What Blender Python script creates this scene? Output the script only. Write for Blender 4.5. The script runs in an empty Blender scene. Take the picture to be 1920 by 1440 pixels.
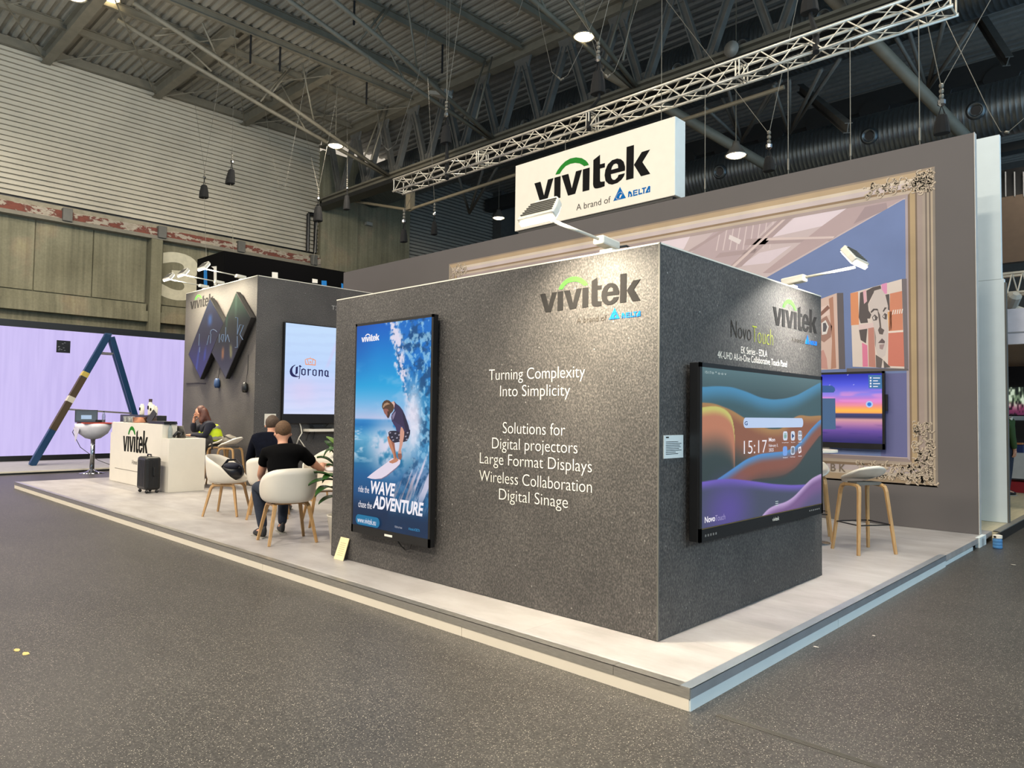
import bpy, bmesh, math, random
from mathutils import Vector, Matrix
from mathutils.geometry import tessellate_polygon
random.seed(7)
S = bpy.context.scene
COL = S.collection

# ------------------------------------------------------------------ camera, world, light, exposure
FPX = 1350.507                                  # focal length in pixels for a 1920 px wide frame
YAW, PITCH, ROLL = 0.7627, 0.0404, 0.0132
CAM = Vector((2.4619, -3.9152, 1.4074))
fw = Vector((-math.sin(YAW)*math.cos(PITCH), math.cos(YAW)*math.cos(PITCH), math.sin(PITCH)))
rt = Vector((math.cos(YAW), math.sin(YAW), 0))
up = rt.cross(fw)
rt, up = rt*math.cos(ROLL)+up*math.sin(ROLL), -rt*math.sin(ROLL)+up*math.cos(ROLL)
cd = bpy.data.cameras.new('camera'); cd.sensor_width = 36; cd.lens = FPX*36/1920; cd.clip_end = 300
cam = bpy.data.objects.new('camera', cd); COL.objects.link(cam)
cam.matrix_world = Matrix(((rt.x, up.x, -fw.x, CAM.x), (rt.y, up.y, -fw.y, CAM.y), (rt.z, up.z, -fw.z, CAM.z), (0, 0, 0, 1)))
S.camera = cam
S.view_settings.view_transform = 'Standard'; S.view_settings.look = 'None'
S.view_settings.exposure = 0.0; S.view_settings.gamma = 1.0; S.view_settings.use_curve_mapping = False
S.cycles.max_bounces = 6; S.cycles.diffuse_bounces = 4; S.cycles.glossy_bounces = 3
S.cycles.transmission_bounces = 6; S.cycles.transparent_max_bounces = 8
S.cycles.use_denoising = True; S.cycles.sample_clamp_indirect = 4.0
S.cycles.caustics_reflective = False; S.cycles.caustics_refractive = False

w = bpy.data.worlds.new('hall_light'); S.world = w; w.use_nodes = True
nt = w.node_tree; nt.nodes.clear()
def N(nt, t, **k):
    n = nt.nodes.new(t)
    for a, v in k.items(): setattr(n, a, v)
    return n
tc = N(nt, 'ShaderNodeTexCoord'); sp = N(nt, 'ShaderNodeSeparateXYZ')
nt.links.new(tc.outputs['Generated'], sp.inputs[0])
ma = N(nt, 'ShaderNodeMapRange'); ma.inputs['From Min'].default_value = -.5; ma.inputs['From Max'].default_value = .75
nt.links.new(sp.outputs['X'], ma.inputs['Value'])
mx = N(nt, 'ShaderNodeMix', data_type='RGBA')
mx.inputs['A'].default_value = (.62, .55, .45, 1)     # warm lamps of the rest of the hall
mx.inputs['B'].default_value = (.25, .41, .57, 1)       # cool daylight from the open side
nt.links.new(ma.outputs[0], mx.inputs['Factor'])
mz = N(nt, 'ShaderNodeMapRange'); mz.inputs['From Min'].default_value = .0; mz.inputs['From Max'].default_value = -.35
mz.inputs['To Min'].default_value = 1.0; mz.inputs['To Max'].default_value = 3.6      # boosted below the horizon, added to brighten the roof
nt.links.new(sp.outputs['Z'], mz.inputs['Value'])
bg = N(nt, 'ShaderNodeBackground'); nt.links.new(mz.outputs[0], bg.inputs['Strength'])
nt.links.new(mx.outputs['Result'], bg.inputs['Color'])
wo = N(nt, 'ShaderNodeOutputWorld'); nt.links.new(bg.outputs[0], wo.inputs['Surface'])

def area(name, loc, tgt, energy, color, size, size_y=None, spread=None):
    l = bpy.data.lights.new(name, 'AREA'); l.energy = energy; l.color = color
    l.shape = 'RECTANGLE' if size_y else 'DISK'; l.size = size
    if size_y: l.size_y = size_y
    if spread: l.spread = spread
    o = bpy.data.objects.new(name, l); COL.objects.link(o)
    o.location = loc
    o.rotation_euler = (Vector(tgt)-Vector(loc)).to_track_quat('-Z', 'Y').to_euler()
    return o
WARM = (1.0, .90, .75)
# the hall's own high-bay lamps (two rows before the picture, one row over the stand)
for lx in (-21.0, -13.5, -6.0, 1.5):
    for ly, e in ((10.2, 190), (1.5, 260), (-6.5, 720), (-13.5, 1100)):
        area('high_bay_light', (lx, ly, 11.4), (lx, ly, 0), e*(1.45 if lx > 0 else .85), WARM, 1.2)
for ly in (-4.0, 3.0, 10.0):                       # unseen fill lights, added to brighten the left wall and the roof
    area('wall_fill_light', (-17.5, ly, 10.8), (-28, ly, 5.6), 310, WARM, 1.2)
    area('roof_fill_light', (-18.0, ly, 7.0), (-20.5, ly, 14.5), 36, WARM, 4.0)
for ly in (-3, 4):                                 # unseen cool fill, added to brighten the faces turned right
    area('side_fill_light', (14, ly, 7.0), (0, ly, 1.0), 600, (.72, .90, 1.0), 3.0)
for lx in (-20, -10, 0):
    area('high_bay_light', (lx, 22.5, 10.9), (lx, 22.5, 0), 250, WARM, 1.0)

# ------------------------------------------------------------------ helpers
def lin(c):
    o = []
    for v in c:
        v = v/255.0
        o.append(v/12.92 if v <= .04045 else ((v+.055)/1.055)**2.4)
    return o
def ray(px, py): return fw + rt*((px-960)/FPX) - up*((py-720)/FPX)
def on_x(px, py, X): d = ray(px, py); return CAM + d*((X-CAM.x)/d.x)
def on_y(px, py, Y): d = ray(px, py); return CAM + d*((Y-CAM.y)/d.y)
def on_z(px, py, Z): d = ray(px, py); return CAM + d*((Z-CAM.z)/d.z)

_mats = {}
def M(name, col, rough=.55, metal=0.0, var=.07, scale=6.0, bump=0.0, bscale=60.0, emit=0.0, stretch=None, alpha=None, trans=0.0, spec=None, coat=0.0):
    """a procedural surface: base colour broken up by noise, optional bump"""
    if name in _mats: return _mats[name]
    m = bpy.data.materials.new(name); m.use_nodes = True; _mats[name] = m
    t = m.node_tree; b = t.nodes['Principled BSDF']
    b.inputs['Roughness'].default_value = rough; b.inputs['Metallic'].default_value = metal
    if spec is not None: b.inputs['Specular IOR Level'].default_value = spec
    if trans: b.inputs['Transmission Weight'].default_value = trans; b.inputs['IOR'].default_value = 1.3
    if coat: b.inputs['Coat Weight'].default_value = coat; b.inputs['Coat Roughness'].default_value = .1
    c = lin(col)
    tc = N(t, 'ShaderNodeTexCoord'); v = tc.outputs['Object']
    if stretch:
        mp = N(t, 'ShaderNodeMapping'); mp.inputs['Scale'].default_value = stretch
        t.links.new(v, mp.inputs['Vector']); v = mp.outputs[0]
    nz = N(t, 'ShaderNodeTexNoise'); nz.inputs['Scale'].default_value = scale; nz.inputs['Detail'].default_value = 5
    t.links.new(v, nz.inputs['Vector'])
    r = N(t, 'ShaderNodeValToRGB'); e = r.color_ramp.elements
    e[0].position = .3; e[1].position = .7
    e[0].color = [x*(1-var) for x in c]+[1]; e[1].color = [min(1, x*(1+var)) for x in c]+[1]
    t.links.new(nz.outputs['Fac'], r.inputs['Fac'])
    if emit: b.inputs['Base Color'].default_value = (.02, .02, .02, 1)
    else: t.links.new(r.outputs['Color'], b.inputs['Base Color'])
    if emit:
        b.inputs['Emission Strength'].default_value = emit
        t.links.new(r.outputs['Color'], b.inputs['Emission Color'])
    if bump:
        nb = N(t, 'ShaderNodeTexNoise'); nb.inputs['Scale'].default_value = bscale; nb.inputs['Detail'].default_value = 4
        t.links.new(v, nb.inputs['Vector'])
        bp = N(t, 'ShaderNodeBump'); bp.inputs['Strength'].default_value = bump; bp.inputs['Distance'].default_value = .01
        t.links.new(nb.outputs['Fac'], bp.inputs['Height']); t.links.new(bp.outputs[0], b.inputs['Normal'])
    return m
def ramp(t, fac, stops):
    r = N(t, 'ShaderNodeValToRGB'); e = r.color_ramp.elements
    while len(e) < len(stops): e.new(.5)
    for k, (p, c) in enumerate(stops):
        e[k].position = p; e[k].color = (list(c) if max(c) <= 1 else lin(c))[:3]+[1]
    t.links.new(fac, r.inputs['Fac']); return r.outputs['Color']
def mixc(t, a, b, fac, mode='MIX'):
    m = N(t, 'ShaderNodeMix', data_type='RGBA', blend_type=mode)
    for s, x in (('A', a), ('B', b)):
        if hasattr(x, 'is_linked'): t.links.new(x, m.inputs[s])
        else: m.inputs[s].default_value = lin(x)+[1]
    if hasattr(fac, 'is_linked'): t.links.new(fac, m.inputs['Factor'])
    else: m.inputs['Factor'].default_value = fac
    return m.outputs['Result']
def base_mat(name, rough=.6, metal=0):
    m = bpy.data.materials.new(name); m.use_nodes = True; _mats[name] = m
    t = m.node_tree; b = t.nodes['Principled BSDF']
    b.inputs['Roughness'].default_value = rough; b.inputs['Metallic'].default_value = metal
    tc = N(t, 'ShaderNodeTexCoord')
    return m, t, b, tc.outputs['Object']
def noise(t, v, scale, detail=4, stretch=None, out='Fac', rough=.5):
    if stretch:
        mp = N(t, 'ShaderNodeMapping'); mp.inputs['Scale'].default_value = stretch
        t.links.new(v, mp.inputs['Vector']); v = mp.outputs[0]
    n = N(t, 'ShaderNodeTexNoise'); n.inputs['Scale'].default_value = scale; n.inputs['Detail'].default_value = detail
    n.inputs['Roughness'].default_value = rough
    t.links.new(v, n.inputs['Vector']); return n.outputs[out]
def voro(t, v, scale, out='Distance'):
    n = N(t, 'ShaderNodeTexVoronoi'); n.inputs['Scale'].default_value = scale
    t.links.new(v, n.inputs['Vector']); return n.outputs[out]
def bump(t, b, h, strength, dist=.01):
    n = N(t, 'ShaderNodeBump'); n.inputs['Strength'].default_value = strength; n.inputs['Distance'].default_value = dist
    t.links.new(h, n.inputs['Height']); t.links.new(n.outputs[0], b.inputs['Normal'])
def attr_mat(name, rough=.6, emit=0.0):
    """colours of a printed or displayed picture, stored per point"""
    m = bpy.data.materials.new(name); m.use_nodes = True; _mats[name] = m
    t = m.node_tree; b = t.nodes['Principled BSDF']; b.inputs['Roughness'].default_value = rough
    a = N(t, 'ShaderNodeVertexColor'); a.layer_name = 'picture'
    if emit:
        b.inputs['Specular IOR Level'].default_value = .12; b.inputs['Base Color'].default_value = (.01, .01, .01, 1); b.inputs['Emission Strength'].default_value = emit
        t.links.new(a.outputs['Color'], b.inputs['Emission Color'])
    else: t.links.new(a.outputs['Color'], b.inputs['Base Color'])
    return m

class MB:
    def __init__(s): s.v = []; s.f = []
    def add(s, vs, fs):
        n = len(s.v); s.v += [Vector(p) for p in vs]; s.f += [tuple(i+n for i in q) for q in fs]; return s
    def box(s, a, b):
        x0, y0, z0 = a; x1, y1, z1 = b
        return s.add([(x0, y0, z0), (x1, y0, z0), (x1, y1, z0), (x0, y1, z0), (x0, y0, z1), (x1, y0, z1), (x1, y1, z1), (x0, y1, z1)],
                     [(0, 3, 2, 1), (4, 5, 6, 7), (0, 1, 5, 4), (1, 2, 6, 5), (2, 3, 7, 6), (3, 0, 4, 7)])
    def cbox(s, c, d, rot=None):
        c = Vector(c); h = Vector(d)/2; R = rot or Matrix.Identity(3)
        vs = [c+R@Vector((h.x*i, h.y*j, h.z*k)) for k in (-1, 1) for i, j in ((-1, -1), (1, -1), (1, 1), (-1, 1))]
        return s.add(vs, [(0, 3, 2, 1), (4, 5, 6, 7), (0, 1, 5, 4), (1, 2, 6, 5), (2, 3, 7, 6), (3, 0, 4, 7)])
    def tube(s, path, r, n=8, cap=True, flat=None):
        path = [Vector(p) for p in path]; rs = r if isinstance(r, (list, tuple)) else [r]*len(path)
        ref = None; rings = []
        for i, p in enumerate(path):
            t = (path[min(i+1, len(path)-1)]-path[max(i-1, 0)]).normalized()
            if ref is None:
                ref = Vector((0, 0, 1)) if abs(t.z) < .9 else Vector((1, 0, 0))
                if flat is not None: ref = Vector(flat)
            a = (ref-t*ref.dot(t)).normalized(); b = t.cross(a); ref = a
            ra, rb = (rs[i] if isinstance(rs[i], (list, tuple)) else (rs[i], rs[i]))
            if n == 4: rings.append([p+a*ra*x+b*rb*y for x, y in ((1, 1), (-1, 1), (-1, -1), (1, -1))])
            else: rings.append([p+a*ra*math.cos(2*math.pi*k/n)+b*rb*math.sin(2*math.pi*k/n) for k in range(n)])
        vs = [v for q in rings for v in q]; fs = []
        for i in range(len(path)-1):
            for k in range(n): fs.append((i*n+k, i*n+(k+1) % n, (i+1)*n+(k+1) % n, (i+1)*n+k))
        if cap: fs.append(tuple(range(n-1, -1, -1))); fs.append(tuple((len(path)-1)*n+k for k in range(n)))
        return s.add(vs, fs)
    def lathe(s, prof, c, n=20, ax=(0, 0, 1)):
        c = Vector(c); z = Vector(ax).normalized(); x = z.orthogonal().normalized(); y = z.cross(x); vs = []; fs = []
        for r, h in prof:
            for k in range(n): vs.append(c+z*h+x*r*math.cos(2*math.pi*k/n)+y*r*math.sin(2*math.pi*k/n))
        for i in range(len(prof)-1):
            for k in range(n): fs.append((i*n+k, i*n+(k+1) % n, (i+1)*n+(k+1) % n, (i+1)*n+k))
        fs.append(tuple(range(n-1, -1, -1))); fs.append(tuple((len(prof)-1)*n+k for k in range(n)))
        return s.add(vs, fs)
    def ball(s, c, r, n=12, m=8):
        rx, ry, rz = r if isinstance(r, (list, tuple)) else (r, r, r); c = Vector(c); vs = [c+Vector((0, 0, rz))]; fs = []
        for i in range(1, m):
            a = math.pi*i/m
            for k in range(n): vs.append(c+Vector((rx*math.sin(a)*math.cos(2*math.pi*k/n), ry*math.sin(a)*math.sin(2*math.pi*k/n), rz*math.cos(a))))
        vs.append(c-Vector((0, 0, rz)))
        for k in range(n):
            fs.append((0, 1+k, 1+(k+1) % n)); fs.append((len(vs)-1, 1+(m-2)*n+(k+1) % n, 1+(m-2)*n+k))
            for i in range(m-2): fs.append((1+i*n+k, 1+(i+1)*n+k, 1+(i+1)*n+(k+1) % n, 1+i*n+(k+1) % n))
        return s.add(vs, fs)
    def slab(s, loops, d):
        """flat outline (with holes) given as 3-D loops, thickened by vector d"""
        loops = [[Vector(p) for p in l] for l in loops]; d = Vector(d)
        tri = tessellate_polygon(loops); flat = [p for l in loops for p in l]; n = len(flat)
        fs = [tuple(t) for t in tri]+[tuple(i+n for i in reversed(t)) for t in tri]; k = 0
        for l in loops:
            for i in range(len(l)): a = k+i; b = k+(i+1) % len(l); fs.append((a, b, b+n, a+n))
            k += len(l)
        return s.add([p+d for p in flat]+flat, fs)
    def grid(s, nu, nv, fn):
        vs = [fn(i/nu, j/nv) for j in range(nv+1) for i in range(nu+1)]
        return s.add(vs, [(j*(nu+1)+i, j*(nu+1)+i+1, (j+1)*(nu+1)+i+1, (j+1)*(nu+1)+i) for j in range(nv) for i in range(nu)])

def base_of(o):
    v = Vector((0, 0, 0))
    while o is not None: v = v+o.location; o = o.parent
    return v
def obj(name, mb, mat, parent=None, world=True, smooth=False, bevel=0.0, seg=2, subsurf=0, solid=0.0, fixn=True):
    me = bpy.data.meshes.new(name)
    off = base_of(parent) if (parent is not None and world) else Vector((0, 0, 0))
    me.from_pydata([p-off for p in mb.v], [], mb.f)
    if fixn:
        b = bmesh.new(); b.from_mesh(me); bmesh.ops.recalc_face_normals(b, faces=b.faces); b.to_mesh(me); b.free()
    if mat is not None: me.materials.append(mat)
    if smooth:
        for p in me.polygons: p.use_smooth = True
    o = bpy.data.objects.new(name, me); COL.objects.link(o)
    if parent is not None: o.parent = parent
    if solid: md = o.modifiers.new('solid', 'SOLIDIFY'); md.thickness = solid; md.offset = 0
    if bevel: md = o.modifiers.new('bevel', 'BEVEL'); md.width = bevel; md.segments = seg; md.limit_method = 'ANGLE'
    if subsurf: md = o.modifiers.new('sub', 'SUBSURF'); md.levels = subsurf; md.render_levels = subsurf
    return o
def thing(name, label, cat, loc=(0, 0, 0), group=None, rz=0.0):
    o = bpy.data.objects.new(name, None); COL.objects.link(o); o.location = loc; o.rotation_euler.z = rz
    o.empty_display_size = .1
    return tag(o, label, cat, group)
def tag(o, label, cat, group=None):
    o['label'] = label; o['category'] = cat
    if group: o['group'] = group
    return o
def struct(name, mb, mat, **k):
    o = obj(name, mb, mat, **k)
    if not k.get('parent'): o['kind'] = 'structure'
    return o
def copy_tree(o, parent=None):
    c = o.copy(); COL.objects.link(c); c.parent = parent
    for ch in list(o.children): copy_tree(ch, c)
    return c
def text_mb(body, c, wdt, hgt, ux, uz, nrm, weight=0.0, shear=0.0, align=.5):
    """lettering as solid outlines: fitted to width wdt and height hgt round point c"""
    cu = bpy.data.curves.new('t', 'FONT'); cu.body = body; cu.size = 1; cu.offset = weight; cu.resolution_u = 5; cu.shear = shear
    o = bpy.data.objects.new('t', cu); COL.objects.link(o)
    me = o.evaluated_get(bpy.context.evaluated_depsgraph_get()).to_mesh()
    vs = [v.co.copy() for v in me.vertices]; fs = [tuple(p.vertices) for p in me.polygons]
    o.to_mesh_clear(); bpy.data.objects.remove(o); bpy.data.curves.remove(cu)
    x0 = min(v.x for v in vs); x1 = max(v.x for v in vs); y0 = min(v.y for v in vs); y1 = max(v.y for v in vs)
    c = Vector(c); ux = Vector(ux); uz = Vector(uz); nrm = Vector(nrm); mb = MB()
    mb.add([c+ux*(((v.x-x0)/(x1-x0)-align)*wdt)+uz*(((v.y-y0)/(y1-y0)-.5)*hgt)+nrm for v in vs], fs)
    return mb
EX, EY, EZ = Vector((1, 0, 0)), Vector((0, 1, 0)), Vector((0, 0, 1))
def quad_text(body, bl, br, tl, nrm, weight=0.0, shear=0.0):
    bl, br, tl = Vector(bl), Vector(br), Vector(tl)
    ux = (br-bl); uz = (tl-bl); c = bl+ux/2+uz/2
    return text_mb(body, c, ux.length, uz.length, ux.normalized(), uz.normalized(), nrm, weight, shear)

# ------------------------------------------------------------------ materials
def stone_mat():
    m, t, b, v = base_mat('dark_stone_print', .62)
    n1 = noise(t, v, 1.4, 6); n2 = noise(t, v, 105, 3, stretch=(1, 1, .6)); vd = voro(t, v, 24)
    c1 = ramp(t, n1, [(.3, (78, 75, 73)), (.7, (101, 97, 94))])
    c2 = ramp(t, n2, [(.32, (40, 40, 42)), (.5, (128, 128, 128)), (.72, (215, 212, 208))])
    c = mixc(t, c1, c2, .75, 'OVERLAY')
    n3 = noise(t, v, 3, 2)
    sp_ = ramp(t, vd, [(.0, (1, 1, 1)), (.10, (1, 1, 1)), (.17, (0, 0, 0))])
    gate = ramp(t, voro(t, v, 24, 'Color'), [(.72, (0, 0, 0)), (.82, (1, 1, 1))])
    f = mixc(t, sp_, gate, 1.0, 'MULTIPLY')
    rb = N(t, 'ShaderNodeRGBToBW'); t.links.new(f, rb.inputs[0])
    mu = N(t, 'ShaderNodeMath', operation='MULTIPLY'); t.links.new(rb.outputs[0], mu.inputs[0]); mu.inputs[1].default_value = .6
    c = mixc(t, c, (190, 186, 180), mu.outputs[0])
    t.links.new(c, b.inputs['Base Color']); bump(t, b, n2, .55, .006)
    b.inputs['Specular IOR Level'].default_value = .55
    return m
STONE = stone_mat()
def floor_mat():
    m, t, b, v = base_mat('glittering_hall_floor', .44)
    n1 = noise(t, v, .35, 6); n2 = noise(t, v, 90, 3); n4 = noise(t, v, 5, 4, stretch=(.25, 1, 1))
    c = ramp(t, n1, [(.3, (74, 71, 68)), (.7, (95, 91, 86))])
    c = mixc(t, c, ramp(t, n2, [(.34, (70, 70, 70)), (.66, (180, 180, 180))]), .75, 'OVERLAY')
    c = mixc(t, c, ramp(t, n4, [(.35, (112, 112, 112)), (.7, (150, 150, 150))]), .4, 'OVERLAY')
    for sc_, r0, g0, st in ((120, .22, .50, .42), (46, .085, .45, .6)):  # quartz flecks plus glints of light, painted as pale specks
        sp_ = ramp(t, voro(t, v, sc_), [(.0, (1, 1, 1)), (r0, (1, 1, 1)), (r0+.06, (0, 0, 0))])
        gate = ramp(t, voro(t, v, sc_, 'Color'), [(g0, (0, 0, 0)), (g0+.1, (1, 1, 1))])
        rb = N(t, 'ShaderNodeRGBToBW'); t.links.new(mixc(t, sp_, gate, 1.0, 'MULTIPLY'), rb.inputs[0])
        mu = N(t, 'ShaderNodeMath', operation='MULTIPLY'); t.links.new(rb.outputs[0], mu.inputs[0]); mu.inputs[1].default_value = st
        c = mixc(t, c, (240, 230, 210), mu.outputs[0])
    t.links.new(c, b.inputs['Base Color']); bump(t, b, noise(t, v, 120, 3), .25, .004)
    return m
def deck_mat():
    m, t, b, v = base_mat('pale_grey_vinyl_planks', .42)
    br = N(t, 'ShaderNodeTexBrick'); br.inputs['Scale'].default_value = 1.0
    br.inputs['Brick Width'].default_value = 1.22; br.inputs['Row Height'].default_value = .61; br.inputs['Mortar Size'].default_value = .0015
    br.inputs['Color1'].default_value = lin((196, 193, 191))+[1]; br.inputs['Color2'].default_value = lin((189, 186, 185))+[1]
    br.inputs['Mortar'].default_value = lin((165, 160, 155))+[1]
    t.links.new(v, br.inputs['Vector'])
    n1 = noise(t, v, 2.2, 7, stretch=(1, 2.2, 1), rough=.6)
    c = mixc(t, br.outputs['Color'], ramp(t, n1, [(.28, (84, 84, 84)), (.5, (128, 128, 128)), (.75, (165, 165, 165))]), .55, 'OVERLAY')
    t.links.new(c, b.inputs['Base Color']); return m
def concrete_mat():
    m, t, b, v = base_mat('stained_concrete', .85)
    n1 = noise(t, v, .5, 6); n2 = noise(t, v, 2.2, 5, stretch=(1, 3.5, .12)); n3 = noise(t, v, 14, 4)
    c = ramp(t, n1, [(.3, (160, 154, 124)), (.7, (202, 196, 163))])
    c = mixc(t, c, ramp(t, n2, [(.3, (92, 92, 92)), (.55, (128, 128, 128)), (.8, (150, 150, 150))]), .7, 'OVERLAY')
    c = mixc(t, c, ramp(t, n3, [(.3, (110, 110, 110)), (.7, (146, 146, 146))]), .5, 'OVERLAY')
    t.links.new(c, b.inputs['Base Color']); return m
def rust_mat():
    m, t, b, v = base_mat('peeling_red_paint', .8)
    n1 = noise(t, v, 2.6, 8, stretch=(1, .7, 1.6), rough=.65)
    c = ramp(t, n1, [(.40, (122, 66, 52)), (.49, (104, 58, 48)), (.53, (176, 165, 148)), (.66, (150, 138, 120))])
    t.links.new(c, b.inputs['Base Color']); return m
FLOOR, DECK, CONC, RUST = floor_mat(), deck_mat(), concrete_mat(), rust_mat()
WHITE = M('white_laminate', (226, 219, 204), .45, var=.02)
BEIGE = M('beige_fascia_board', (224, 214, 196), .6, var=.03, scale=3)
COOLW = M('cool_tinted_white', (214, 222, 222), .85, var=.02)  # cool white; on side faces the tint imitates cool light
ALU = M('brushed_aluminium', (196, 192, 184), .32, .85, var=.1, scale=20, stretch=(1, 1, 8))
TRUSSM = M('satin_aluminium_tube', (206, 200, 186), .35, .6, var=.08)
STEEL = M('painted_grey_steel', (116, 110, 95), .6, .1, var=.12, scale=3)
DSTEEL = M('dark_painted_steel', (98, 96, 90), .6, .15, var=.15, scale=3)
DECKM = M('grey_beige_roof_sheet', (146, 141, 128), .6, .1, var=.12, scale=1.2)
CORR = M('cream_corrugated_sheet', (186, 178, 160), .5, .1, var=.08, scale=.8)
DUCTM = M('galvanised_spiral_duct', (98, 104, 106), .35, .75, var=.2, scale=4, stretch=(10, 1, 1))
BLACK = M('black_plastic', (16, 16, 17), .4, var=.2)
MATTB = M('black_fabric', (10, 10, 11), .85, var=.25, scale=30)
CHROME = M('chrome', (200, 200, 202), .12, 1.0, var=.05)
WIRE = M('galvanised_wire', (112, 108, 98), .5, .3, var=.1)
WOOD = M('oak_veneer', (180, 142, 94), .5, var=.18, scale=5, stretch=(14, 14, 1.2))
SHELL = M('white_moulded_plastic', (222, 214, 200), .38, var=.02)
GREYW = M('taupe_wall_fabric', (92, 87, 86), .8, var=.02, scale=2)
INK = M('black_lettering', (24, 23, 23), .9, var=.1, spec=.08)
INKG = M('grey_lettering', (38, 37, 37), .9, var=.1, spec=.08)
GREEN = M('dark_green_lettering', (42, 124, 46), .9, var=.05, spec=.08)
LIME = M('bright_green_lettering', (70, 215, 55), .9, var=.05, spec=.08)
BLUE = M('blue_lettering', (14, 98, 168), .9, var=.05, spec=.08)
BLUE2 = M('bright_blue_lettering', (26, 98, 190), .9, var=.05, spec=.08)
TXTW = M('white_lettering', (238, 232, 220), .9, var=.03, spec=.08)
TXTB = M('brown_grey_lettering', (60, 55, 50), .9, var=.05, spec=.08)
OLIVE = M('olive_lettering', (158, 166, 62), .9, var=.05, spec=.08)
SKIN = M('skin', (205, 150, 122), .55, var=.06, scale=14)
LAMP = M('glowing_lamp', (255, 232, 180), .4, var=.01, emit=14)
LED = M('glowing_strip', (255, 246, 228), .4, var=.01, emit=9)

# ------------------------------------------------------------------ the hall
FZ = -0.115
struct('floor', MB().grid(1, 1, lambda u, v: Vector((-28.2+36.2*u, -7.5+49.5*v, FZ))), FLOOR)
# left wall: concrete below, ribbed sheet above (real grooves)
XW = -28.0
mb = MB(); y0, y1 = -12.0, 14.35; z = 8.95; per = .19
prof = []
while z < 14.5:
    prof += [(XW, z), (XW, z+per*.64), (XW-.12, z+per*.68), (XW-.11, z+per*.97)]; z += per
vs = []; fs = []
for k, (x, zz) in enumerate(prof): vs += [(x, y0, zz), (x, y1, zz)]
for k in range(len(prof)-1): fs.append((2*k, 2*k+1, 2*k+3, 2*k+2))
struct('wall_left_ribbed_sheet', mb.add(vs, fs), CORR)
mb = MB(); z = 8.0; prof = []
while z < 15.0:
    prof += [(XW-.1, z), (XW-.1, z+per*.66), (XW-.2, z+per*.72), (XW-.2, z+per*.97)]; z += per
vs = []; fs = []
for k, (x, zz) in enumerate(prof): vs += [(x, 19.85, zz), (x, 26.2, zz)]
for k in range(len(prof)-1): fs.append((2*k, 2*k+1, 2*k+3, 2*k+2))
struct('wall_left_far_ribbed_sheet', mb.add(vs, fs), M('grey_corrugated_sheet', (150, 146, 136), .5, .1, var=.08))
mb = MB().box((XW-.6, -12, FZ), (XW-.02, 14.35, 8.45))
struct('wall_left', mb, CONC)
mb = MB()
for a, b_ in ((-12, 2.78), (2.82, 4.68), (4.72, 6.62)): mb.box((XW-.02, a, 5.62), (XW+.04, b_, 8.2))
mb.box((XW-.02, 7.2, 5.62), (XW+.04, 9.05, 8.2)); mb.box((XW-.02, 9.1, 5.62), (XW+.04, 14.3, 8.2))
struct('wall_left_panels', mb, CONC)
mb = MB().box((XW-.02, -12, 5.28), (XW+.22, 6.62, 5.55)); mb.box((XW-.02, -12, 4.85), (XW+.3, 14.3, 5.27)); mb.box((XW-.02, 7.2, 5.28), (XW+.22, 14.3, 5.55))
struct('trim_1', mb, CONC)
struct('trim_2', MB().box((XW-.02, 6.68, FZ), (XW+.4, 7.12, 8.2)), CONC, bevel=.03)
o = struct('trim_3', MB().box((XW-.02, -12, 8.18), (XW+.42, 14.3, 8.32)), M('dull_concrete_lip', (128, 122, 108), .8))
o = struct('trim_4', MB().box((XW-.02, -12, 8.32), (XW+.38, 14.3, 8.62)), RUST)
o = struct('trim_5', MB().box((XW-.02, -12, 8.62), (XW+.28, 14.3, 8.80)), M('pale_stained_lip', (150, 142, 122), .8, var=.15))
o = struct('trim_6', MB().box((XW-.5, -12, 8.80), (XW-.1, 14.3, 9.0)), BLACK)  # black strip painted in for the dark gap above the beam
for k, yy in enumerate((3.7, 7.05, 10.35, 13.9)):
    o = tag(obj('steel_bracket', MB().box((XW+.2, yy-.16, 8.24), (XW+.52, yy+.16, 8.72)), DSTEEL, bevel=.02),
            'dark rusty bracket on the peeling red beam, ' + ('first', 'second', 'third', 'fourth')[k] + ' from the left', 'bracket', 'brackets on the red beam')
# the painted number
nm = text_mb('3', (XW+.045, (on_x(303, 500, XW)[1]+on_x(372, 500, XW)[1])/2, 6.86), 1.55, 1.98, EY, EZ, EX*.006, weight=.035)
tag(obj('wall_number', nm, M('pale_wall_paint', (206, 200, 176), .8, var=.08)), 'large pale number 3 painted on the concrete wall', 'sign')
# concrete shaft beyond the truss
struct('wall_back_shaft', MB().box((XW-1, 14.36, FZ), (XW+.25, 16.4, 13.9)), CONC)
struct('wall_back_shaft_side', MB().box((XW-1, 16.4, FZ), (XW+.1, 19.8, 13.9)), CONC)
mb = MB().box((XW-.6, 26.2, FZ), (XW+.6, 27.2, 15)); mb.box((-28.6, 40, FZ), (18, 40.4, 15.5)); mb.box((XW-.6, 27.2, FZ), (XW-.2, 40, 15))
mb.box((XW-.8, 19.8, FZ), (XW-.16, 26.2, 15))
struct('wall_back', mb, M('dim_far_cladding', (88, 86, 82), .7, var=.1))
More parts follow.
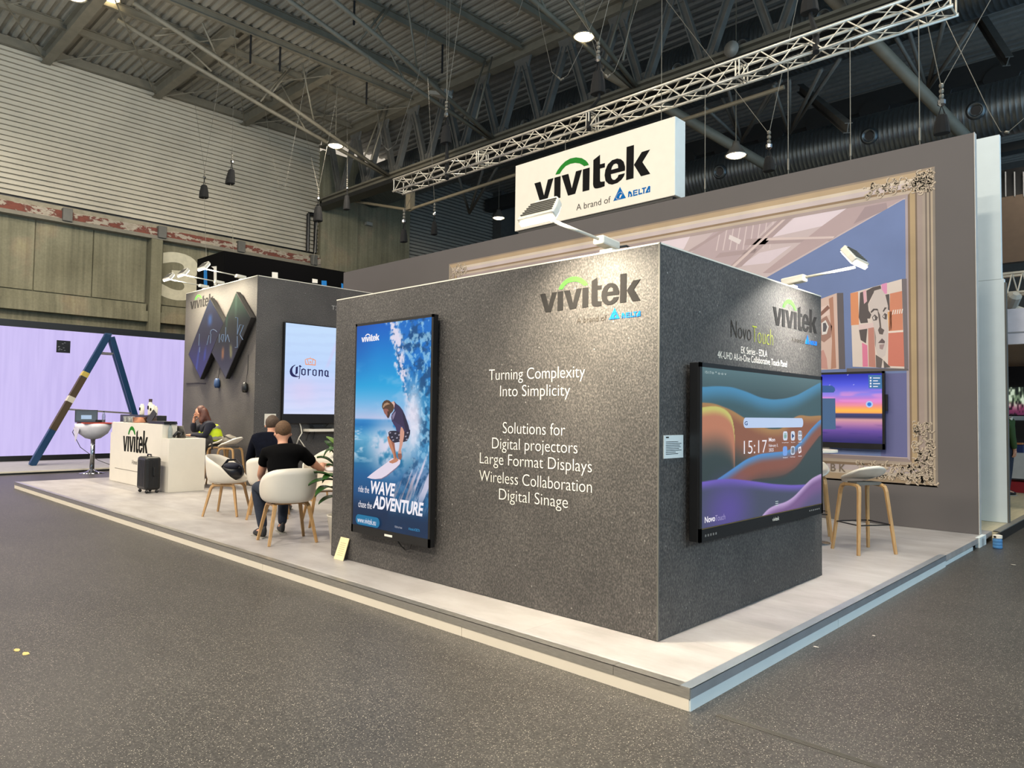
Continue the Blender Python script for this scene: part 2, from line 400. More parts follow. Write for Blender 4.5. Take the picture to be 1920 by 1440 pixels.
# roof: trapezoid sheet, ribs along X
def roof(name, ya, yb, x0, x1, zf, per, dep, mat):
    prof = []; y = ya
    while y < yb: prof += [(y, 0), (y+per*.42, 0), (y+per*.5, dep), (y+per*.92, dep)]; y += per
    vs = []; fs = []
    for (yy, dz) in prof: vs += [(x0, yy, zf(yy)+dz), (x1, yy, zf(yy)+dz)]
    for k in range(len(prof)-1): fs.append((2*k, 2*k+1, 2*k+3, 2*k+2))
    return struct(name, MB().add(vs, fs), mat)
roof('ceiling', -17, 14.4, -28.3, 18, lambda y: 14.55, .29, .10, DECKM)
roof('ceiling_far_bay', 14.4, 40, -28.3, 18, lambda y: 14.6, .40, .10, M('pale_grey_roof_sheet', (128, 126, 120), .6, .1, var=.1))
struct('trim_7', MB().box((XW-.02, -12, 14.22), (XW+.18, 14.3, 14.52)), STEEL)
ORD = ['first', 'second', 'third', 'fourth', 'fifth', 'sixth', 'seventh', 'eighth', 'ninth', 'tenth', 'eleventh', 'twelfth', 'thirteenth', 'fourteenth', 'fifteenth', 'sixteenth']
def beam_i(mb, a, b, w, h):
    a, b = Vector(a), Vector(b); d = (b-a).normalized(); s = d.cross(EZ).normalized(); u = s.cross(d)
    R = Matrix((d, s, u)).transposed(); L = (b-a).length; c = (a+b)/2
    mb.cbox(c+u*h*.46, (L, w, h*.08), R); mb.cbox(c-u*h*.46, (L, w, h*.08), R); mb.cbox(c, (L, w*.14, h*.9), R)
# purlins along Y
PX = [-25.3, -22.7, -20.9, -19.2, -16.5, -14.7, -12.9, -10.3, -8.5]
for k, x in enumerate(PX):
    mb = MB(); beam_i(mb, (x, -12, 14.40), (x, 14.3, 14.40), .16, .26)
    tag(obj('roof_purlin', mb, STEEL), 'grey steel roof purlin, ' + ORD[k] + ' in from the ribbed left wall', 'beam', 'roof purlins')
for k, y in enumerate((2.9, 6.75, 10.45)):
    mb = MB(); beam_i(mb, (-27.9, y, 14.20), (-20.9, y, 14.20), .3, .5)
    tag(obj('roof_rafter', mb, STEEL), 'deep grey steel rafter under the roof sheet, ' + ORD[k] + ' from the left picture edge', 'beam', 'roof rafters at the left wall')
for k, (ya, yb_) in enumerate(((-.9, 2.9), (2.9, 6.75), (6.75, 10.45), (10.45, 14.2))):
    mb = MB(); mb.tube([(-27.8, ya, 13.98), (-20.9, yb_, 13.98)], .022, 6); mb.tube([(-27.8, yb_, 13.95), (-20.9, ya, 13.95)], .022, 6)
    tag(obj('cross_bracing', mb, STEEL), 'thin crossed bracing rods under the roof, ' + ORD[k] + ' bay from the left', 'bracing', 'roof bracing rods')
# secondary lattice trusses: pairs of inclined tubes that meet the main truss
YB = 14.42
for k, x in enumerate((-22.3, -16.05, -9.85)):
    t = thing('lattice_truss', 'grey tubular lattice truss of two inclined pipes, ' + ORD[k] + ' from the left wall', 'truss', (x, YB-.2, 11.45), 'lattice trusses under the roof')
    sl = .262; L = 10.4
    for s in (-1, 1):
        obj('bottom_tube', MB().tube([(x+s*.06, YB-.25, 11.42), (x+s*.55, YB-.25-L*.5, 11.42+sl*L*.5), (x+s*.75, YB-.25-L, 11.42+sl*L)], .075, 10), STEEL, t, smooth=True)
    for j, yy in enumerate((13.1, 10.45, 8.6, 6.75, 4.8, 2.9)):
        zb = 11.42+(YB-.25-yy)*sl
        yn = yy+(1.0 if j % 2 == 0 else -1.0)*.9
        for s in (-1, 1):
            if zb < 14.1: obj('web_rod', MB().tube([(x+s*.35, yy, zb), (x+s*.9*(1 if j % 2 else .2), yn, 14.3)], .035, 6), STEEL, t, smooth=True)
# main truss
t = thing('main_roof_truss', 'huge dark steel roof truss crossing above the stand behind the lattice pipes', 'truss', (-14, YB, 11.2))
mb = MB(); mb.box((-27.9, YB-.22, 11.15), (12, YB+.22, 11.22)); mb.box((-27.9, YB-.06, 11.2), (12, YB+.06, 11.46)); mb.box((-27.9, YB-.22, 11.44), (12, YB+.22, 11.52))
obj('bottom_chord', mb, STEEL, t)
mb = MB(); mb.box((-27.9, YB-.2, 14.02), (12, YB+.2, 14.1)); mb.box((-27.9, YB-.05, 14.1), (12, YB+.05, 14.4)); mb.box((-27.9, YB-.2, 14.4), (12, YB+.2, 14.48))
obj('top_chord', mb, STEEL, t)
k = 0
for i in range(-8, 10):
    xt = -10.6+2.07*i; xb = xt+.95
    if xt < -27.3: continue
    mb = MB(); mb.slab([[(xt-.42, YB-.04, 14.05), (xt+.42, YB-.04, 14.05), (xt+.24, YB-.04, 13.55), (xt-.24, YB-.04, 13.55)]], (0, .08, 0)); obj('gusset_plate', mb, DSTEEL, t)
    n = 10; pts = [(xb+.42*math.cos(math.pi*j/n), YB-.04, 11.5+.36*math.sin(math.pi*j/n)) for j in range(n+1)]
    obj('gusset_plate', MB().slab([pts], (0, .08, 0)), DSTEEL, t)
    for a, b_ in (((xt+.12, 13.75), (xb-.14, 11.6)), ((xb+.14, 11.6), (xt+2.07-.12, 13.75))):
        m2 = MB(); d = Vector((b_[0]-a[0], 0, b_[1]-a[1])); L = d.length; d.normalize(); u = Vector((-d.z, 0, d.x))
        R = Matrix((d, EY, u)).transposed(); c = Vector(((a[0]+b_[0])/2, YB, (a[1]+b_[1])/2))
        m2.cbox(c+u*.1, (L, .2, .03), R); m2.cbox(c-u*.1, (L, .2, .03), R); m2.cbox(c, (L, .03, .2), R)
        obj('diagonal', m2, DSTEEL, t)
# second main truss, its far tubes, ducts
Y2 = 25.6
t = thing('far_roof_truss', 'black roof truss with round gussets above the far duct', 'truss', (-8, Y2, 12))
obj('top_chord', MB().box((-27.9, Y2-.25, 13.3), (12, Y2+.25, 14.0)), M('near_black_steel', (44, 44, 43), .7), t)  # one even near-black colour for the far truss
obj('bottom_chord', MB().box((-27.9, Y2-.25, 10.6), (12, Y2+.25, 10.9)), M('near_black_steel', (44, 44, 43), .7), t)
for i in range(-7, 3):
    x = -6.4+2.05*i
    n = 12; obj('gusset_plate', MB().slab([[(x+.55*math.cos(2*math.pi*j/n), Y2-.3, 13.25+.42*math.sin(2*math.pi*j/n)) for j in range(n)]], (0, .1, 0)), _mats['near_black_steel'], t)
    for s in (-1, 1): obj('diagonal', MB().tube([(x+s*.25, Y2, 13.1), (x+s*1.0, Y2, 10.8)], .12, 4), _mats['near_black_steel'], t)
def duct(y, z, r, x0, x1, label, ports):
    t = thing('ventilation_duct', label, 'duct', ((x0+x1)/2, y, z))
    mb = MB(); n = 28; xs = []; x = x0
    while x < x1: xs += [(x, r), (x+.10, r), (x+.11, r+.006), (x+.13, r+.006)]; x += .14
    vs = []; fs = []
    for (xx, rr) in xs:
        for k in range(n): vs.append((xx, y+rr*math.cos(2*math.pi*k/n), z+rr*math.sin(2*math.pi*k/n)))
    for i in range(len(xs)-1):
        for k in range(n): fs.append((i*n+k, i*n+(k+1) % n, (i+1)*n+(k+1) % n, (i+1)*n+k))
    obj('duct_body', mb.add(vs, fs), DUCTM, t, smooth=True)
    for px in ports:
        c = Vector((px, y-r*.94, z-r*.18)); ax = (0, -1, -.25)
        a = obj('air_nozzle', MB().lathe([(.26, -.05), (.26, .05), (.20, .12), (.18, .12), (.14, .02)], c, 20, ax), DUCTM, t, smooth=True)
        obj('nozzle_opening', MB().lathe([(.13, .0), (.13, .045)], c, 16, ax), BLACK, a)
duct(17.2, 12.75, 1.0, -27.8, 8, 'long round spiral duct with air nozzles just behind the main truss', [on_y(a, b_, 16.2).x for a, b_ in ((1070, 168), (1141, 152), (985, 199), (912, 228), (781, 277), (1271, 92), (1392, 45), (1545, -10), (725, 297))])
duct(20.5, 10.35, .78, -14.5, 6, 'lower round spiral duct above the top of the grey mural wall', [on_y(a, b_, 19.75).x for a, b_ in ((1350, 311), (1630, 245), (1830, 205))])
# beige pipe, tubes behind
mb = MB().tube([(XW+.3, 14.9, on_x(663, 381, XW+.3).z), (-21.6, 14.9, 9.95), (-21.4, 14.9, 10.0), (-5.5, 14.9, 10.3)], .06, 8)
tag(obj('cable_pipe', mb, M('beige_painted_pipe', (122, 112, 92), .6)), 'long beige pipe running from the concrete shaft below the main truss', 'pipe')
tag(obj('down_pipe', MB().box((-21.75, 14.75, 9.95), (-21.45, 15.0, 10.75)), M('beige_painted_pipe', (122, 112, 92), .6)), 'short beige box duct at the elbow of the long pipe', 'duct')
for k, (a, b_) in enumerate((((1640, 80), (1815, 262)), ((1255, 205), (1450, 318)))):
    pa, pb = on_y(*a, 16.0), on_y(*b_, 19.0); pa = pa+(pa-pb)*.6
    tag(obj('steel_strut', MB().tube([pa, pb], .16, 12), STEEL, smooth=True), ('thick grey inclined tube strut at upper right beyond the aluminium truss', 'thick grey inclined tube strut beside the white hanging sign')[k], 'strut')
def webfan(name, apex, ends, label, Y0, Y1):
    t = thing(name, label, 'bracing', on_y(*apex, Y0))
    for e in ends: obj('web_tube', MB().tube([on_y(*apex, Y0), on_y(*e, Y1)], .06, 6), DSTEEL, t, smooth=True)
webfan('web_bracing', (1390, 265), ((1345, 160), (1365, 165), (1455, 155), (1465, 150), (1320, 200)), 'fan of dark steel web tubes over the lamp right of the sign', 19.5, 17)
webfan('web_bracing', (1738, 170), ((1680, 70), (1705, 60), (1770, 40), (1815, 60), (1825, 45)), 'fan of dark steel web tubes at the upper right corner', 19.5, 17)
mb = MB(); beam_i(mb, on_y(1500, 165, 24), on_y(1590, 240, 18), .22, .3); beam_i(mb, on_y(1830, 20, 24), on_y(1890, 115, 22), .22, .3)
tag(obj('roof_joist', mb, DSTEEL), 'pair of dark roof joists beneath the far sheet roof', 'beam')
webfan('web_bracing', (1480, 250), ((1450, 160), (1480, 150), (1540, 130), (1575, 110)), 'fan of dark steel web tubes above the middle of the mural wall', 19.5, 16.5)
webfan('web_bracing', (880, 400), ((860, 330), (905, 320), (940, 300)), 'small fan of dark steel web tubes left of the white sign', 19.5, 17)
# black cable tray strip under main truss
tag(obj('cable_tray', MB().box((-27.5, YB-.5, 10.92), (11, YB+.1, 11.1)), BLACK), 'black cable tray hung along the underside of the main truss', 'tray')

def high_bay(c, label):
    c = Vector(c); t = thing('high_bay_lamp', label, 'lamp', c, 'hall lamps')
    obj('reflector', MB().lathe([(.09, .42), (.12, .3), (.30, .02), (.33, 0), (.30, -.01), (.27, .05), (.1, .26)], c, 20), ALU, t, smooth=True)
    obj('lamp_glass', MB().lathe([(.27, 0), (.18, -.05), (.05, -.07)], c+Vector((0, 0, .01)), 18), LAMP, t, smooth=True)
    obj('hanger', MB().tube([c+Vector((0, 0, .4)), Vector((c.x, c.y, max(c.z+.85, 14.56)))], .015, 6), STEEL, t)
high_bay(on_y(1095, 70, 11.75), 'glowing round hall lamp at top centre above the hanging sign')
high_bay(on_y(629, 274, 11.6), 'glowing round hall lamp beside the end of the main truss')
high_bay(on_y(206, -2, 3.4), 'glowing hall lamp at the top edge over the ribbed wall, right one of two')
high_bay(on_y(140, -6, 2.0), 'glowing hall lamp at the top edge over the ribbed wall, left one of two')
high_bay(on_y(935, 409, 21.0), 'small glowing hall lamp left of the white sign, low')
high_bay(on_y(1380, 292, 15.6), 'glowing hall lamp right of the white sign, under the duct')
sp_ = thing('loudspeaker_horn', 'small grey horn loudspeaker on the main truss at upper right', 'loudspeaker', on_y(1371, 92, 14.1))
obj('horn', MB().lathe([(.22, 0), (.12, .12), (.05, .3)], on_y(1371, 92, 14.1), 14, (0, 1, .2)), M('light_grey_paint', (150, 148, 140)), sp_, smooth=True)
obj('camera_box', MB().cbox(on_x(691, 420, XW+.205), (.22, .35, .16)), M('light_grey_paint', (150, 148, 140)), None); tag(bpy.data.objects['camera_box'], 'small pale security camera on the concrete shaft wall', 'camera')
fl = thing('flood_light', 'pale finned flood light clamped to the lattice pipes above the rigging bag', 'lamp', on_y(826, 180, 12.6))
obj('housing', MB().cbox(on_y(826, 178, 12.6), (.75, .5, .12), Matrix.Rotation(.35, 3, 'Y')), M('light_grey_paint', (150, 148, 140)), fl)
obj('cooling_fins', MB().cbox(on_y(832, 172, 12.6), (.5, .35, .14), Matrix.Rotation(.35, 3, 'Y')), ALU, fl)
# black drain pipes at the corner of the ribbed wall
mb = MB()
for yy in (13.75, 14.15): mb.tube([(XW+.12, yy, 8.9), (XW+.12, yy, 10.7)], .09, 8)
mb.tube([(XW+.12, 13.75, 10.7), (XW+.12, 14.3, 10.75)], .09, 8)
tag(obj('drain_pipes', mb, BLACK), 'black drain pipes at the end of the ribbed wall', 'pipe')

# ------------------------------------------------------------------ the platform of the stand
PX0, PX1, PY0, PY1 = -13.56, .534, -.541, 6.9
t = thing('exhibition_platform', 'raised grey exhibition platform with metal edge and pale fascia', 'platform', (-5, 2, FZ))
obj('deck', MB().box((PX0, PY0, -.06), (PX1, PY1, 0)), DECK, t)
mb = MB()
for xa, xb in ((PX0, -9.4), (-9.4, -6.7), (-6.7, -4.0), (-4.0, -1.2), (-1.2, PX1)): mb.box((xa, PY0-.004, FZ), (xb-.004, PY0+.03, -.05))
obj('front_fascia', mb, BEIGE, t)
mb = MB()
for ya, yb_ in ((PY0, 1.55), (1.55, 4.6)): mb.box((PX1-.03, ya, FZ), (PX1+.004, yb_-.004, -.05))
mb.box((PX1-.06, 4.62, FZ), (PX1-.01, 5.9, -.075))
obj('side_fascia', mb, COOLW, t)  # same fascia as in front, with the cool side light in its colour
mb = MB()
for xa, xb in ((PX0, -8.0), (-8.0, -3.4), (-3.4, .06), (.06, PX1-.052)):
    mb.box((xa, PY0-.008, -.05), ((xb if xb < .4 else PX1+.006)-.003, PY0+.002, .004)); mb.box((xa, PY0-.008, 0), (xb-.003, PY0+.055, .005))
obj('front_edge_trim', mb, ALU, t)
mb = MB(); mb.box((PX1-.002, PY0, -.05), (PX1+.008, 4.6, .004)); mb.box((PX1-.055, PY0, 0), (PX1+.008, 4.6, .005))
obj('side_edge_trim', mb, M('cool_tinted_aluminium', (176, 186, 196), .35, .7, var=.08), t)  # cooler copy of the front trim metal, side light put into the colour

# ------------------------------------------------------------------ logos and lettering
LG = {'v1':[(0,.158),(.060,.158),(.096,.048),(.132,.158),(.185,.158),(.124,-.001),(.061,0)],
'i1':[(.194,.158),(.252,.158),(.252,.001),(.193,.001)],'v2':[(.261,.158),(.323,.158),(.356,.047),(.392,.160),(.445,.160),(.387,.002),(.322,.001)],
'i2':[(.453,.160),(.513,.160),(.511,.003),(.452,.003)],
't':[(.544,.205),(.600,.228),(.601,.162),(.642,.161),(.642,.131),(.601,.132),(.602,.048),(.605,.042),(.612,.039),(.642,.036),(.641,.002),(.607,-.001),(.577,0),(.560,.004),(.549,.014),(.543,.034)],
'k1':[(.818,.227),(.876,.227),(.874,.006),(.816,.006)],'k2':[(.877,.094),(.937,.165),(1.0,.166),(.942,.097),(1.002,.007),(.932,.006)],
'D1':[(.832,-.112),(.834,-.077),(.844,-.072),(.844,-.085),(.841,-.111)],'D2':[(.844,-.072),(.857,-.082),(.867,-.109),(.863,-.113),(.849,-.112),(.850,-.104),(.857,-.104),(.844,-.088)],
'E':[(.872,-.074),(.906,-.074),(.906,-.082),(.881,-.082),(.881,-.089),(.903,-.089),(.903,-.096),(.881,-.096),(.881,-.104),(.907,-.104),(.907,-.113),(.872,-.113)],
'L':[(.914,-.075),(.923,-.075),(.922,-.103),(.943,-.103),(.943,-.112),(.913,-.112)],
'T':[(.939,-.073),(.972,-.073),(.972,-.081),(.960,-.081),(.959,-.112),(.949,-.112),(.950,-.081),(.940,-.081)],
'A':[(.966,-.109),(.988,-.072),(.997,-.070),(1.003,-.075),(1.002,-.112),(.993,-.112),(.994,-.089),(.984,-.104),(.992,-.104),(.991,-.112),(.968,-.112)]}
LE = [[(.806,.072),(.807,.098),(.795,.135),(.772,.157),(.743,.168),(.702,.167),(.666,.146),(.646,.111),(.640,.077),(.649,.036),(.674,.011),(.703,0),(.745,.002),(.779,.017),(.799,.037),(.806,.055),(.755,.055),(.747,.039),(.726,.028),(.709,.032),(.696,.048),(.692,.073)],
      [(.695,.102),(.752,.102),(.749,.126),(.734,.137),(.714,.135),(.701,.120)]]
ARC = [(.203,.178),(.220,.204),(.254,.233),(.293,.254),(.339,.264),(.391,.260),(.443,.242),(.478,.217),(.497,.195),(.505,.179),(.463,.180),(.453,.190),(.424,.209),(.385,.222),(.340,.226),(.300,.220),(.271,.203),(.253,.186),(.244,.175)]
TRI = [(.767,-.029),(.815,-.113),(.714,-.114)]
ELL = [(.785,-.066),(.787,-.076),(.785,-.089),(.773,-.105),(.754,-.110),(.739,-.106),(.734,-.095),(.740,-.082),(.752,-.069),(.769,-.063)]
BLOB = [(.781,-.079),(.786,-.088),(.784,-.099),(.769,-.104),(.762,-.100),(.766,-.091),(.771,-.084)]
def logo(parent, org, W, Hs, ux, nrm, ink=None, arc=None, blue=None, brand=True, sub=None, tri=None):
    org, ux, nrm = Vector(org), Vector(ux), Vector(nrm)
    P = lambda q, e=0: org+ux*(q[0]*W)+EZ*(q[1]*W*Hs)+nrm*e
    mb = MB()
    for k in ('v1', 'i1', 'v2', 'i2', 't', 'k1', 'k2'): mb.slab([[P(q) for q in LG[k]]], nrm*.002)
    mb.slab([[P(q) for q in l] for l in LE], nrm*.002)
    w_ = obj('logo_letters', mb, ink or INK, parent)
    obj('logo_arch', MB().slab([[P(q) for q in ARC]], nrm*.002), arc or LIME, parent)
    if brand:
        obj('brand_line', text_mb('A brand of', P((.545, -.0975)), .294*W, .044*W*Hs, ux, EZ, nrm*.0015), sub or TXTB, parent)
        mb = MB().slab([[P(q) for q in TRI], [P(q) for q in ELL]], nrm*.002)
        ins = [((q[0]-.7605)*.88+.7605, (q[1]+.0865)*.88-.0865) for q in ELL]
        mb.slab([[P(q) for q in ins], [P(((q[0]-.775)*.92+.773, (q[1]+.09)*.92-.09)) for q in BLOB]], nrm*.002)
        obj('triangle_emblem', mb, blue or BLUE2, parent)
        mb = MB()
        for k in ('D1', 'D2', 'E', 'L', 'T', 'A'): mb.slab([[P(q) for q in LG[k]]], nrm*.002)
        obj('brand_letters', mb, blue or BLUE2, parent)

# ------------------------------------------------------------------ the near display block
BX0, BD, BH = -3.688, 2.69, 2.5
t = near = thing('display_wall_block', 'large dark stone-print block in front with slogan text and two mounted screens', 'exhibition wall', (BX0/2, BD/2, 0))
obj('stone_cladding', MB().box((BX0, 0, .004), (0, BD, BH)), STONE, t)
mb = MB(); mb.box((BX0, -.003, BH-.006), (.003, .012, BH+.004)); mb.box((-.012, 0, BH-.006), (.003, BD, BH+.004))
obj('top_edge_trim', mb, WHITE, t)
obj('corner_bead', MB().box((-.006, -.004, .004), (.0045, .006, BH)), DSTEEL, t)
x0, x1 = on_y(1013, 551, 0).x, on_y(1201, 540, 0).x
logo(t, (x0, -.001, 2.140), x1-x0, 1.0, EX, -EY, INKG, LIME, BLUE2)
x0, x1 = on_x(1449, 575, 0).y, on_x(1531, 600, 0).y
logo(t, (.001, x0, 2.145), x1-x0, 1.0, EY, EX, INKG, LIME, BLUE2)
def front_line(body, xl, yl, xr, yr, cap, desc, weight=-.012):
    """baseline from (xl,yl) to (xr,yr) on the front face; cap = cap height in metres, desc whether letters hang below"""
    a, b_ = on_y(xl, yl, 0), on_y(xr, yr, 0); z = (a.z+b_.z)/2
    h = cap*(1.30 if desc else 1.0); zc = z+cap/2-(cap*.15 if desc else 0)
    obj('slogan_line', text_mb(body, ((a.x+b_.x)/2, -.001, zc), b_.x-a.x, h, EX, EZ, -EY*.0015, weight), TXTW, near)
front_line('Turning Complexity', 917, 714, 1097, 707, .085, True)
front_line('Into Simplicity', 938, 744, 1069, 742, .085, True)
front_line('Solutions for', 943, 814, 1060, 815, .085, False)
front_line('Digital projectors', 923, 843, 1083, 849, .085, True)
front_line('Large Format Displays', 900, 871, 1110, 884, .085, True)
front_line('Wireless Collaboration', 899, 901, 1110, 925, .085, False)
front_line('Digital Sinage', 936, 937, 1065, 953, .085, True)
def side_line(body, xl, yl, xr, yr, cap, desc, mat, weight=0.0):
    a, b_ = on_x(xl, yl, 0), on_x(xr, yr, 0); z = (a.z+b_.z)/2
    h = cap*(1.27 if desc else 1.0); zc = z+cap/2-(cap*.135 if desc else 0)
    obj('panel_lettering', text_mb(body, (.001, (a.y+b_.y)/2, zc), b_.y-a.y, h, EY, EZ, EX*.0015, weight), mat, near)
side_line('Novo', 1370, 631, 1408, 640, .125, False, TXTB, -.015)
side_line('Touch', 1410, 641, 1449, 648, .125, False, OLIVE, -.02)
side_line('EK Series - EDLA', 1389, 662, 1438, 670, .052, False, TXTW)
side_line('4K-UHD All-in-One Collaborative Touch Panel', 1345, 672, 1475, 688, .052, False, TXTW)

# ------------------------------------------------------------------ displays
import numpy as np
def picture(name, parent, mat, bl, ux, uz, nu, nv, fn, nrm):
    """a flat picture: nu x nv cells, colour fn(u, v) with v from the top, sRGB 0..255"""
    bl, ux, uz, nrm = Vector(bl), Vector(ux), Vector(uz), Vector(nrm)
    mb = MB().grid(nu, nv, lambda u, v: bl+ux*u+uz*v+nrm)
    o = obj(name, mb, mat, parent, fixn=False)
    U, V = np.meshgrid(np.linspace(0, 1, nu+1), 1-np.linspace(0, 1, nv+1))
    c = np.clip(fn(U, V), 0, 255)/255.0
    c = np.where(c <= .04045, c/12.92, ((c+.055)/1.055)**2.4)
    a = o.data.color_attributes.new('picture', 'FLOAT_COLOR', 'POINT')
    rgba = np.ones((c.shape[0]*c.shape[1], 4), np.float32); rgba[:, :3] = c.reshape(-1, 3)
    a.data.foreach_set('color', rgba.ravel())
    return o
SCREEN = attr_mat('lit_screen_picture', .25, 1.0)
PRINT = attr_mat('printed_picture', .8)
def EM(name, col, k=1.0): return M(name, col, .9, var=.01, emit=k, spec=.0)
rng = np.random.RandomState(3)
def vnoise(U, V, su, sv, seed=0):
    r = np.random.RandomState(seed); n = 64; g = r.rand(n+1, n+1)
    x = U*su; y = V*sv; xi = np.floor(x).astype(int); yi = np.floor(y).astype(int); fx = x-xi; fy = y-yi; xi = xi % n; yi = yi % n
    fx = fx*fx*(3-2*fx); fy = fy*fy*(3-2*fy)
    return (g[yi, xi]*(1-fx)+g[yi, xi+1]*fx)*(1-fy)+(g[yi+1, xi]*(1-fx)+g[yi+1, xi+1]*fx)*fy
def grad(V, stops):
    p = [s[0] for s in stops]
    return np.stack([np.interp(V, p, [s[1][k] for s in stops]) for k in range(3)], -1)
def lerp(a, b, f): return a*(1-f[..., None])+np.asarray(b, float)*f[..., None]
def ss(a, b, x): t_ = np.clip((x-a)/(b-a), 0, 1); return t_*t_*(3-2*t_)

# surfer display on the front face
YS = -.085
sx0, sx1, sz0, sz1 = on_y(667, 607, YS).x, on_y(813, 590, YS).x, .298, 2.218
t = thing('surfer_display', 'tall black-framed screen showing a surfer riding a blue wave', 'display', ((sx0+sx1)/2, -.04, sz0))
obj('display_case', MB().box((sx0, YS+.006, sz0), (sx1, -.03, sz1)), BLACK, t, bevel=.004)
obj('wall_mount', MB().box((sx0+.3, -.032, .9), (sx1-.3, -.0005, 1.7)), DSTEEL, t)
mb = MB(); bz = .024
for a in (((sx0, YS, sz0), (sx1, YS+.01, sz0+.07)), ((sx0, YS, sz1-bz), (sx1, YS+.01, sz1)), ((sx0, YS, sz0), (sx0+bz, YS+.01, sz1)), ((sx1-bz, YS, sz0), (sx1, YS+.01, sz1))): mb.box(*a)
obj('bezel', mb, BLACK, t)
def fbm(U, V, su, sv, seed, oct_=4):
    o_ = np.zeros(U.shape); a = .5; tot = 0
    for k_ in range(oct_): o_ = o_+a*vnoise(U, V, su*2**k_, sv*2**k_, seed+k_); tot += a; a *= .6
    return o_/tot
def surf_fn(U, V):
    c = grad(V, [(0, (4, 92, 192)), (.15, (6, 128, 206)), (.30, (30, 160, 218)), (.40, (120, 180, 226)), (.465, (176, 190, 226)), (.475, (40, 130, 196)), (.50, (18, 116, 184)), (.56, (96, 168, 206)), (.66, (30, 116, 160)), (.74, (18, 90, 146)), (.84, (22, 74, 122)), (.93, (20, 44, 76)), (1, (16, 26, 44))])
    c = lerp(c, (8, 70, 160), .45*ss(.35, 0, U)*ss(.35, .05, V)); c = lerp(c, (150, 190, 228), .5*ss(.5, .7, fbm(U+V*.6, V, 3, 14, 30))*ss(.15, .3, V)*ss(.47, .42, V))
    c = lerp(c, (226, 230, 240), .8*ss(.50, .68, fbm(U, V, 5, 34, 8))*ss(.49, .53, V)*ss(.72, .62, V)*ss(.45, .1, U))
    c = lerp(c, (228, 218, 234), .9*ss(.34, .02, np.hypot((U-.50)*.75, (V-.60)*1.6))*ss(.25, .5, fbm(U, V, 8, 14, 17)))
    n1 = fbm(U, V, 10, 24, 1); n2 = fbm(U*1.0-V*.25, V, 26, 40, 2); n3 = fbm(U*.9+V*.8, V*.2-U*.3, 40, 12, 5)
    e = np.interp(V, [0, .08, .16, .22, .3, .4, .46, .52, .6, .7, .8, 1], [.47, .50, .55, .58, .66, .72, .74, .80, .82, .72, .56, .46])+(n1-.5)*.14
    ins = ss(-.01, .02, U-e)
    wv = grad(V, [(0, (20, 108, 196)), (.2, (14, 112, 196)), (.35, (28, 122, 180)), (.5, (70, 150, 196)), (.62, (52, 130, 180)), (.72, (96, 130, 172)), (.85, (22, 92, 140)), (1, (16, 40, 64))])
    wv = lerp(wv, (10, 66, 112), .75*ss(.46, .62, n1)); wv = lerp(wv, (170, 212, 238), .7*ss(.52, .68, n2)*ss(.9, .5, V)); wv = lerp(wv, (216, 208, 228), .85*ss(.46, .62, n3)*ss(.58, .68, V)*ss(.94, .78, V))
    wv = lerp(wv, (112, 100, 112), .7*ss(.45, .62, n3)*ss(.70, .76, V)*ss(.88, .80, V)*ss(.9, .7, U))
    c = c*(1-ins[..., None])+wv*ins[..., None]
    rdg = np.clip(ss(.11, .02, np.abs(U-e-.06))*ss(.34, .2, V)+ss(.06, .0, np.abs(U-e-.02))*ss(.52, .3, V), 0, 1)
    c = lerp(c, (226, 218, 236), .95*rdg*ss(.36, .52, n2))
    c = lerp(c, (236, 228, 242), .85*ss(.17, .03, np.hypot((U-.80)*1.1, (V-.47)*.7)))
    return lerp(c, (20, 44, 76), .85*ss(.86, .94, V))
iw = sx1-sx0-2*bz; ih = sz1-sz0-.07-bz
scr = picture('screen', t, SCREEN, (sx0+bz, YS-.0005, sz0+.07), EX*iw, EZ*ih, 150, 300, surf_fn, (0, 0, 0))
YD = YS-.0015
def on_s(*pts): return [on_y(660+a/7.2, 710+b/7.2, YD) for a, b in pts]
_lay = [0]
def decal(name, pts, mat, d=(0, -.0006, 0)): _lay[0] += 1; return obj(name, MB().slab([[Vector(p)-EY*.0007*_lay[0] for p in pts]], d), mat, scr)
decal('surfboard', on_s((205, 1335), (260, 1288), (330, 1235), (400, 1185), (470, 1135), (540, 1075), (610, 1080), (655, 1100), (648, 1150), (605, 1195), (540, 1248), (470, 1305), (400, 1345), (330, 1357), (265, 1352)), EM('screen_board', (224, 212, 228)))
decal('board_edge', on_s((300, 1358), (400, 1345), (470, 1305), (540, 1248), (605, 1195), (648, 1150), (646, 1165), (600, 1215), (540, 1265), (470, 1322), (400, 1358)), EM('screen_boardedge', (120, 110, 136)))
decal('surfer_leg', on_s((478, 790), (500, 770), (530, 790), (575, 860), (582, 930), (592, 1000), (605, 1060), (632, 1100), (600, 1128), (550, 1145), (512, 1135), (502, 1118), (530, 1105), (565, 1085), (560, 1030), (540, 980), (512, 920), (490, 850)), EM('screen_skin', (190, 128, 100)))
decal('leg_shading', on_s((530, 800), (575, 860), (582, 930), (592, 1000), (605, 1060), (590, 1085), (575, 1000), (560, 930), (540, 870)), EM('screen_skin_dark', (150, 92, 74)))
decal('surfer_shorts', on_s((495, 725), (520, 705), (570, 702), (620, 705), (700, 700), (790, 690), (788, 745), (770, 800), (748, 842), (700, 855), (650, 852), (600, 862), (570, 866), (535, 835), (510, 800), (500, 760)), EM('screen_shorts', (40, 38, 58)))
for k_, q_ in enumerate(((520, 730), (545, 790), (590, 740), (612, 800), (640, 760), (730, 780), (755, 730), (745, 820), (560, 830), (650, 830))):
    decal('shorts_pattern', on_s((q_[0]-12, q_[1]-5), (q_[0]+10, q_[1]-12), (q_[0]+14, q_[1]+4), (q_[0]-6, q_[1]+12)), EM('screen_pattern', (150, 146, 166)))
    _lay[0] -= 1
_lay[0] += 1
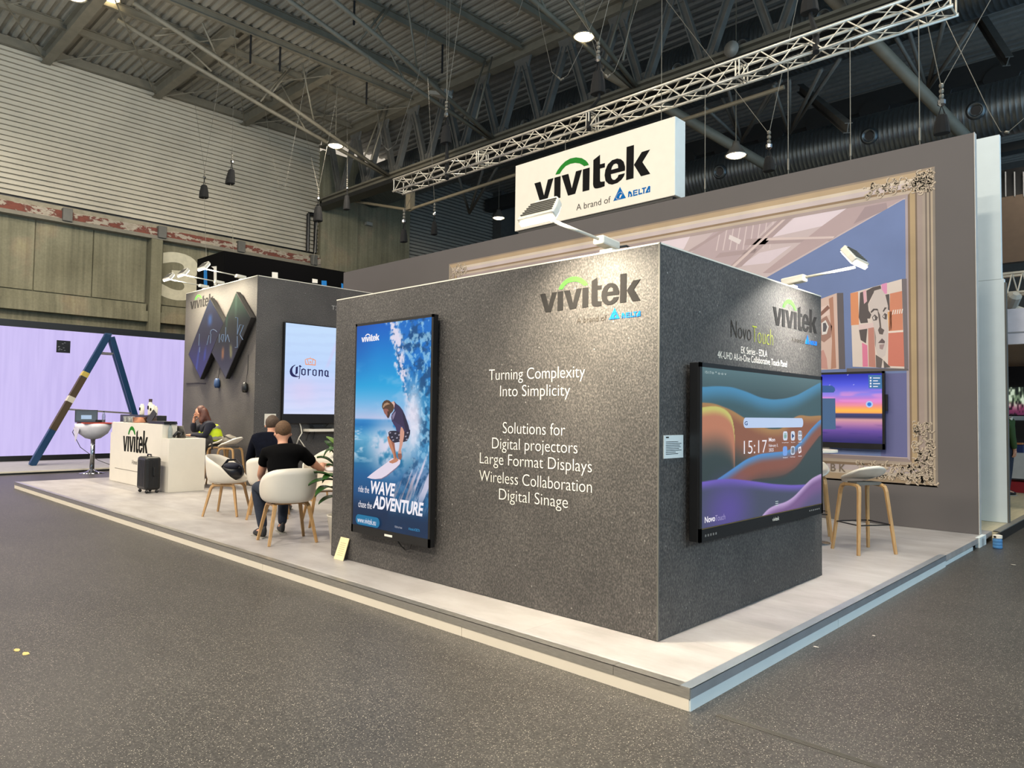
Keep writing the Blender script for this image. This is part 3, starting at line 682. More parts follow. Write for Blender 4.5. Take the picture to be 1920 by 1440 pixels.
decal('surfer_shirt', on_s((548, 318), (575, 304), (600, 335), (650, 372), (690, 425), (722, 495), (748, 570), (772, 640), (785, 705), (740, 722), (700, 715), (684, 640), (672, 690), (652, 722), (610, 702), (600, 660), (570, 610), (545, 575), (536, 520), (545, 480), (580, 430), (570, 370)), EM('screen_shirt', (54, 46, 80)))
decal('shirt_highlight', on_s((548, 500), (572, 462), (600, 440), (590, 480), (572, 530), (556, 560)), EM('screen_shirt_light', (130, 120, 150)))
decal('shirt_shading', on_s((690, 425), (722, 495), (748, 570), (772, 640), (785, 705), (740, 722), (720, 640), (700, 540)), EM('screen_shirt_dark', (36, 34, 62)))
decal('surfer_sleeve', on_s((545, 560), (580, 570), (630, 610), (676, 632), (665, 700), (640, 722), (608, 700), (598, 655), (568, 612)), EM('screen_sleeve', (62, 52, 92)))
decal('surfer_arm', on_s((672, 648), (700, 676), (716, 720), (712, 780), (698, 850), (688, 905), (672, 960), (680, 1010), (684, 1060), (660, 1102), (640, 1085), (628, 1040), (636, 985), (648, 930), (654, 860), (656, 790), (658, 720)), EM('screen_arm', (204, 150, 132)))
decal('surfer_hand', on_s((632, 1010), (680, 1010), (686, 1050), (676, 1085), (662, 1102), (655, 1080), (645, 1092), (636, 1060), (626, 1040)), EM('screen_hand', (140, 92, 82)))
decal('surfer_neck', on_s((535, 320), (578, 304), (590, 340), (580, 400), (545, 420)), EM('screen_neck', (216, 176, 166)))
decal('surfer_head', on_s((432, 410), (470, 398), (530, 420), (528, 480), (515, 520), (500, 537), (482, 515), (470, 490), (452, 470), (440, 440)), EM('screen_face', (146, 92, 84)))
decal('surfer_beard', on_s((490, 440), (528, 440), (526, 490), (512, 525), (500, 537), (486, 515), (494, 480)), EM('screen_beard', (70, 46, 44)))
decal('surfer_hair', on_s((418, 380), (424, 335), (448, 302), (482, 287), (515, 294), (545, 322), (572, 355), (582, 400), (566, 440), (540, 468), (524, 480), (512, 440), (500, 412), (470, 404), (430, 412)), EM('screen_hair', (84, 60, 46)))
decal('hair_light', on_s((430, 378), (450, 340), (490, 320), (530, 345), (500, 350), (460, 368), (440, 396)), EM('screen_hair_light', (168, 132, 104)))
sw = EM('screen_white', (240, 236, 244))
def sline(body, bl, br, h, wt=0.0, sh=0.0, mat=None, name='caption'):
    a, b_ = on_y(*bl, YD), on_y(*br, YD); z = (a.z+b_.z)/2
    obj(name, text_mb(body, ((a.x+b_.x)/2, YD, z+h/2), b_.x-a.x, h, EX, EZ, -EY*.0006, wt, sh), mat or sw, scr)
sline('ride the', (672, 922), (692, 925), .06); sline('WAVE', (695, 925), (741, 932), .115, .035, .2)
sline('chase the', (672, 950), (697, 955), .06); sline('ADVENTURE', (699, 954), (794, 968), .115, .035, .2)
a = on_y(671, 973, YD); b_ = on_y(712, 980, YD)
n = 8; zc = (a.z+b_.z)/2; hh = .045; pl = [(b_.x-.03+hh*math.cos(-math.pi/2+math.pi*j/n), YD, zc+hh*math.sin(-math.pi/2+math.pi*j/n)) for j in range(n+1)]+[(a.x+.03+hh*math.cos(math.pi/2+math.pi*j/n), YD, zc+hh*math.sin(math.pi/2+math.pi*j/n)) for j in range(n+1)]
decal('web_button', pl, EM('screen_button', (20, 112, 156)))
obj('caption', text_mb('www.vivitek.eu', ((a.x+b_.x)/2, YD-.022, zc), (b_.x-a.x)*.84, .05, EX, EZ, -EY*.0006), sw, scr)
sline('©2024 by Vivitek', (740, 991), (754, 992), .022, mat=EM('screen_dimwhite', (190, 190, 200)))
sline('A brand of DELTA', (766, 994), (787, 997), .022, mat=EM('screen_cyan', (60, 160, 215)))
logo(scr, (on_y(678, 641, YD).x, YD, on_y(694, 640, YD).z), on_y(711, 640, YD).x-on_y(678, 641, YD).x, 1.0, EX, -EY, sw, sw, None, brand=False)
obj('maker_badge', MB().box(((sx0+sx1)/2-.05, YS-.002, sz0+.022), ((sx0+sx1)/2+.06, YS, sz0+.04)), TXTW, t)
obj('loose_cable', MB().tube([on_y(744, 1012, -.05), on_y(752, 1024, -.04), on_y(760, 1031, -.03), on_y(768, 1029, -.03), on_y(772, 1018, -.05)], .006, 6), BLACK, t)

# NovoTouch display on the side face
XN = .105
ny0, ny1, nz0, nz1 = on_x(1312, 690, XN).y, on_x(1541.5, 707, XN).y, .585, 1.757
t = thing('touch_display', 'big black touch screen showing coloured waves and the time 15:17', 'display', (.06, (ny0+ny1)/2, nz0))
obj('display_case', MB().box((.03, ny0, nz0), (XN-.008, ny1, nz1)), BLACK, t, bevel=.004)
obj('wall_mount', MB().box((.0005, ny0+.6, .9), (.032, ny1-.6, 1.5)), DSTEEL, t)
mb = MB(); bb = .088
for a in (((XN-.01, ny0, nz0), (XN+.002, ny1, nz0+bb)), ((XN-.01, ny0, nz1-.03), (XN+.002, ny1, nz1)), ((XN-.01, ny0, nz0), (XN+.002, ny0+.03, nz1)), ((XN-.01, ny1-.03, nz0), (XN+.002, ny1, nz1))): mb.box(*a)
obj('bezel', mb, BLACK, t)
obj('gold_strip', MB().box((XN, ny0+.03, nz0+bb-.006), (XN+.003, ny1-.03, nz0+bb-.002)), M('gold_line', (150, 130, 80), .4, .6), t)
def nuv(x, y): u = (x-66)/910.0; tp = 52+113*u; bt = 1340-170*u; return u, (y-tp)/(bt-tp)
def curve(U, pts): q = [nuv(*p) for p in pts]; return np.interp(U, [a for a, _ in q], [b for _, b in q])
def smooth_curve(U, pts):
    f = curve(U, pts); k = 9; pad = np.pad(f, ((0, 0), (k, k)), 'edge'); return sum(pad[:, i:i+f.shape[1]] for i in range(2*k+1))/(2*k+1)
def novo_fn(U, V):
    c = grad(V, [(0, (86, 116, 122)), (.18, (58, 78, 82)), (.4, (50, 66, 68)), (1, (40, 50, 54))])
    def band(c, pts, edge, fill, fall, a=None, b=None, fade=None):
        k = smooth_curve(U, pts); d = V-k; m = ss(-.004, .004, d)
        if a is not None: m = m*ss(a-.01, a+.01, U)
        if b is not None: m = m*ss(b+.01, b-.01, U)
        col = lerp(np.zeros(c.shape)+np.asarray(edge, float), fill, ss(0, fall, d))
        if fade: col = lerp(col, fade[0], ss(fade[1], fade[2], d))
        return c*(1-m[..., None])+col*m[..., None]
    c = band(c, [(66, 215), (150, 205), (250, 212), (350, 250), (450, 300), (550, 318), (650, 310), (750, 285), (980, 180)], (66, 138, 184), (58, 88, 96), .13)
    c = band(c, [(66, 338), (140, 345), (250, 400), (330, 462), (420, 520), (520, 560), (620, 560), (700, 480), (770, 446), (860, 460), (980, 455)], (176, 124, 70), (146, 84, 58), .08, fade=((52, 64, 64), .16, .36))
    k = np.interp(U, [0, .03, .06, .09, .12, .15, .175, .195, .21, .22, .226], [.252, .247, .243, .242, .247, .258, .276, .30, .335, .39, .46]); m = ss(-.004, .004, V-k)*ss(.228, .222, U)
    ball = lerp(lerp(np.zeros(c.shape)+np.array([206., 196, 96]), (196, 118, 84), ss(.01, .07, V-k)), (50, 62, 62), ss(.12, .34, V-k))
    c = c*(1-m[..., None])+ball*m[..., None]
    c = band(c, [(66, 1010), (165, 950), (250, 880), (350, 800), (450, 760), (560, 750), (640, 745), (720, 720), (800, 650), (880, 560), (980, 480)], (70, 140, 212), (140, 78, 62), .075, a=.1, fade=((56, 66, 68), .10, .24))
    c = band(c, [(66, 1000), (300, 985), (420, 965), (560, 955), (650, 935), (750, 870), (850, 740), (980, 600)], (70, 62, 60), (52, 66, 68), .03, a=.35)
    c = band(c, [(66, 970), (160, 955), (250, 955), (400, 982), (550, 1010), (700, 1022), (800, 1020), (980, 1000)], (112, 86, 200), (70, 74, 98), .07)
    c = lerp(c, (92, 70, 168), .8*ss(.26, 0, np.hypot((U-.18)*1.0, (V-.92)*.8)))
    c = band(c, [(66, 1400), (440, 1300), (500, 1215), (570, 1180), (650, 1160), (720, 1118), (800, 1040), (880, 970), (980, 928)], (196, 160, 214), (122, 84, 140), .06, a=.40, fade=((88, 80, 122), .07, .2))
    g = c.mean(-1, keepdims=True); return (c*.88+g*.12)*.93+np.array([7., 10, 11])  # grey veil of reflected light mixed into the picture colours
siw = ny1-ny0-.06; sih = nz1-nz0-bb-.03
scr = picture('screen', t, SCREEN, (XN+.0005, ny0+.03, nz0+bb), EY*siw, EZ*sih, 260, 190, novo_fn, (0, 0, 0))
XD = XN+.0015
def nxy(x, y): u, v = nuv(x, y); return Vector((XD, ny0+.03+siw*u, nz0+bb+sih*(1-v)))
def rrect(c, w_, h_, r, plane='x', n=6):
    pts = []
    for cx_, cy_, a0 in ((w_/2-r, h_/2-r, 0), (-w_/2+r, h_/2-r, 90), (-w_/2+r, -h_/2+r, 180), (w_/2-r, -h_/2+r, 270)):
        for j in range(n+1):
            a_ = math.radians(a0+90*j/n); pts.append((cx_+r*math.cos(a_), cy_+r*math.sin(a_)))
    c = Vector(c)
    return [c+(EY if plane == 'x' else EX)*p_+EZ*q_ for p_, q_ in pts]
def nrect(xa, ya, xb, yb, mat, name, r=.5):
    a, b_ = nxy(xa, (ya+yb)/2), nxy(xb, (ya+yb)/2); w_ = b_.y-a.y; t0, t1 = nxy((xa+xb)/2, ya), nxy((xa+xb)/2, yb); h_ = t0.z-t1.z
    return obj(name, MB().slab([rrect(((XD), (a.y+b_.y)/2, (t0.z+t1.z)/2), w_, h_, min(w_, h_)*r*.98)], (.0008, 0, 0)), mat, scr)
nrect(328, 468, 803, 548, EM('screen_searchbar', (186, 205, 236)), 'search_bar')
def ntext(body, xa, ya, xb, yb, mat=sw, wt=0.0, name='screen_text'):
    a, b_ = nxy(xa, (ya+yb)/2), nxy(xb, (ya+yb)/2); t0, t1 = nxy((xa+xb)/2, ya), nxy((xa+xb)/2, yb)
    obj(name, text_mb(body, (XD+.001, (a.y+b_.y)/2, (t0.z+t1.z)/2), b_.y-a.y, t0.z-t1.z, EY, EZ, EX*.0006, wt), mat, scr)
ntext('G', 335, 492, 356, 525, EM('screen_navy', (40, 70, 120)), .02)
ntext('15:17', 330, 650, 497, 755, sw, -.01); ntext('Mon', 513, 630, 561, 662, sw, .015); ntext('February 3,', 513, 682, 585, 712); ntext('2025', 513, 717, 550, 743)
ntext('15:17', 82, 85, 118, 105, EM('screen_palegrey', (190, 205, 205))); ntext('o * o o v', 122, 88, 212, 112, EM('screen_palegrey', (190, 205, 205)))
ic = EM('screen_icon', (205, 215, 232))
for (xa, ya, xb, yb) in ((628, 580, 664, 655), (694, 580, 728, 657), (757, 577, 791, 657), (626, 703, 662, 780), (693, 703, 727, 773)): nrect(xa, ya, xb, yb, ic if xa != 626 else EM('screen_icon_blue', (120, 160, 225)), 'app_icon', .3)
nrect(697, 712, 723, 765, EM('screen_icon_dark', (60, 62, 70)), 'app_icon', .3)
nrect(634, 595, 658, 640, EM('screen_icon_green', (90, 150, 130)), 'app_icon', .3)
a = nxy(702, 600); obj('app_icon', MB().slab([[nxy(702, 598), nxy(722, 620), nxy(702, 640)]], (.002, 0, 0)), EM('screen_navy', (40, 70, 120)), scr)
for (xa, ya) in ((761, 584), (777, 584), (761, 622), (777, 622)): nrect(xa, ya, xa+11, ya+26, EM('screen_icon_dark', (60, 62, 70)), 'app_icon', .2)
c0 = nxy(772, 735); mb = MB(); ra, rb_ = .032, .016
gear = [Vector((XD, c0.y+(ra if (j//2) % 2 else ra*.75)*math.cos(j*math.pi/8), c0.z+(ra if (j//2) % 2 else ra*.75)*math.sin(j*math.pi/8))) for j in range(16)]
hole = [Vector((XD, c0.y+rb_*math.cos(j*math.pi/5), c0.z+rb_*math.sin(j*math.pi/5))) for j in range(10)]
obj('app_icon', mb.slab([gear, hole], (.0008, 0, 0)), sw, scr)
for s_, xa, ya, xb in (('AV TapeManager', 618, 668, 673), ('Play Store', 694, 667, 730), ('Launcher', 757, 664, 790), ('Whiteboard', 625, 790, 664), ('File Manager', 688, 787, 730), ('Settings', 757, 781, 788)): ntext(s_, xa, ya, xb, ya+10)
ntext('Novo', 82, 1243, 143, 1292, sw, .02); ntext('Touch', 145, 1237, 206, 1283, EM('screen_lilac', (170, 160, 205)), -.01)
for y_ in (1150, 1166, 1182): nrect(565, y_, 587, y_+5, EM('screen_palegrey', (190, 205, 205)), 'menu_bar', .1)
obj('maker_badge', text_mb('vivitek', (XN+.003, (ny0+ny1)/2+.1, nz0+.045), .12, .03, EY, EZ, EX*.001), TXTW, t)
mb = MB()
for j in range(6): mb.box((XN+.002, ny1-.30+j*.04, nz0+.042), (XN+.004, ny1-.28+j*.04, nz0+.052))
for j in range(5): mb.box((XN+.002, ny0+.07+j*.035, nz0+.03), (XN+.004, ny0+.085+j*.035, nz0+.045))
obj('front_ports', mb, M('grey_port', (120, 120, 118)), t)

# information card and leaning card
t = thing('information_card', 'small white printed card on the block beside the big touch screen', 'card', (0, .17, 1.13))
obj('card', MB().box((.0005, .054, 1.132), (.006, .288, 1.279)), COOLW, t)
mb = MB()
for j in range(8): mb.box((.006, .075, 1.235-j*.011), (.0066, .075+(.15, .19, .17, .18, .16, .19, .12, .15)[j], 1.2385-j*.011))
mb.box((.006, .075, 1.262), (.0066, .11, 1.27)); obj('print_lines', mb, INKG, t)
a, b_, c_, d_ = on_z(626.5, 1047.5, 0), on_z(643.8, 1052, 0), on_y(655.8, 1010, -.006), on_y(640, 1006.5, -.006)
t = thing('leaning_card', 'small cream card leaning at the foot of the block under the surfer screen', 'card', (-3.45, -.05, 0))
nn = (b_-a).cross(d_-a).normalized()
if nn.y > 0: nn = -nn
obj('card', MB().slab([[a, b_, c_, d_]], nn*.006), M('cream_card', (232, 216, 168), .6, var=.03), t)
mb = MB()
for j in range(7):
    q = .2+.09*j; p0 = a.lerp(d_, q); p1 = b_.lerp(c_, q); u0 = p0.lerp(p1, .2)+nn*.0065; u1 = p0.lerp(p1, .8)+nn*.0065; dz = (d_-a)*.025
    mb.slab([[u0, u1, u1+dz, u0+dz]], nn*.0005)
obj('print_lines', mb, M('faint_print', (190, 176, 140), .6), t)

# ------------------------------------------------------------------ arm lamps on the walls
def arm_lamp(base, out, L, rise, label, energy, col=(1, .88, .66), side=None, hw=.3):
    """base on a wall top, out = unit vector away from the wall, lamp head looks back at the wall"""
    base, out = Vector(base), Vector(out); side = Vector((-out.y, out.x, 0))
    t = thing('arm_spotlight', label, 'lamp', base, 'arm spotlights')
    R = Matrix((side, out, EZ)).transposed()
    tip = base+out*L+EZ*rise; d = (tip-(base+EZ*.05)).normalized()
    obj('clamp', MB().cbox(base+EZ*.008, (.1, .1, .016), R), WHITE, t)
    u = side.cross(d); Rb = Matrix((side, d, u if u.z > 0 else -u)).transposed()
    obj('driver_box', MB().cbox(base+EZ*.055+d*.04, (.085, .2, .06), Rb), M('pale_grey_casting', (206, 202, 190), .45), t, bevel=.012)
    obj('arm', MB().tube([base+EZ*.06+d*.13, tip-d*.05], .011, 8), M('pale_grey_casting', (206, 202, 190), .45), t, smooth=True)
    # head: D-shaped ribbed casting, its glass looks back and down at the wall
    back = -out; a = math.radians(40)
    g = (back*math.cos(a)-EZ*math.sin(a)).normalized(); u2 = side.cross(g); u2 = u2 if u2.z > 0 else -u2
    o0 = tip-EZ*.01-side*.07; H_ = .17
    out_ = [(-hw/2, 0), (hw/2, 0), (hw/2*.96, H_*.35), (hw/2*.8, H_*.8), (hw/2*.62, H_), (-hw/2*.62, H_), (-hw/2*.8, H_*.8), (-hw/2*.96, H_*.35)]
    obj('lamp_head', MB().slab([[o0+side*p_+u2*q_ for p_, q_ in out_]], -g*.05), M('pale_grey_casting', (206, 202, 190), .45), t, bevel=.008)
    mb = MB(); Rg = Matrix((side, g, u2)).transposed()
    for k_ in range(6): mb.cbox(o0-g*.053+u2*(.03+.021*k_), (hw*(.86-.03*k_), .012, .006), Rg)
    obj('cooling_fins', mb, DSTEEL, t)
    obj('lamp_glass', MB().slab([[o0+side*p_*.92+u2*(q_*.9+.004)+g*.004 for p_, q_ in out_]], g*.004), LED, t)
    obj('lens_edge', MB().cbox(o0-u2*.006-g*.012, (hw*.9, .03, .012), Rg), LED, t)
    obj('plug_lead', MB().tube([base+EZ*.05-d*.06, base+EZ*.07-d*.12+side*.05, base+EZ*.05-d*.14+side*.08, base-d*.13+side*.08], .008, 6), BLACK, t)
    l = area('arm_spotlight_light', o0+u2*H_*.4+g*.03, base-EZ*1.5, energy, col, hw*.8, .1, 2.3)
    return t
arm_lamp((-.42, .05, 2.506), (0, -1, 0), .66, .10, 'arm spotlight over the surfer and slogan face of the near block', 60)
arm_lamp((-.05, 2.12, 2.506), (1, 0, 0), .58, .11, 'arm spotlight over the touch screen face of the near block', 46, col=(1, .96, .88))

# ------------------------------------------------------------------ the far block
FX, FY, FH = -10.15, 2.41, 3.90
t = far = thing('display_wall_block', 'taller dark stone-print block behind the counter with tilted diamond screens', 'exhibition wall', (-11.75, 4.4, 0))
obj('stone_cladding', MB().box((-13.38, FY, .004), (FX, 6.42, FH)), STONE, t)
mb = MB(); mb.box((-13.38, FY-.004, FH-.006), (FX+.004, FY+.02, FH+.006)); mb.box((FX-.02, FY, FH-.006), (FX+.004, 6.42, FH+.006))
obj('top_edge_trim', mb, WHITE, t)
logo(t, (-13.14, FY-.001, 3.53), 1.12, .95, EX, -EY, INKG, LIME, None, brand=False)
obj('stand_number', text_mb('T35', (FX+.001, 4.10, 3.485), .21, .085, EY, EZ, EX*.0015), M('pale_grey_lettering', (170, 168, 162)), t)
for k, (bx, lb) in enumerate(((-12.52, 'arm spotlight over the diamond screens, leftmost of three'), (-11.80, 'arm spotlight over the diamond screens, middle of three'), (-10.86, 'arm spotlight over the diamond screens, rightmost of three'))):
    arm_lamp((bx, FY+.05, FH+.006), (0, -1, 0), .75, .10, lb, 62, hw=.34)
# diamond screens
def diamond(pts, fn, label, lines):
    Yd = FY-.12
    q = [on_y(*p, Yd) for p in pts]      # top, left, bottom, right
    c = sum(q, Vector((0, 0, 0)))/4
    t = thing('diamond_display', label, 'display', (c.x, FY-.06, c.z))
    obj('display_case', MB().slab([q], (0, .085, 0)), BLACK, t)
    ins = [c+(p-c)*.965 for p in q]
    o = MB(); nn = 26
    for j in range(nn+1):
        for i in range(nn+1):
            a_, b_ = i/nn, j/nn; p = ins[0]*(1-a_)*(1-b_)+ins[1]*(1-a_)*b_+ins[3]*a_*(1-b_)+ins[2]*a_*b_; o.v.append(p+Vector((0, -.002, 0)))
    o.f = [(j*(nn+1)+i, j*(nn+1)+i+1, (j+1)*(nn+1)+i+1, (j+1)*(nn+1)+i) for j in range(nn) for i in range(nn)]
    s = obj('screen', o, SCREEN, t, fixn=False)
    X = np.array([p.x for p in o.v]); Z = np.array([p.z for p in o.v]); x0, x1, z0, z1 = X.min(), X.max(), Z.min(), Z.max()
    cc = np.clip(fn((X-x0)/(x1-x0), 1-(Z-z0)/(z1-z0)), 0, 255)/255.; cc = np.where(cc <= .04045, cc/12.92, ((cc+.055)/1.055)**2.4)
    at = s.data.color_attributes.new('picture', 'FLOAT_COLOR', 'POINT'); rg = np.ones((len(cc), 4), np.float32); rg[:, :3] = cc; at.data.foreach_set('color', rg.ravel())
    obj('wall_mount', MB().box((c.x-.25, FY-.04, c.z-.25), (c.x+.25, FY-.0005, c.z+.25)), DSTEEL, t)
    for ln in lines: obj('neon_outline', MB().tube([on_y(*p, Yd-.006) for p in ln], .006, 5), EM('neon_line', (120, 140, 165)), s)
def fa(u, v):
    c = grad(v, [(0, (34, 62, 108)), (.2, (26, 38, 78)), (.5, (24, 24, 52)), (.8, (34, 34, 92)), (1, (44, 42, 104))]); c = lerp(c, (40, 110, 190), .8*ss(.10, 0, np.abs(u-.62))*ss(.08, 0, np.abs(v-.27)-.02))
    c = lerp(c, (50, 80, 170), .6*ss(.05, 0, np.abs(u-.3+.25*(v-.7)))*ss(.5, .7, v)); return lerp(c, (40, 62, 170), .7*ss(.05, 0, np.abs(u-.5+.2*(v-.7)))*ss(.55, .7, v)*ss(.8, .75, v))
def fb(u, v):
    c = grad(v, [(0, (84, 110, 84)), (.15, (70, 96, 76)), (.35, (30, 36, 40)), (.6, (26, 28, 34)), (.8, (36, 36, 48)), (1, (70, 70, 74))]); c = lerp(c, (110, 150, 120), .5*ss(.05, 0, np.abs(u-.62))*ss(.4, .1, v)); c = lerp(c, (60, 120, 90), .5*ss(.05, 0, np.abs(u-.38))*ss(.5, .3, v))
    c = lerp(c, (190, 120, 60), .75*ss(.06, 0, np.abs(u-.30))*ss(.60, .68, v)*ss(.80, .74, v)); return lerp(c, (170, 160, 90), .7*ss(.06, 0, np.abs(u-.52-.15*(v-.7)))*ss(.58, .66, v)*ss(.79, .74, v))
def zz(*p): return [(340+a/7.2, 530+b/7.2) for a, b in p]
diamond([(394, 558), (353, 665), (375.5, 711), (420, 605)], fa, 'diamond-tilted dark screen with blue glow, the left one of the pair',
        [zz((390, 690), (400, 645), (430, 630), (460, 645), (480, 665)), zz((245, 690), (235, 850)), zz((375, 710), (345, 840)), zz((400, 690), (392, 820)), zz((250, 870), (245, 940))])
diamond([(443, 547), (397, 661), (423, 710), (471, 595)], fb, 'diamond-tilted dark screen with green and amber glow, the right one of the pair',
        [zz((730, 470), (762, 475), (755, 700), (790, 570), (840, 575), (790, 700), (830, 770)), zz((725, 875), (755, 875), (755, 720)), zz((600, 600), (595, 800), (625, 700), (650, 800)), zz((515, 690), (510, 810)), zz((550, 700), (535, 760), (560, 800), (575, 700), (550, 700))])
for k, (q, col, lb) in enumerate((((407, 719), M('blue_plug', (30, 58, 98)), 'blue cable plug hanging on the far block under the left diamond screen'), ((459, 727), BLACK, 'black cable plug hanging on the far block under the right diamond screen'))):
    c = on_y(*q, FY-.05); t = thing('hanging_plug', lb, 'plug', c)
    obj('plug_body', MB().lathe([(.03, .10), (.055, .06), (.06, -.04), (.04, -.09)], c, 12), col, t, smooth=True)
    obj('lead', MB().tube([c+Vector((0, .02, .1)), c+Vector((.01, .045, .35)), c+Vector((0, .045, .62))], .005, 5), BLACK, t)
tag(obj('wall_cable', MB().tube([on_y(349, 719, FY-.012), on_y(372, 718, FY-.012), on_y(385, 719, FY-.012)], .008, 5), BLACK), 'thin dark cable crossing the far block below the left diamond screen', 'cable')

# Corona display on the far block's side
XC = FX+.10
cy0, cy1 = on_x(536, 605, XC).y, on_x(629.5, 620, XC).y+.22; cz0, cz1 = on_x(531, 776, XC).z, on_x(536, 605, XC).z
t = thing('beer_display', 'bright pale blue screen with a beer logo on the far block', 'display', (FX+.05, (cy0+cy1)/2, cz0))
obj('display_case', MB().box((FX+.03, cy0-.02, cz0-.18), (XC-.004, cy1+.02, cz1+.02)), BLACK, t, bevel=.004)
obj('wall_mount', MB().box((FX+.0005, cy0+.3, 1.6), (FX+.032, cy1-.3, 2.5)), DSTEEL, t)
def cor(U, V):
    c = grad(V, [(0, (196, 222, 252)), (.5, (190, 214, 252)), (.7, (204, 210, 248)), (1, (214, 222, 252))]); c = lerp(c, (212, 198, 238), .5*ss(.05, .0, np.abs(U-.95+.55*V))*ss(.05, .15, V)*ss(.5, .42, V))
    c = lerp(c, (180, 200, 240), .5*ss(.3, .5, np.sin(V*60+U*3))*.4); return lerp(c, (222, 206, 238), .5*ss(.35, .0, np.hypot(U-.3, (V-.75)*1.4)))
scr = picture('screen', t, SCREEN, (XC, cy0, cz0), EY*(cy1-cy0), EZ*(cz1-cz0), 40, 60, cor, (0, 0, 0))
navy = EM('screen_deepnavy', (22, 24, 84)); XCD = XC+.002
def cz(*p): return [on_x(530+a/17.45, 650+b/17.45, XCD) for a, b in p]
LETT = [[[(435,595),(380,600),(300,650),(245,730),(228,810),(240,890),(285,955),(350,990),(440,1000),(530,990),(555,968),(480,965),(410,935),(350,890),(320,830),(312,760),(330,690),(370,640)]],
 [[(430,665),(500,645),(490,870),(415,920)]], [[(553,640),(578,640),(562,960),(555,1030),(540,1060),(520,1050),(540,1000)]], [[(520,640),(565,600),(630,658),(580,668),(545,655)]],
 [[(610,740),(680,710),(755,750),(750,920),(685,945),(605,905)], [(650,770),(690,748),(720,775),(715,890),(690,910),(645,880)]],
 [[(805,735),(845,720),(860,750),(900,730),(940,755),(920,770),(860,775),(855,940),(820,950),(815,760)]],
 [[(975,770),(1045,735),(1115,770),(1110,940),(1050,965),(970,925)], [(1010,790),(1050,765),(1080,795),(1075,915),(1050,935),(1008,905)]],
 [[(1170,760),(1205,750),(1225,770),(1270,750),(1320,780),(1315,970),(1275,975),(1280,800),(1225,800),(1215,965),(1175,970),(1180,780)]],
 [[(1370,790),(1430,765),(1500,800),(1495,950),(1520,970),(1500,995),(1460,985),(1430,990),(1365,940)], [(1410,810),(1440,800),(1460,825),(1455,940),(1440,950),(1408,920)]]]
mb = MB()
for l in LETT: mb.slab([cz(*q) for q in l], (.001, 0, 0))
obj('logo_lettering', mb, navy, scr)
mb = MB(); org_ = EM('screen_orange', (240, 150, 100))
mb.slab([cz((720,430),(790,390),(900,375),(1000,395),(1085,445),(1075,470),(990,420),(900,400),(800,412),(730,445))], (.001, 0, 0))
mb.slab([cz((740,560),(900,570),(1080,590),(1075,620),(900,600),(745,590))], (.001, 0, 0)); mb.slab([cz((875,500),(905,470),(935,500),(905,540))], (.001, 0, 0))
mb.slab([cz((725,445),(745,445),(770,560),(745,560))], (.001, 0, 0)); mb.slab([cz((1060,470),(1085,460),(1075,590),(1050,585))], (.001, 0, 0)); mb.slab([cz((900,330),(912,330),(912,380),(900,380))], (.001, 0, 0))
mb.slab([cz((800,420),(820,415),(860,560),(840,565))], (.001, 0, 0)); mb.slab([cz((980,420),(1000,425),(965,570),(945,570))], (.001, 0, 0))
obj('logo_crown', mb, org_, scr)
t = thing('wall_card', 'small white card on the far block beside the beer screen', 'card', (FX, 2.73, 1.18))
obj('card', MB().box((FX+.0005, 2.618, 1.12), (FX+.008, 2.845, 1.335)), WHITE, t)
t = thing('wall_shelf', 'white wall shelf with a router under the beer screen', 'shelf', (FX+.1, 3.85, 1.0))
obj('board', MB().box((FX+.001, 3.42, 1.0), (FX+.24, 4.5, 1.05)), WHITE, t)
t = thing('wifi_router', 'black router with two spread aerials on the white wall shelf', 'router', (FX+.12, 3.75, 1.052))
obj('router_body', MB().box((FX+.04, 3.55, 1.052), (FX+.18, 3.95, 1.08)), BLACK, t)
for s in (-1, 1): obj('aerial', MB().tube([(FX+.06, 3.75+s*.12, 1.07), (FX+.06, 3.75+s*.33, 1.27)], .008, 5), BLACK, t)
tag(obj('white_cable', MB().tube([on_x(557, 781, FX+.03), on_x(564, 800, FX+.04), on_x(566, 812, FX+.05), on_x(561, 820, FX+.04), on_x(556, 832, FX+.04), on_x(560, 822, FX+.03), on_x(568, 833, FX+.03), on_x(575, 845, FX+.03)], .012, 6), WHITE, smooth=True), 'white power cable dangling below the beer screen', 'cable')
mb = MB().tube([on_x(585, 806, FX+.05), on_x(578, 815, FX+.05), on_x(574, 826, FX+.03)], .008, 5); mb.tube([on_x(590, 808, FX+.05), on_x(588, 822, FX+.05), on_x(584, 830, FX+.05)], .008, 5)
tag(obj('black_cables', mb, BLACK), 'two black cables hanging from the router shelf', 'cable')
def on_d(px, py, d): return CAM + ray(px, py)*d

# ------------------------------------------------------------------ the mural wall at the back of the stand
YW = 6.43
t = wall = thing('mural_wall', 'wide grey back wall printed with a gilt picture frame and a gallery interior', 'exhibition wall', (-6.5, 6.5, 0))
obj('wall_panel', MB().box((-13.5, YW, .002), (.485, YW+.10, 4.98)), GREYW, t)
obj('end_profile', MB().box((.485, YW-.004, .002), (.492, YW+.104, 4.984)), M('pale_edge_profile', (190, 186, 180), .5), t)
pf = obj('gallery_print', MB().box((-9.36, YW-.0004, .55), (.03, YW-.0001, 4.64)), M('print_pinkish_ceiling', (184, 168, 170), .8, var=.03, scale=1), t)
def prn(name, pts, col, e=.002, par=None, var=.03):
    """flat printed shape on the mural, outline as (x, z) or picture points"""
    P = [Vector((a, YW-e*.4, b)) if abs(a) < 20 else on_y(a, b, YW-e*.4) for a, b in pts]
    return obj(name, MB().slab([P], (0, .00015, 0)), M('print_%d_%d_%d' % tuple(col), col, .8, var=var, scale=2), par or pf)
d0, d1 = on_y(1693, 374.6, YW), on_y(1445, 516, YW)
k = (d1.z-d0.z)/(d1.x-d0.x); xk = -5.2
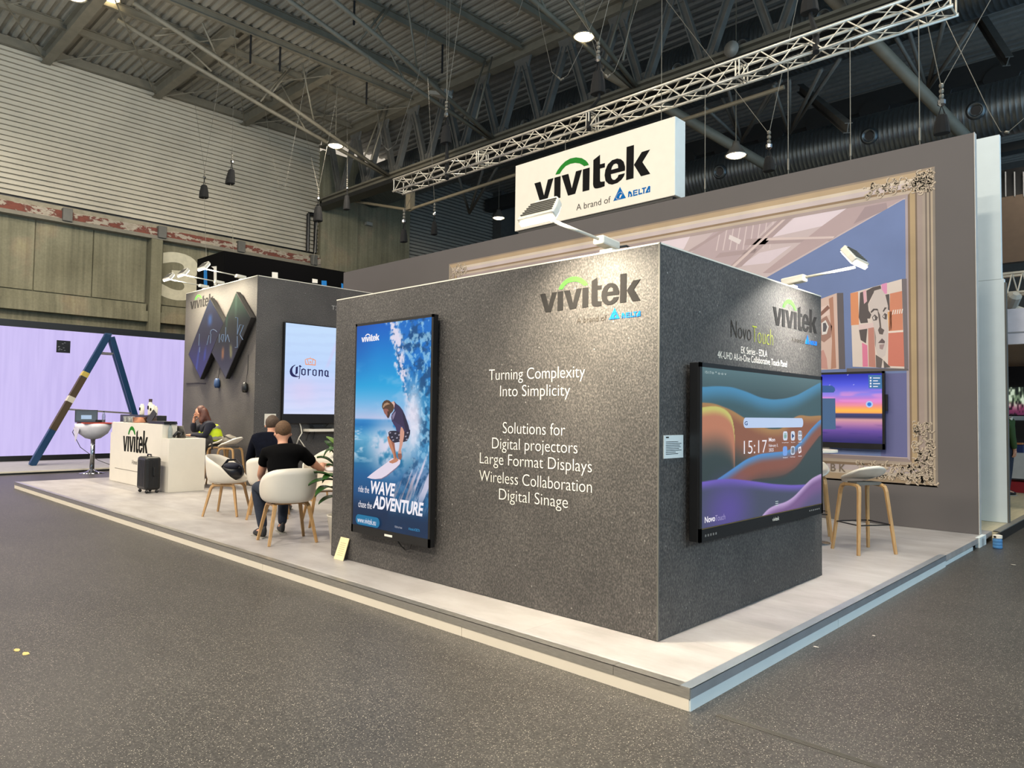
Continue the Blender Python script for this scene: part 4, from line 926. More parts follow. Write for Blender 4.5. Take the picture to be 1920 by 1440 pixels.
prn('printed_ceiling_panel', [(1240, 444), (1300, 431), (1282, 467), (1240, 470)], (206, 192, 200))
prn('printed_ceiling_panel', [(1502, 398), (1608, 376), (1541, 424), (1447, 445)], (206, 192, 200))
prn('printed_ceiling_panel', [(1424, 474), (1484, 461), (1442, 493), (1387, 499)], (200, 186, 194))
prn('printed_ceiling_panel', [(-8.5, 4.3), (-7.5, 4.3), (-7.9, 4.05), (-8.9, 4.05)], (206, 194, 206))
prn('printed_ceiling_panel', [(-6.6, 4.3), (-5.4, 4.3), (-5.9, 3.8), (-7.2, 3.8)], (200, 186, 192))
prn('printed_ceiling_grid', [(1346, 428), (1460, 403), (1371, 497), (1290, 480)], (170, 152, 156))
for j in range(9):
    a = 1350+j*12.5; prn('printed_grid_bar', [(a, 429-j*2.75), (a+2, 428.6-j*2.75), (a-6, 470-j*.5), (a-8, 470-j*.5)], (196, 180, 182), .0026)
for q in ([(1352, 432), (1368, 428), (1300, 470), (1284, 474)], [(1470, 402), (1500, 396), (1390, 500), (1362, 505)], [(1400, 448), (1570, 442), (1555, 452), (1395, 460)], [(1350, 474), (1420, 466), (1415, 474), (1340, 484)]):
    prn('printed_beam', q, (160, 142, 144), .003)
for q in ([(1480, 400), (1486, 399), (1378, 500), (1371, 500)], [(1440, 446), (1565, 443), (1562, 447), (1436, 451)]): prn('printed_beam_light', q, (196, 178, 176), .0034)
prn('printed_cornice', [(1608, 376), (1694, 372), (1560, 447), (1445, 512), (1430, 512), (1541, 424)], (168, 148, 150), .0032)
prn('printed_cornice', [(1622, 388), (1662, 380), (1664, 392), (1600, 420)], (150, 132, 136), .0036)
prn('printed_track_light', [(1368, 440), (1390, 450), (1386, 458), (1366, 448)], (206, 196, 196), .0038)
prn('printed_blue_wall', [(-.30, d0.z), (d0.x, d0.z), (d1.x, d1.z), (xk, d0.z+k*(xk-d0.x)), (xk, .9), (-.30, .9)], (104, 120, 162), .004, var=.06)
prn('printed_blue_wall', [(-.62, .9), (-.30, .9), (-.30, 2.0), (-.62, 2.0)], (96, 98, 142), .0046)
prn('printed_grey_floor', [(-9.05, .9), (xk, .9), (xk, 2.2), (-9.05, 3.0)], (150, 140, 142), .0042)
prn('printed_blue_wall', [(-9.06, 3.0), (-8.72, 3.0), (-8.72, 4.1), (-9.06, 4.1)], (92, 104, 158), .0046)
# gilt frame: strips from the outside in
xl, wl, xr, wr, zt, ht, zb, hb = -9.38, .30, .05, .35, 4.65, .34, .54, .35
strips = [(0, .08, (138, 122, 106)), (.08, .30, (168, 146, 118)), (.30, .44, (196, 182, 166)), (.44, .64, (186, 172, 172)), (.64, .74, (132, 110, 88)), (.74, .86, (178, 162, 146)), (.86, 1, (156, 140, 138))]
stripv = [(0, .08, (128, 118, 108)), (.08, .15, (166, 150, 130)), (.15, .20, (104, 92, 84)), (.20, .27, (160, 146, 130)), (.27, .33, (112, 100, 92)), (.33, .42, (154, 140, 128)), (.42, .60, (150, 134, 126)), (.60, .66, (110, 94, 80)), (.66, .84, (164, 142, 110)), (.84, .91, (122, 102, 84)), (.91, 1, (156, 144, 150))]
fr = prn('printed_frame', [(xl, zb), (xr, zb), (xr, zb+.02), (xl, zb+.02)], (150, 128, 104), .005, t)
for a, b_, c in strips:
    prn('frame_strip', [(xl+a*wl, zt-a*ht), (xr-a*wr, zt-a*ht), (xr-b_*wr, zt-b_*ht), (xl+b_*wl, zt-b_*ht)], c, .005, fr, .08)
    g = tuple(int(v*.86) for v in c)
    prn('frame_strip', [(xl+a*wl, zb+a*hb), (xr-a*wr, zb+a*hb), (xr-b_*wr, zb+b_*hb), (xl+b_*wl, zb+b_*hb)], g, .005, fr, .08)
for a, b_, c in stripv:
    prn('frame_strip', [(xr-a*wr, zt-a*ht), (xr-a*wr, zb+a*hb), (xr-b_*wr, zb+b_*hb), (xr-b_*wr, zt-b_*ht)], c, .0052, fr, .1)
    prn('frame_strip', [(xl+a*wl, zt-a*ht), (xl+a*wl, zb+a*hb), (xl+b_*wl, zb+b_*hb), (xl+b_*wl, zt-b_*ht)], c, .0052, fr, .1)
def ornament(cx, cz, w_, h_, n, seed):
    rr = random.Random(seed); A = MB(); B = MB()
    for _ in range(n):
        x, z = cx+rr.uniform(-w_, w_), cz+rr.uniform(-h_, h_); r0 = rr.uniform(.02, .055); a0 = rr.uniform(0, 6.28); s = rr.choice((-1, 1)); tu = rr.uniform(2.2, 5)
        pts = [(x+r0*(1-.12*j)*math.cos(a0+s*tu*j/7), z+r0*(1-.12*j)*math.sin(a0+s*tu*j/7)) for j in range(8)]
        for m_, e, dx, wd in ((B, .0032, .006, .009), (A, .0046, 0, .008)):
            P = [Vector((p[0]+dx, YW-e, p[1]-dx)) for p in pts]; m_.tube(P, [(.0006, wd*(1-.09*j)) for j in range(8)], 4, flat=(0, 1, 0))
    obj('frame_ornament', B, M('print_ornament_dark', (128, 113, 98), .8), fr); obj('frame_ornament', A, M('print_ornament_light', (186, 170, 150), .8), fr)
ornament(-.38, 4.49, .42, .09, 90, 1); ornament(-.10, 4.47, .11, .13, 60, 2); ornament(-.12, .98, .11, .40, 110, 3); ornament(-.45, .70, .46, .11, 130, 4); ornament(-9.06, 4.47, .24, .12, 60, 5)
obj('frame_lettering', text_mb('R S B K', (-1.28, YW-.007, .715), .42, .11, EX, EZ, -EY*.0008, .01), M('print_letter_relief', (104, 90, 76), .8), fr)
# printed paintings
def zp(*p): return [(1590+a/8, 520+b/8) for a, b in p]
ca = prn('printed_canvas', zp((35, 240), (805, 25), (845, 1370), (70, 1340)), (204, 190, 182), .006)
prn('canvas_shadow', zp((805, 25), (880, 20), (905, 1360), (845, 1370)), (108, 100, 104), .0058, ca)
prn('canvas_shadow', zp((-20, 1365), (905, 1365), (910, 1400), (-20, 1420)), (96, 90, 92), .0058, ca)
pieces = [((35, 240), (150, 215), (165, 710), (45, 720)), ((630, 245), (810, 205), (825, 790), (610, 810)), ((605, 835), (830, 820), (845, 1340), (600, 1330)), ((500, 105), (585, 80), (585, 245), (510, 255)), ((210, 980), (290, 1020), (300, 1340), (220, 1340)), ((300, 760), (390, 750), (415, 1350), (310, 1340)), ((595, 520), (655, 510), (655, 790), (610, 800)), ((225, 205), (270, 190), (280, 370), (230, 400))]
cols = [(202, 134, 96), (194, 126, 100), (190, 114, 98), (206, 138, 172), (204, 116, 146), (176, 122, 110), (206, 150, 92), (206, 160, 170)]
for q, c in zip(pieces, cols): prn('colour_field', zp(*q), c, .0066, ca)
dk = (84, 76, 76)
for nme, q, c, e in (('painted_hair', ((180, 230), (225, 215), (240, 400), (285, 360), (275, 200), (370, 150), (490, 120), (500, 190), (400, 200), (350, 300), (300, 400), (310, 500), (350, 560), (330, 620), (290, 620), (300, 680), (190, 690), (160, 600)), dk, .0072),
        ('painted_hair', ((165, 790), (290, 770), (270, 990), (190, 940)), dk, .0072), ('painted_hair', ((560, 260), (620, 250), (625, 500), (590, 480)), dk, .0072),
        ('painted_neck', ((415, 1160), (500, 1215), (520, 1230), (500, 1360), (420, 1350)), (100, 90, 88), .0072), ('painted_collar', ((530, 1240), (640, 1350), (540, 1360)), (90, 82, 80), .0072),
        ('painted_face', ((395, 200), (500, 170), (560, 260), (600, 430), (590, 640), (600, 800), (590, 1000), (560, 1170), (500, 1215), (440, 1160), (400, 1000), (390, 760), (360, 640), (340, 520), (310, 400), (350, 330)), (190, 178, 174), .0078),
        ('painted_stripe', ((155, 715), (380, 680), (380, 750), (165, 790)), (204, 180, 178), .0082),
        ('painted_nose', ((440, 480), (480, 560), (495, 700), (500, 760), (545, 790), (520, 860), (470, 850), (450, 790), (475, 740), (460, 620)), (92, 82, 80), .0084),
        ('painted_eye', ((360, 600), (400, 555), (450, 600), (430, 645), (380, 650)), (86, 78, 78), .0084), ('painted_eye', ((512, 590), (550, 535), (586, 555), (580, 635), (545, 625)), (86, 78, 78), .0084),
        ('painted_eye_white', ((372, 602), (398, 575), (405, 630), (385, 636)), (200, 190, 186), .0088), ('painted_eye_white', ((522, 590), (545, 560), (550, 606)), (200, 190, 186), .0088),
        ('painted_brow', ((335, 520), (380, 470), (440, 470), (460, 500), (400, 492), (350, 535)), (80, 72, 72), .0084), ('painted_brow', ((520, 510), (550, 450), (585, 455), (560, 482), (535, 520)), (80, 72, 72), .0084),
        ('painted_lips', ((450, 985), (510, 915), (555, 960), (550, 990)), (94, 80, 82), .0084), ('painted_lips', ((470, 1010), (550, 1000), (520, 1085), (475, 1072)), (150, 128, 128), .0084),
        ('painted_cheek', ((395, 760), (420, 900), (415, 1060), (405, 1000)), (140, 126, 122), .0084)):
    prn(nme, zp(*q), c, e, ca)
for j in range(5): prn('painted_tick', zp((660+j*34, 560-j*4), (672+j*34, 492-j*4), (690+j*34, 488-j*4), (676+j*34, 556-j*4)), (216, 204, 196), .0074, ca)
prn('painted_line', zp((605, 808), (828, 790), (828, 820), (606, 836)), (216, 200, 190), .0074, ca)
cb = prn('printed_canvas', [(1480, 582), (1569, 549.5), (1573, 692), (1480, 696)], (196, 170, 160), .006)
prn('canvas_shadow', [(1569, 549.5), (1581, 549), (1585, 692), (1573, 692)], (92, 86, 90), .0058, cb)
for nme, q, c, e in (('painted_forehead', ((1480, 600), (1555, 570), (1556, 590), (1480, 615)), (206, 182, 174), .0066), ('painted_hair', ((1554, 560), (1562, 556), (1568, 690), (1558, 692), (1560, 640)), (166, 122, 104), .0066),
        ('painted_eye_socket', ((1538, 600), (1550, 592), (1560, 612), (1558, 632), (1545, 642), (1536, 636)), (150, 116, 106), .0066), ('painted_eye_white', ((1540, 606), (1548, 600), (1554, 612), (1550, 626), (1541, 628)), (206, 200, 198), .0072),
        ('painted_iris', ((1543, 606), (1548, 605), (1551, 613), (1548, 622), (1543, 622)), (88, 84, 90), .0076), ('painted_brow', ((1534, 590), (1552, 572), (1556, 578), (1538, 594)), (128, 92, 82), .0072), ('painted_finger', ((1530, 690), (1536, 660), (1544, 656), (1550, 672), (1552, 692)), (182, 136, 128), .0072)):
    prn(nme, q, c, e, cb)
# sunset display on the mural wall
YQ = 6.35
qx0, qx1, qz0, qz1 = -1.75, on_y(1658, 697, YQ).x, .99, 2.03
t = thing('sunset_display', 'black touch screen showing a purple sunset beach on the mural wall', 'display', ((qx0+qx1)/2, 6.39, qz0))
obj('display_case', MB().box((qx0, YQ+.006, qz0), (qx1, YW-.03, qz1)), BLACK, t, bevel=.004)
obj('wall_mount', MB().box((qx0+.4, YW-.031, 1.2), (qx1-.4, YW-.0095, 1.8)), DSTEEL, t)
mb = MB()
for a in (((qx0, YQ, qz0), (qx1, YQ+.01, qz0+.075)), ((qx0, YQ, qz1-.03), (qx1, YQ+.01, qz1)), ((qx0, YQ, qz0), (qx0+.03, YQ+.01, qz1)), ((qx1-.03, YQ, qz0), (qx1, YQ+.01, qz1))): mb.box(*a)
obj('bezel', mb, BLACK, t)
def sun_fn(U, V):
    c = grad(V, [(0, (44, 52, 176)), (.15, (84, 92, 222)), (.3, (150, 134, 232)), (.4, (222, 128, 200)), (.47, (246, 150, 130)), (.53, (255, 190, 80)), (.565, (255, 170, 90)), (.575, (70, 72, 120)), (.63, (60, 60, 96)), (.66, (216, 160, 160)), (.72, (190, 130, 170)), (.82, (110, 80, 160)), (1, (44, 42, 96))])
    n = vnoise(U, V, 5, 26, 11); c = lerp(c, (240, 150, 210), .55*ss(.55, .8, n)*ss(.2, .3, V)*ss(.5, .4, V)); c = lerp(c, (60, 50, 120), .5*ss(.6, .8, vnoise(U, V, 6, 22, 12))*ss(.7, .8, V))
    st = np.random.RandomState(5).rand(*U.shape); return lerp(c, (230, 230, 255), .8*(st > .993)*ss(.3, .1, V))
q0, q1 = qz0+.075, qz1-.03
scr = picture('screen', t, SCREEN, (qx0+.03, YQ-.0005, q0), EX*(qx1-qx0-.06), EZ*(q1-q0), 90, 90, sun_fn, (0, 0, 0))
def sp(name, q, mat, e=.002): return obj(name, MB().slab([[on_y(a, b_, YQ-e) for a, b_ in q]], (0, .0006, 0)), mat, scr)
sp('search_bar', ((1500, 723), (1560, 723), (1565, 727), (1566, 732), (1563, 736), (1500, 736)), EM('screen_tealblue', (54, 92, 150)))
sp('menu_panel', ((1500, 747), (1566, 747), (1567, 805), (1500, 804)), EM('screen_panelblue', (70, 100, 136)))
sp('status_panel', ((1628, 703), (1653, 703), (1654, 729), (1629, 728)), EM('screen_panelblue2', (64, 116, 166)))
mb = MB()
for j in range(4): mb.slab([[on_y(a, b_, YQ-.003) for a, b_ in ((1637, 708+5.3*j), (1650-(j % 2)*4, 708+5.3*j), (1650-(j % 2)*4, 709.6+5.3*j), (1637, 709.6+5.3*j))]], (0, .0006, 0)); mb.slab([[on_y(a, b_, YQ-.003) for a, b_ in ((1631, 707+5.3*j), (1634, 707+5.3*j), (1634, 710+5.3*j), (1631, 710+5.3*j))]], (0, .0006, 0))
obj('status_lines', mb, sw, scr)
c = on_y(1630, 758, YQ-.003)
obj('round_button', MB().slab([[c+Vector((.045*math.cos(j*.3927), 0, .045*math.sin(j*.3927))) for j in range(16)]], (0, .0006, 0)), EM('screen_lightblue', (176, 200, 240)), scr)
obj('round_button_core', MB().slab([[c+Vector((.026*math.cos(j*.3927), -.001, .026*math.sin(j*.3927))) for j in range(16)]], (0, .0006, 0)), EM('screen_midblue', (40, 120, 214)), scr)
obj('pen_tray', MB().box((-1.7, YQ-.03, qz0-.02), (-1.25, YQ+.01, qz0)), DSTEEL, t)
obj('side_module', MB().box((qx1, YQ+.02, 1.5), (qx1+.03, YQ+.05, 1.72)), BLACK, t)

# the sign on top of the wall
t = thing('brand_sign', 'white box sign with large dark and green logo lettering above the mural wall', 'sign', (-5.55, 6.55, 5.0))
obj('sign_box', MB().box((-7.375, 6.4, 5.035), (-3.745, 6.72, 6.36)), WHITE, t, bevel=.006)
obj('sign_end', MB().box((-3.745, 6.402, 5.04), (-3.735, 6.718, 6.355)), COOLW, t)  # thin end sheet, its tint stands in for the cool side light
obj('base_rail', MB().box((-7.3, 6.43, 4.985), (-3.8, 6.7, 5.035)), BLACK, t)
logo(t, (-6.86, 6.399, 5.478), 2.64, 1.0, EX, -EY, INK, GREEN, BLUE, sub=M('dark_brown_lettering', (62, 54, 48)))
t = thing('white_partition', 'tall white wall panel standing behind the right end of the mural wall', 'panel', (.1, 7.95, 0))
obj('lower_panel', MB().box((-1.6, 7.9, .002), (on_y(1888, 900, 7.9).x, 7.98, on_y(1870, 524, 7.9).z)), COOLW, t)
obj('upper_panel', MB().box((-1.6, 7.9, on_y(1870, 524, 7.9).z+.004), (on_y(1876, 400, 7.9).x, 7.98, 5.38)), COOLW, t)
obj('dark_edge', MB().box((on_y(1888, 900, 7.9).x, 7.9, .002), (on_y(1888, 900, 7.9).x+.02, 7.99, 3.3)), DSTEEL, t)

# ------------------------------------------------------------------ aluminium truss and rigging
ty0, ty1, tz0, tz1, tx0, tx1 = 6.46, 6.75, 6.70, 6.99, -11.5, .27
t = thing('aluminium_truss', 'long bright aluminium lighting truss spanning above the stand', 'truss', (-5.6, 6.6, tz0))
for y in (ty0, ty1):
    for z in (tz0, tz1): obj('main_tube', MB().tube([(tx0, y, z), (tx1, y, z)], .025, 8), TRUSSM, t, smooth=True)
secs = [tx0+2.943*j for j in range(5)]
for s0, s1 in zip(secs[:-1], secs[1:]):
    n = 9; xs = [s0+.05+(s1-s0-.1)*j/n for j in range(n+1)]
    for nm, pa, pb in (('front_lacing', (ty0, tz0), (ty0, tz1)), ('back_lacing', (ty1, tz0), (ty1, tz1)), ('top_lacing', (ty0, tz1), (ty1, tz1)), ('bottom_lacing', (ty0, tz0), (ty1, tz0))):
        mb = MB()
        for j in range(n): a = pa if j % 2 == 0 else pb; b_ = pb if j % 2 == 0 else pa; mb.tube([(xs[j],)+a, (xs[j+1],)+b_], .011, 6)
        obj(nm, mb, TRUSSM, t)
    for x in (s0+.03, s1-.03):
        mb = MB(); q = [(x, ty0, tz0), (x, ty1, tz0), (x, ty1, tz1), (x, ty0, tz1)]
        for j in range(4): mb.tube([q[j], q[(j+1) % 4]], .013, 6)
        obj('end_frame', mb, TRUSSM, t)
tag(obj('draped_cable', MB().tube([(tx0+.3+.38*j, ty0-.028, tz0+.02*math.sin(j*2.1)) for j in range(31)], .007, 5), M('grey_cable', (150, 148, 142))), 'thin grey cable strapped along the lower tube of the aluminium truss', 'cable')
for k, px in enumerate((1322, 1478, 1595, 1725)):
    x = on_y(px, 300, YW+.05).x; xx = x
    t = thing('suspension_wire', 'thin steel wire from truss to mural wall top, ' + ORD[k] + ' from the left', 'wire', (x, YW+.05, 4.98), 'suspension wires')
    obj('wire', MB().tube([(xx, YW+.05, 4.98), (xx, ty0+.02, tz0-.02)], .006, 5), WIRE, t)
    obj('turnbuckle', MB().tube([(xx, YW+.05, 5.05), (xx, YW+.05, 5.22)], .014, 6), WIRE, t)
tag(obj('sign_wire', MB().tube([Vector((on_y(1240, 224, 6.56).x, 6.56, 6.355)), Vector((on_y(1240, 224, 6.56).x, 6.56, 14.6))], .006, 5), WIRE), 'long steel wire running up from the white sign past the truss', 'wire')
tag(obj('sign_wire', MB().tube([Vector((on_y(1060, 280, 6.6).x, 6.6, 6.355)), Vector((on_y(1060, 280, 6.6).x, 6.6, 6.705))], .006, 5), WIRE), 'short steel wire between the white sign and the truss', 'wire')
def rig_bag(label, c, Y, wpx, hpx, ups, strap=None, down=None, lean=0):
    """a black chain bag hung under a shackle with its bridle wires; c = centre of the bag in the picture"""
    ppm = FPX/((on_y(c[0], c[1], Y)-CAM).dot(fw)); w_, h_ = wpx/ppm/2, hpx/ppm
    b = on_y(c[0], c[1]+hpx/2, Y); t = thing('rigging_bag', label, 'rigging bag', b, 'black chain bags')
    vs = []; n = 12
    for (r, z) in ((1.0, 0), (1.04, .05), (.92, .5), (.66, .95), (.5, 1.0)):
        for j in range(n):
            a = 2*math.pi*j/n; sx = math.copysign(abs(math.cos(a))**.7, math.cos(a)); sy = math.copysign(abs(math.sin(a))**.7, math.sin(a))
            vs.append(b+Vector((w_*r*sx*1.05+lean*h_*z, w_*r*sy*.8, h_*z)))
    fs = [(i*n+j, i*n+(j+1) % n, (i+1)*n+(j+1) % n, (i+1)*n+j) for i in range(4) for j in range(n)]+[tuple(range(n-1, -1, -1)), tuple(4*n+j for j in range(n))]
    obj('bag', MB().add(vs, fs), MATTB, t, smooth=False)
    top = b+Vector((lean*h_, 0, h_*1.75)); rr = .012
    obj('handle', MB().tube([b+Vector((lean*h_-w_*.45, 0, h_*.97)), top-EZ*h_*.25, b+Vector((lean*h_+w_*.45, 0, h_*.97))], rr, 6), MATTB, t)
    obj('shackle', MB().lathe([(.02, 0), (.055, .03), (.055, .09), (.02, .13)], top-EZ*h_*.3, 8), CHROME, t)
    mb = MB()
    for j in range(4): mb.lathe([(.02, 0), (.035, .02), (.035, .05), (.02, .07)], top+EZ*(.08*j-.05), 6)
    obj('chain', mb, WIRE, t)
    for u in ups:
        a = top+EZ*.2; b2 = u if isinstance(u, Vector) else on_y(u[0], u[1], Y)
        if not isinstance(u, Vector): b2 = a+(b2-a)*((14.55-a.z)/(b2.z-a.z))
        obj('bridle_wire', MB().tube([a, b2], .006, 5), WIRE, t)
    if strap: obj('sling', MB().tube([top-EZ*h_*.2+EY*.04, on_y(c[0]+2, c[1]+hpx*.7, Y), on_y(strap[0], strap[1]-14, Y), on_y(strap[0], strap[1]+20, Y-.17)], [.03, .03, .05, .05], 6), MATTB, t)
    if down: obj('drop_wire', MB().tube([b+EZ*.3+EY*.02*0-EX*0, on_y(down[0], down[1], down[2] if len(down) > 2 else Y)], .008, 5), WIRE, t)
rig_bag('black rigging bag hanging in front of the ribbed wall, the lower left of a pair', (382, 359), 7.15, 18, 24, ((340, 20), (430, 30)), down=(387, 487))
rig_bag('black rigging bag hanging in front of the ribbed wall, the upper right of a pair', (431, 332), 7.45, 18, 26, ((441, 40),), down=(438, 471), lean=.2)
rig_bag('black rigging bag at the corner of the ribbed wall and the concrete shaft', (596, 401), 10.6, 18, 28, ((575, 260), (620, 240)), down=(587, 500))
rig_bag('grey rigging bag hanging below the left end of the main truss', (650, 380), 11.5, 13, 26, ((651, 160),))
rig_bag('big black rigging bag above the left part of the aluminium truss', (836, 252), 6.6, 20, 34, ((843, 40), (866, 0), (838, 0)), strap=(838, 315))
rig_bag('big black rigging bag above the truss over the white sign', (1121, 155), 6.6, 26, 42, ((1142, 0), (1068, 5)), strap=(1104, 222))
rig_bag('big black rigging bag at the top edge above the truss', (1518, 6), 6.6, 30, 36, ((1525, -60),), strap=(1530, 78))
rig_bag('black rigging bag below the left end of the aluminium truss', (757, 442), 7.0, 14, 24, (Vector((tx0+.12, ty1, tz0)), Vector((tx0+.45, ty1, tz0))))
rig_bag('black rigging bag in front of the far ribbed sheet beside the sign', (814, 428), 9.5, 12, 24, ((813, 350),))
rig_bag('black rigging bag on crossing wires just right of the white sign', (1442, 307), 8.0, 20, 28, ((1378, 168), (1470, 120)))
rig_bag('black rigging bag on crossing wires above the right end of the mural wall', (1766, 233), 8.0, 26, 36, ((1738, 40), (1860, -5)))
def chain(label, pts, Y):
    P = [on_y(a, b_, Y) for a, b_ in pts]
    t = thing('slack_bridle', label, 'wire', P[0], 'slack rigging wires')
    P[0] = P[1]+(P[0]-P[1])*max(1, (14.56-P[1].z)/max(.05, P[0].z-P[1].z)); P[-1] = P[-2]+(P[-1]-P[-2])*max(1, (14.56-P[-2].z)/max(.05, P[-1].z-P[-2].z))
    obj('wire', MB().tube(P, .006, 5), WIRE, t)
    m = min(range(len(P)), key=lambda i: P[i].z); mb = MB()
    a, b_ = P[max(m-1, 0)], P[min(m+1, len(P)-1)]
    for q in range(7):
        s = q/6; p = a.lerp(P[m], min(1, s*2)) if s < .5 else P[m].lerp(b_, (s-.5)*2); p = P[m].lerp(p, .3); mb.ball(p, .022, 8, 5)
    obj('chain_links', mb, WIRE, t)
chain('slack wire bridle with chain in a V between the lattice trusses', ((695, 130), (702, 170), (716, 270), (728, 282), (742, 270), (757, 225), (782, 150), (818, 0)), 9.0)
chain('slack wire bridle with chain left of the round lamp at top centre', ((1007, 0), (1018, 60), (1035, 135), (1052, 150), (1065, 140), (1090, 90), (1130, 0)), 8.0)
chain('slack wire bridle with chain right of the round lamp at top centre', ((1118, 100), (1128, 132), (1139, 145), (1152, 134), (1170, 90), (1196, 0)), 8.0)
chain('loose hanging chain at the top edge left of centre', ((925, 0), (930, 22), (937, 42), (950, 44), (970, 30), (977, 10), (980, 0)), 8.0)
chain('slack wire loop under the duct at the far right', ((1836, 170), (1855, 210), (1876, 247), (1890, 248), (1920, 222)), 9.5)
chain('slack wire loop hanging in front of the ribbed wall', ((495, 190), (510, 290), (524, 352), (535, 348), (560, 220), (582, 100)), 9.0)
for k, (a, dy) in enumerate((((484, 56), 54), ((538, 80), 46), ((700, 148), 42), ((655, 8), 46), ((822, 88), 54))):
    p = on_z(a[0], a[1], 14.27); p.x = min(PX, key=lambda q: abs(q-p.x)); L = dy/FPX*(p-CAM).dot(fw)
    tag(obj('hanging_strap', MB().tube([p, p-EZ*L], .035, 6), MATTB), 'short black strap hanging from a roof purlin, ' + ORD[k] + ' of five counted from the left', 'strap', 'black straps under the roof')
# ------------------------------------------------------------------ black stand behind, with letter pieces
XB = -22.0
cy = on_x(420, 470, XB).y; zt_ = on_x(420, 470, XB).z
t = thing('black_stand_fascia', 'black hanging fascia of a neighbouring stand with pieces of white and blue letters', 'exhibition wall', (XB-1, cy+3, 4.2))
obj('fascia_box', MB().box((on_y(370, 490, cy).x, cy, 4.2), (XB, cy+9, zt_)), M('matt_black_panel', (5, 5, 6), .95, spec=.1), t)
pw = M('print_white', (225, 222, 214)); pb = M('print_azure', (20, 116, 190))
for a, mat, nm in ((((382, 538), (382, 508), (384, 503.5), (388, 503), (388.5, 538)), pb, 'blue_letter_stem'), (((401, 535), (400.5, 503), (396, 500), (406, 499), (406, 535)), pw, 'white_letter_stem')):
    obj(nm, MB().slab([[on_y(p_[0], p_[1], cy-.004) for p_ in a]], (0, .003, 0)), mat, t)
for a, mat in ((((510, 510), (521, 511), (521, 522), (510, 521)), pw), (((585.5, 522.5), (595.5, 524), (595.5, 531), (585.5, 530)), pw), (((603, 526), (612.5, 526.5), (612.5, 548), (603, 546)), pb), (((640, 531), (643.5, 532), (643.5, 552), (640, 551)), pb)):
    obj('letter_block', MB().slab([[on_x(p_[0], p_[1], XB+.004) for p_ in a]], (-.003, 0, 0)), mat, t)

# ------------------------------------------------------------------ LED wall, its low platform, the ladder
XL = -20.3
t = thing('neighbour_platform', 'low grey platform with a white edge in front of the lilac screen wall', 'platform', (-19, 2, FZ))
obj('platform_top', MB().box((-24, -8, FZ), (-16.72, 6.0, -.045)), M('bluish_grey_carpet', (150, 148, 152), .8), t)
obj('edge_strip', MB().box((-16.72, -8, -.075), (-16.70, 6.0, -.04)), BEIGE, t)
obj('painted_edge_shadow', MB().box((-16.72, -8, FZ), (-16.715, 6.0, -.075)), BLACK, t)  # black strip paints the shadow below the platform edge
t = thing('led_wall', 'huge glowing lilac LED screen wall with a black frame', 'screen', (XL-.2, 1, -.045))
obj('frame', MB().box((XL-.5, -8, -.045), (XL-.012, 7.2, 3.72)), BLACK, t)
m, tt, bb_, v = base_mat('lilac_led_glow', .5)
nz = noise(tt, v, 1.6, 2, stretch=(1, 6, .4)); cc = ramp(tt, nz, [(.35, (196, 182, 236)), (.65, (204, 190, 242))])
tt.links.new(cc, bb_.inputs['Emission Color']); bb_.inputs['Emission Strength'].default_value = 1.0; bb_.inputs['Base Color'].default_value = (.02, .02, .02, 1)
ly = on_x(119, 650, XL); hy, hz, hs = ly.y, ly.z, .17
mb = MB(); X_ = XL; y0_, y1_, z0_, z1_ = -8, 7.1, .10, 3.53
for a in ((y0_, z0_, y1_, hz-hs), (y0_, hz+hs, y1_, z1_), (y0_, hz-hs, hy-hs, hz+hs), (hy+hs, hz-hs, y1_, hz+hs)): mb.box((X_-.012, a[0], a[1]), (X_, a[2], a[3]))
obj('led_surface', mb, m, t)
hb_ = obj('missing_module', MB().box((X_-.0115, hy-hs, hz-hs), (X_-.008, hy+hs, hz+hs)), BLACK, t)
mb = MB()
for j in range(9): mb.cbox((X_-.006, hy-hs+.05+random.random()*.24, hz-hs+.05+random.random()*.24), (.004, .04, .015))
obj('circuit_parts', mb, M('grey_circuit', (120, 120, 126)), t)
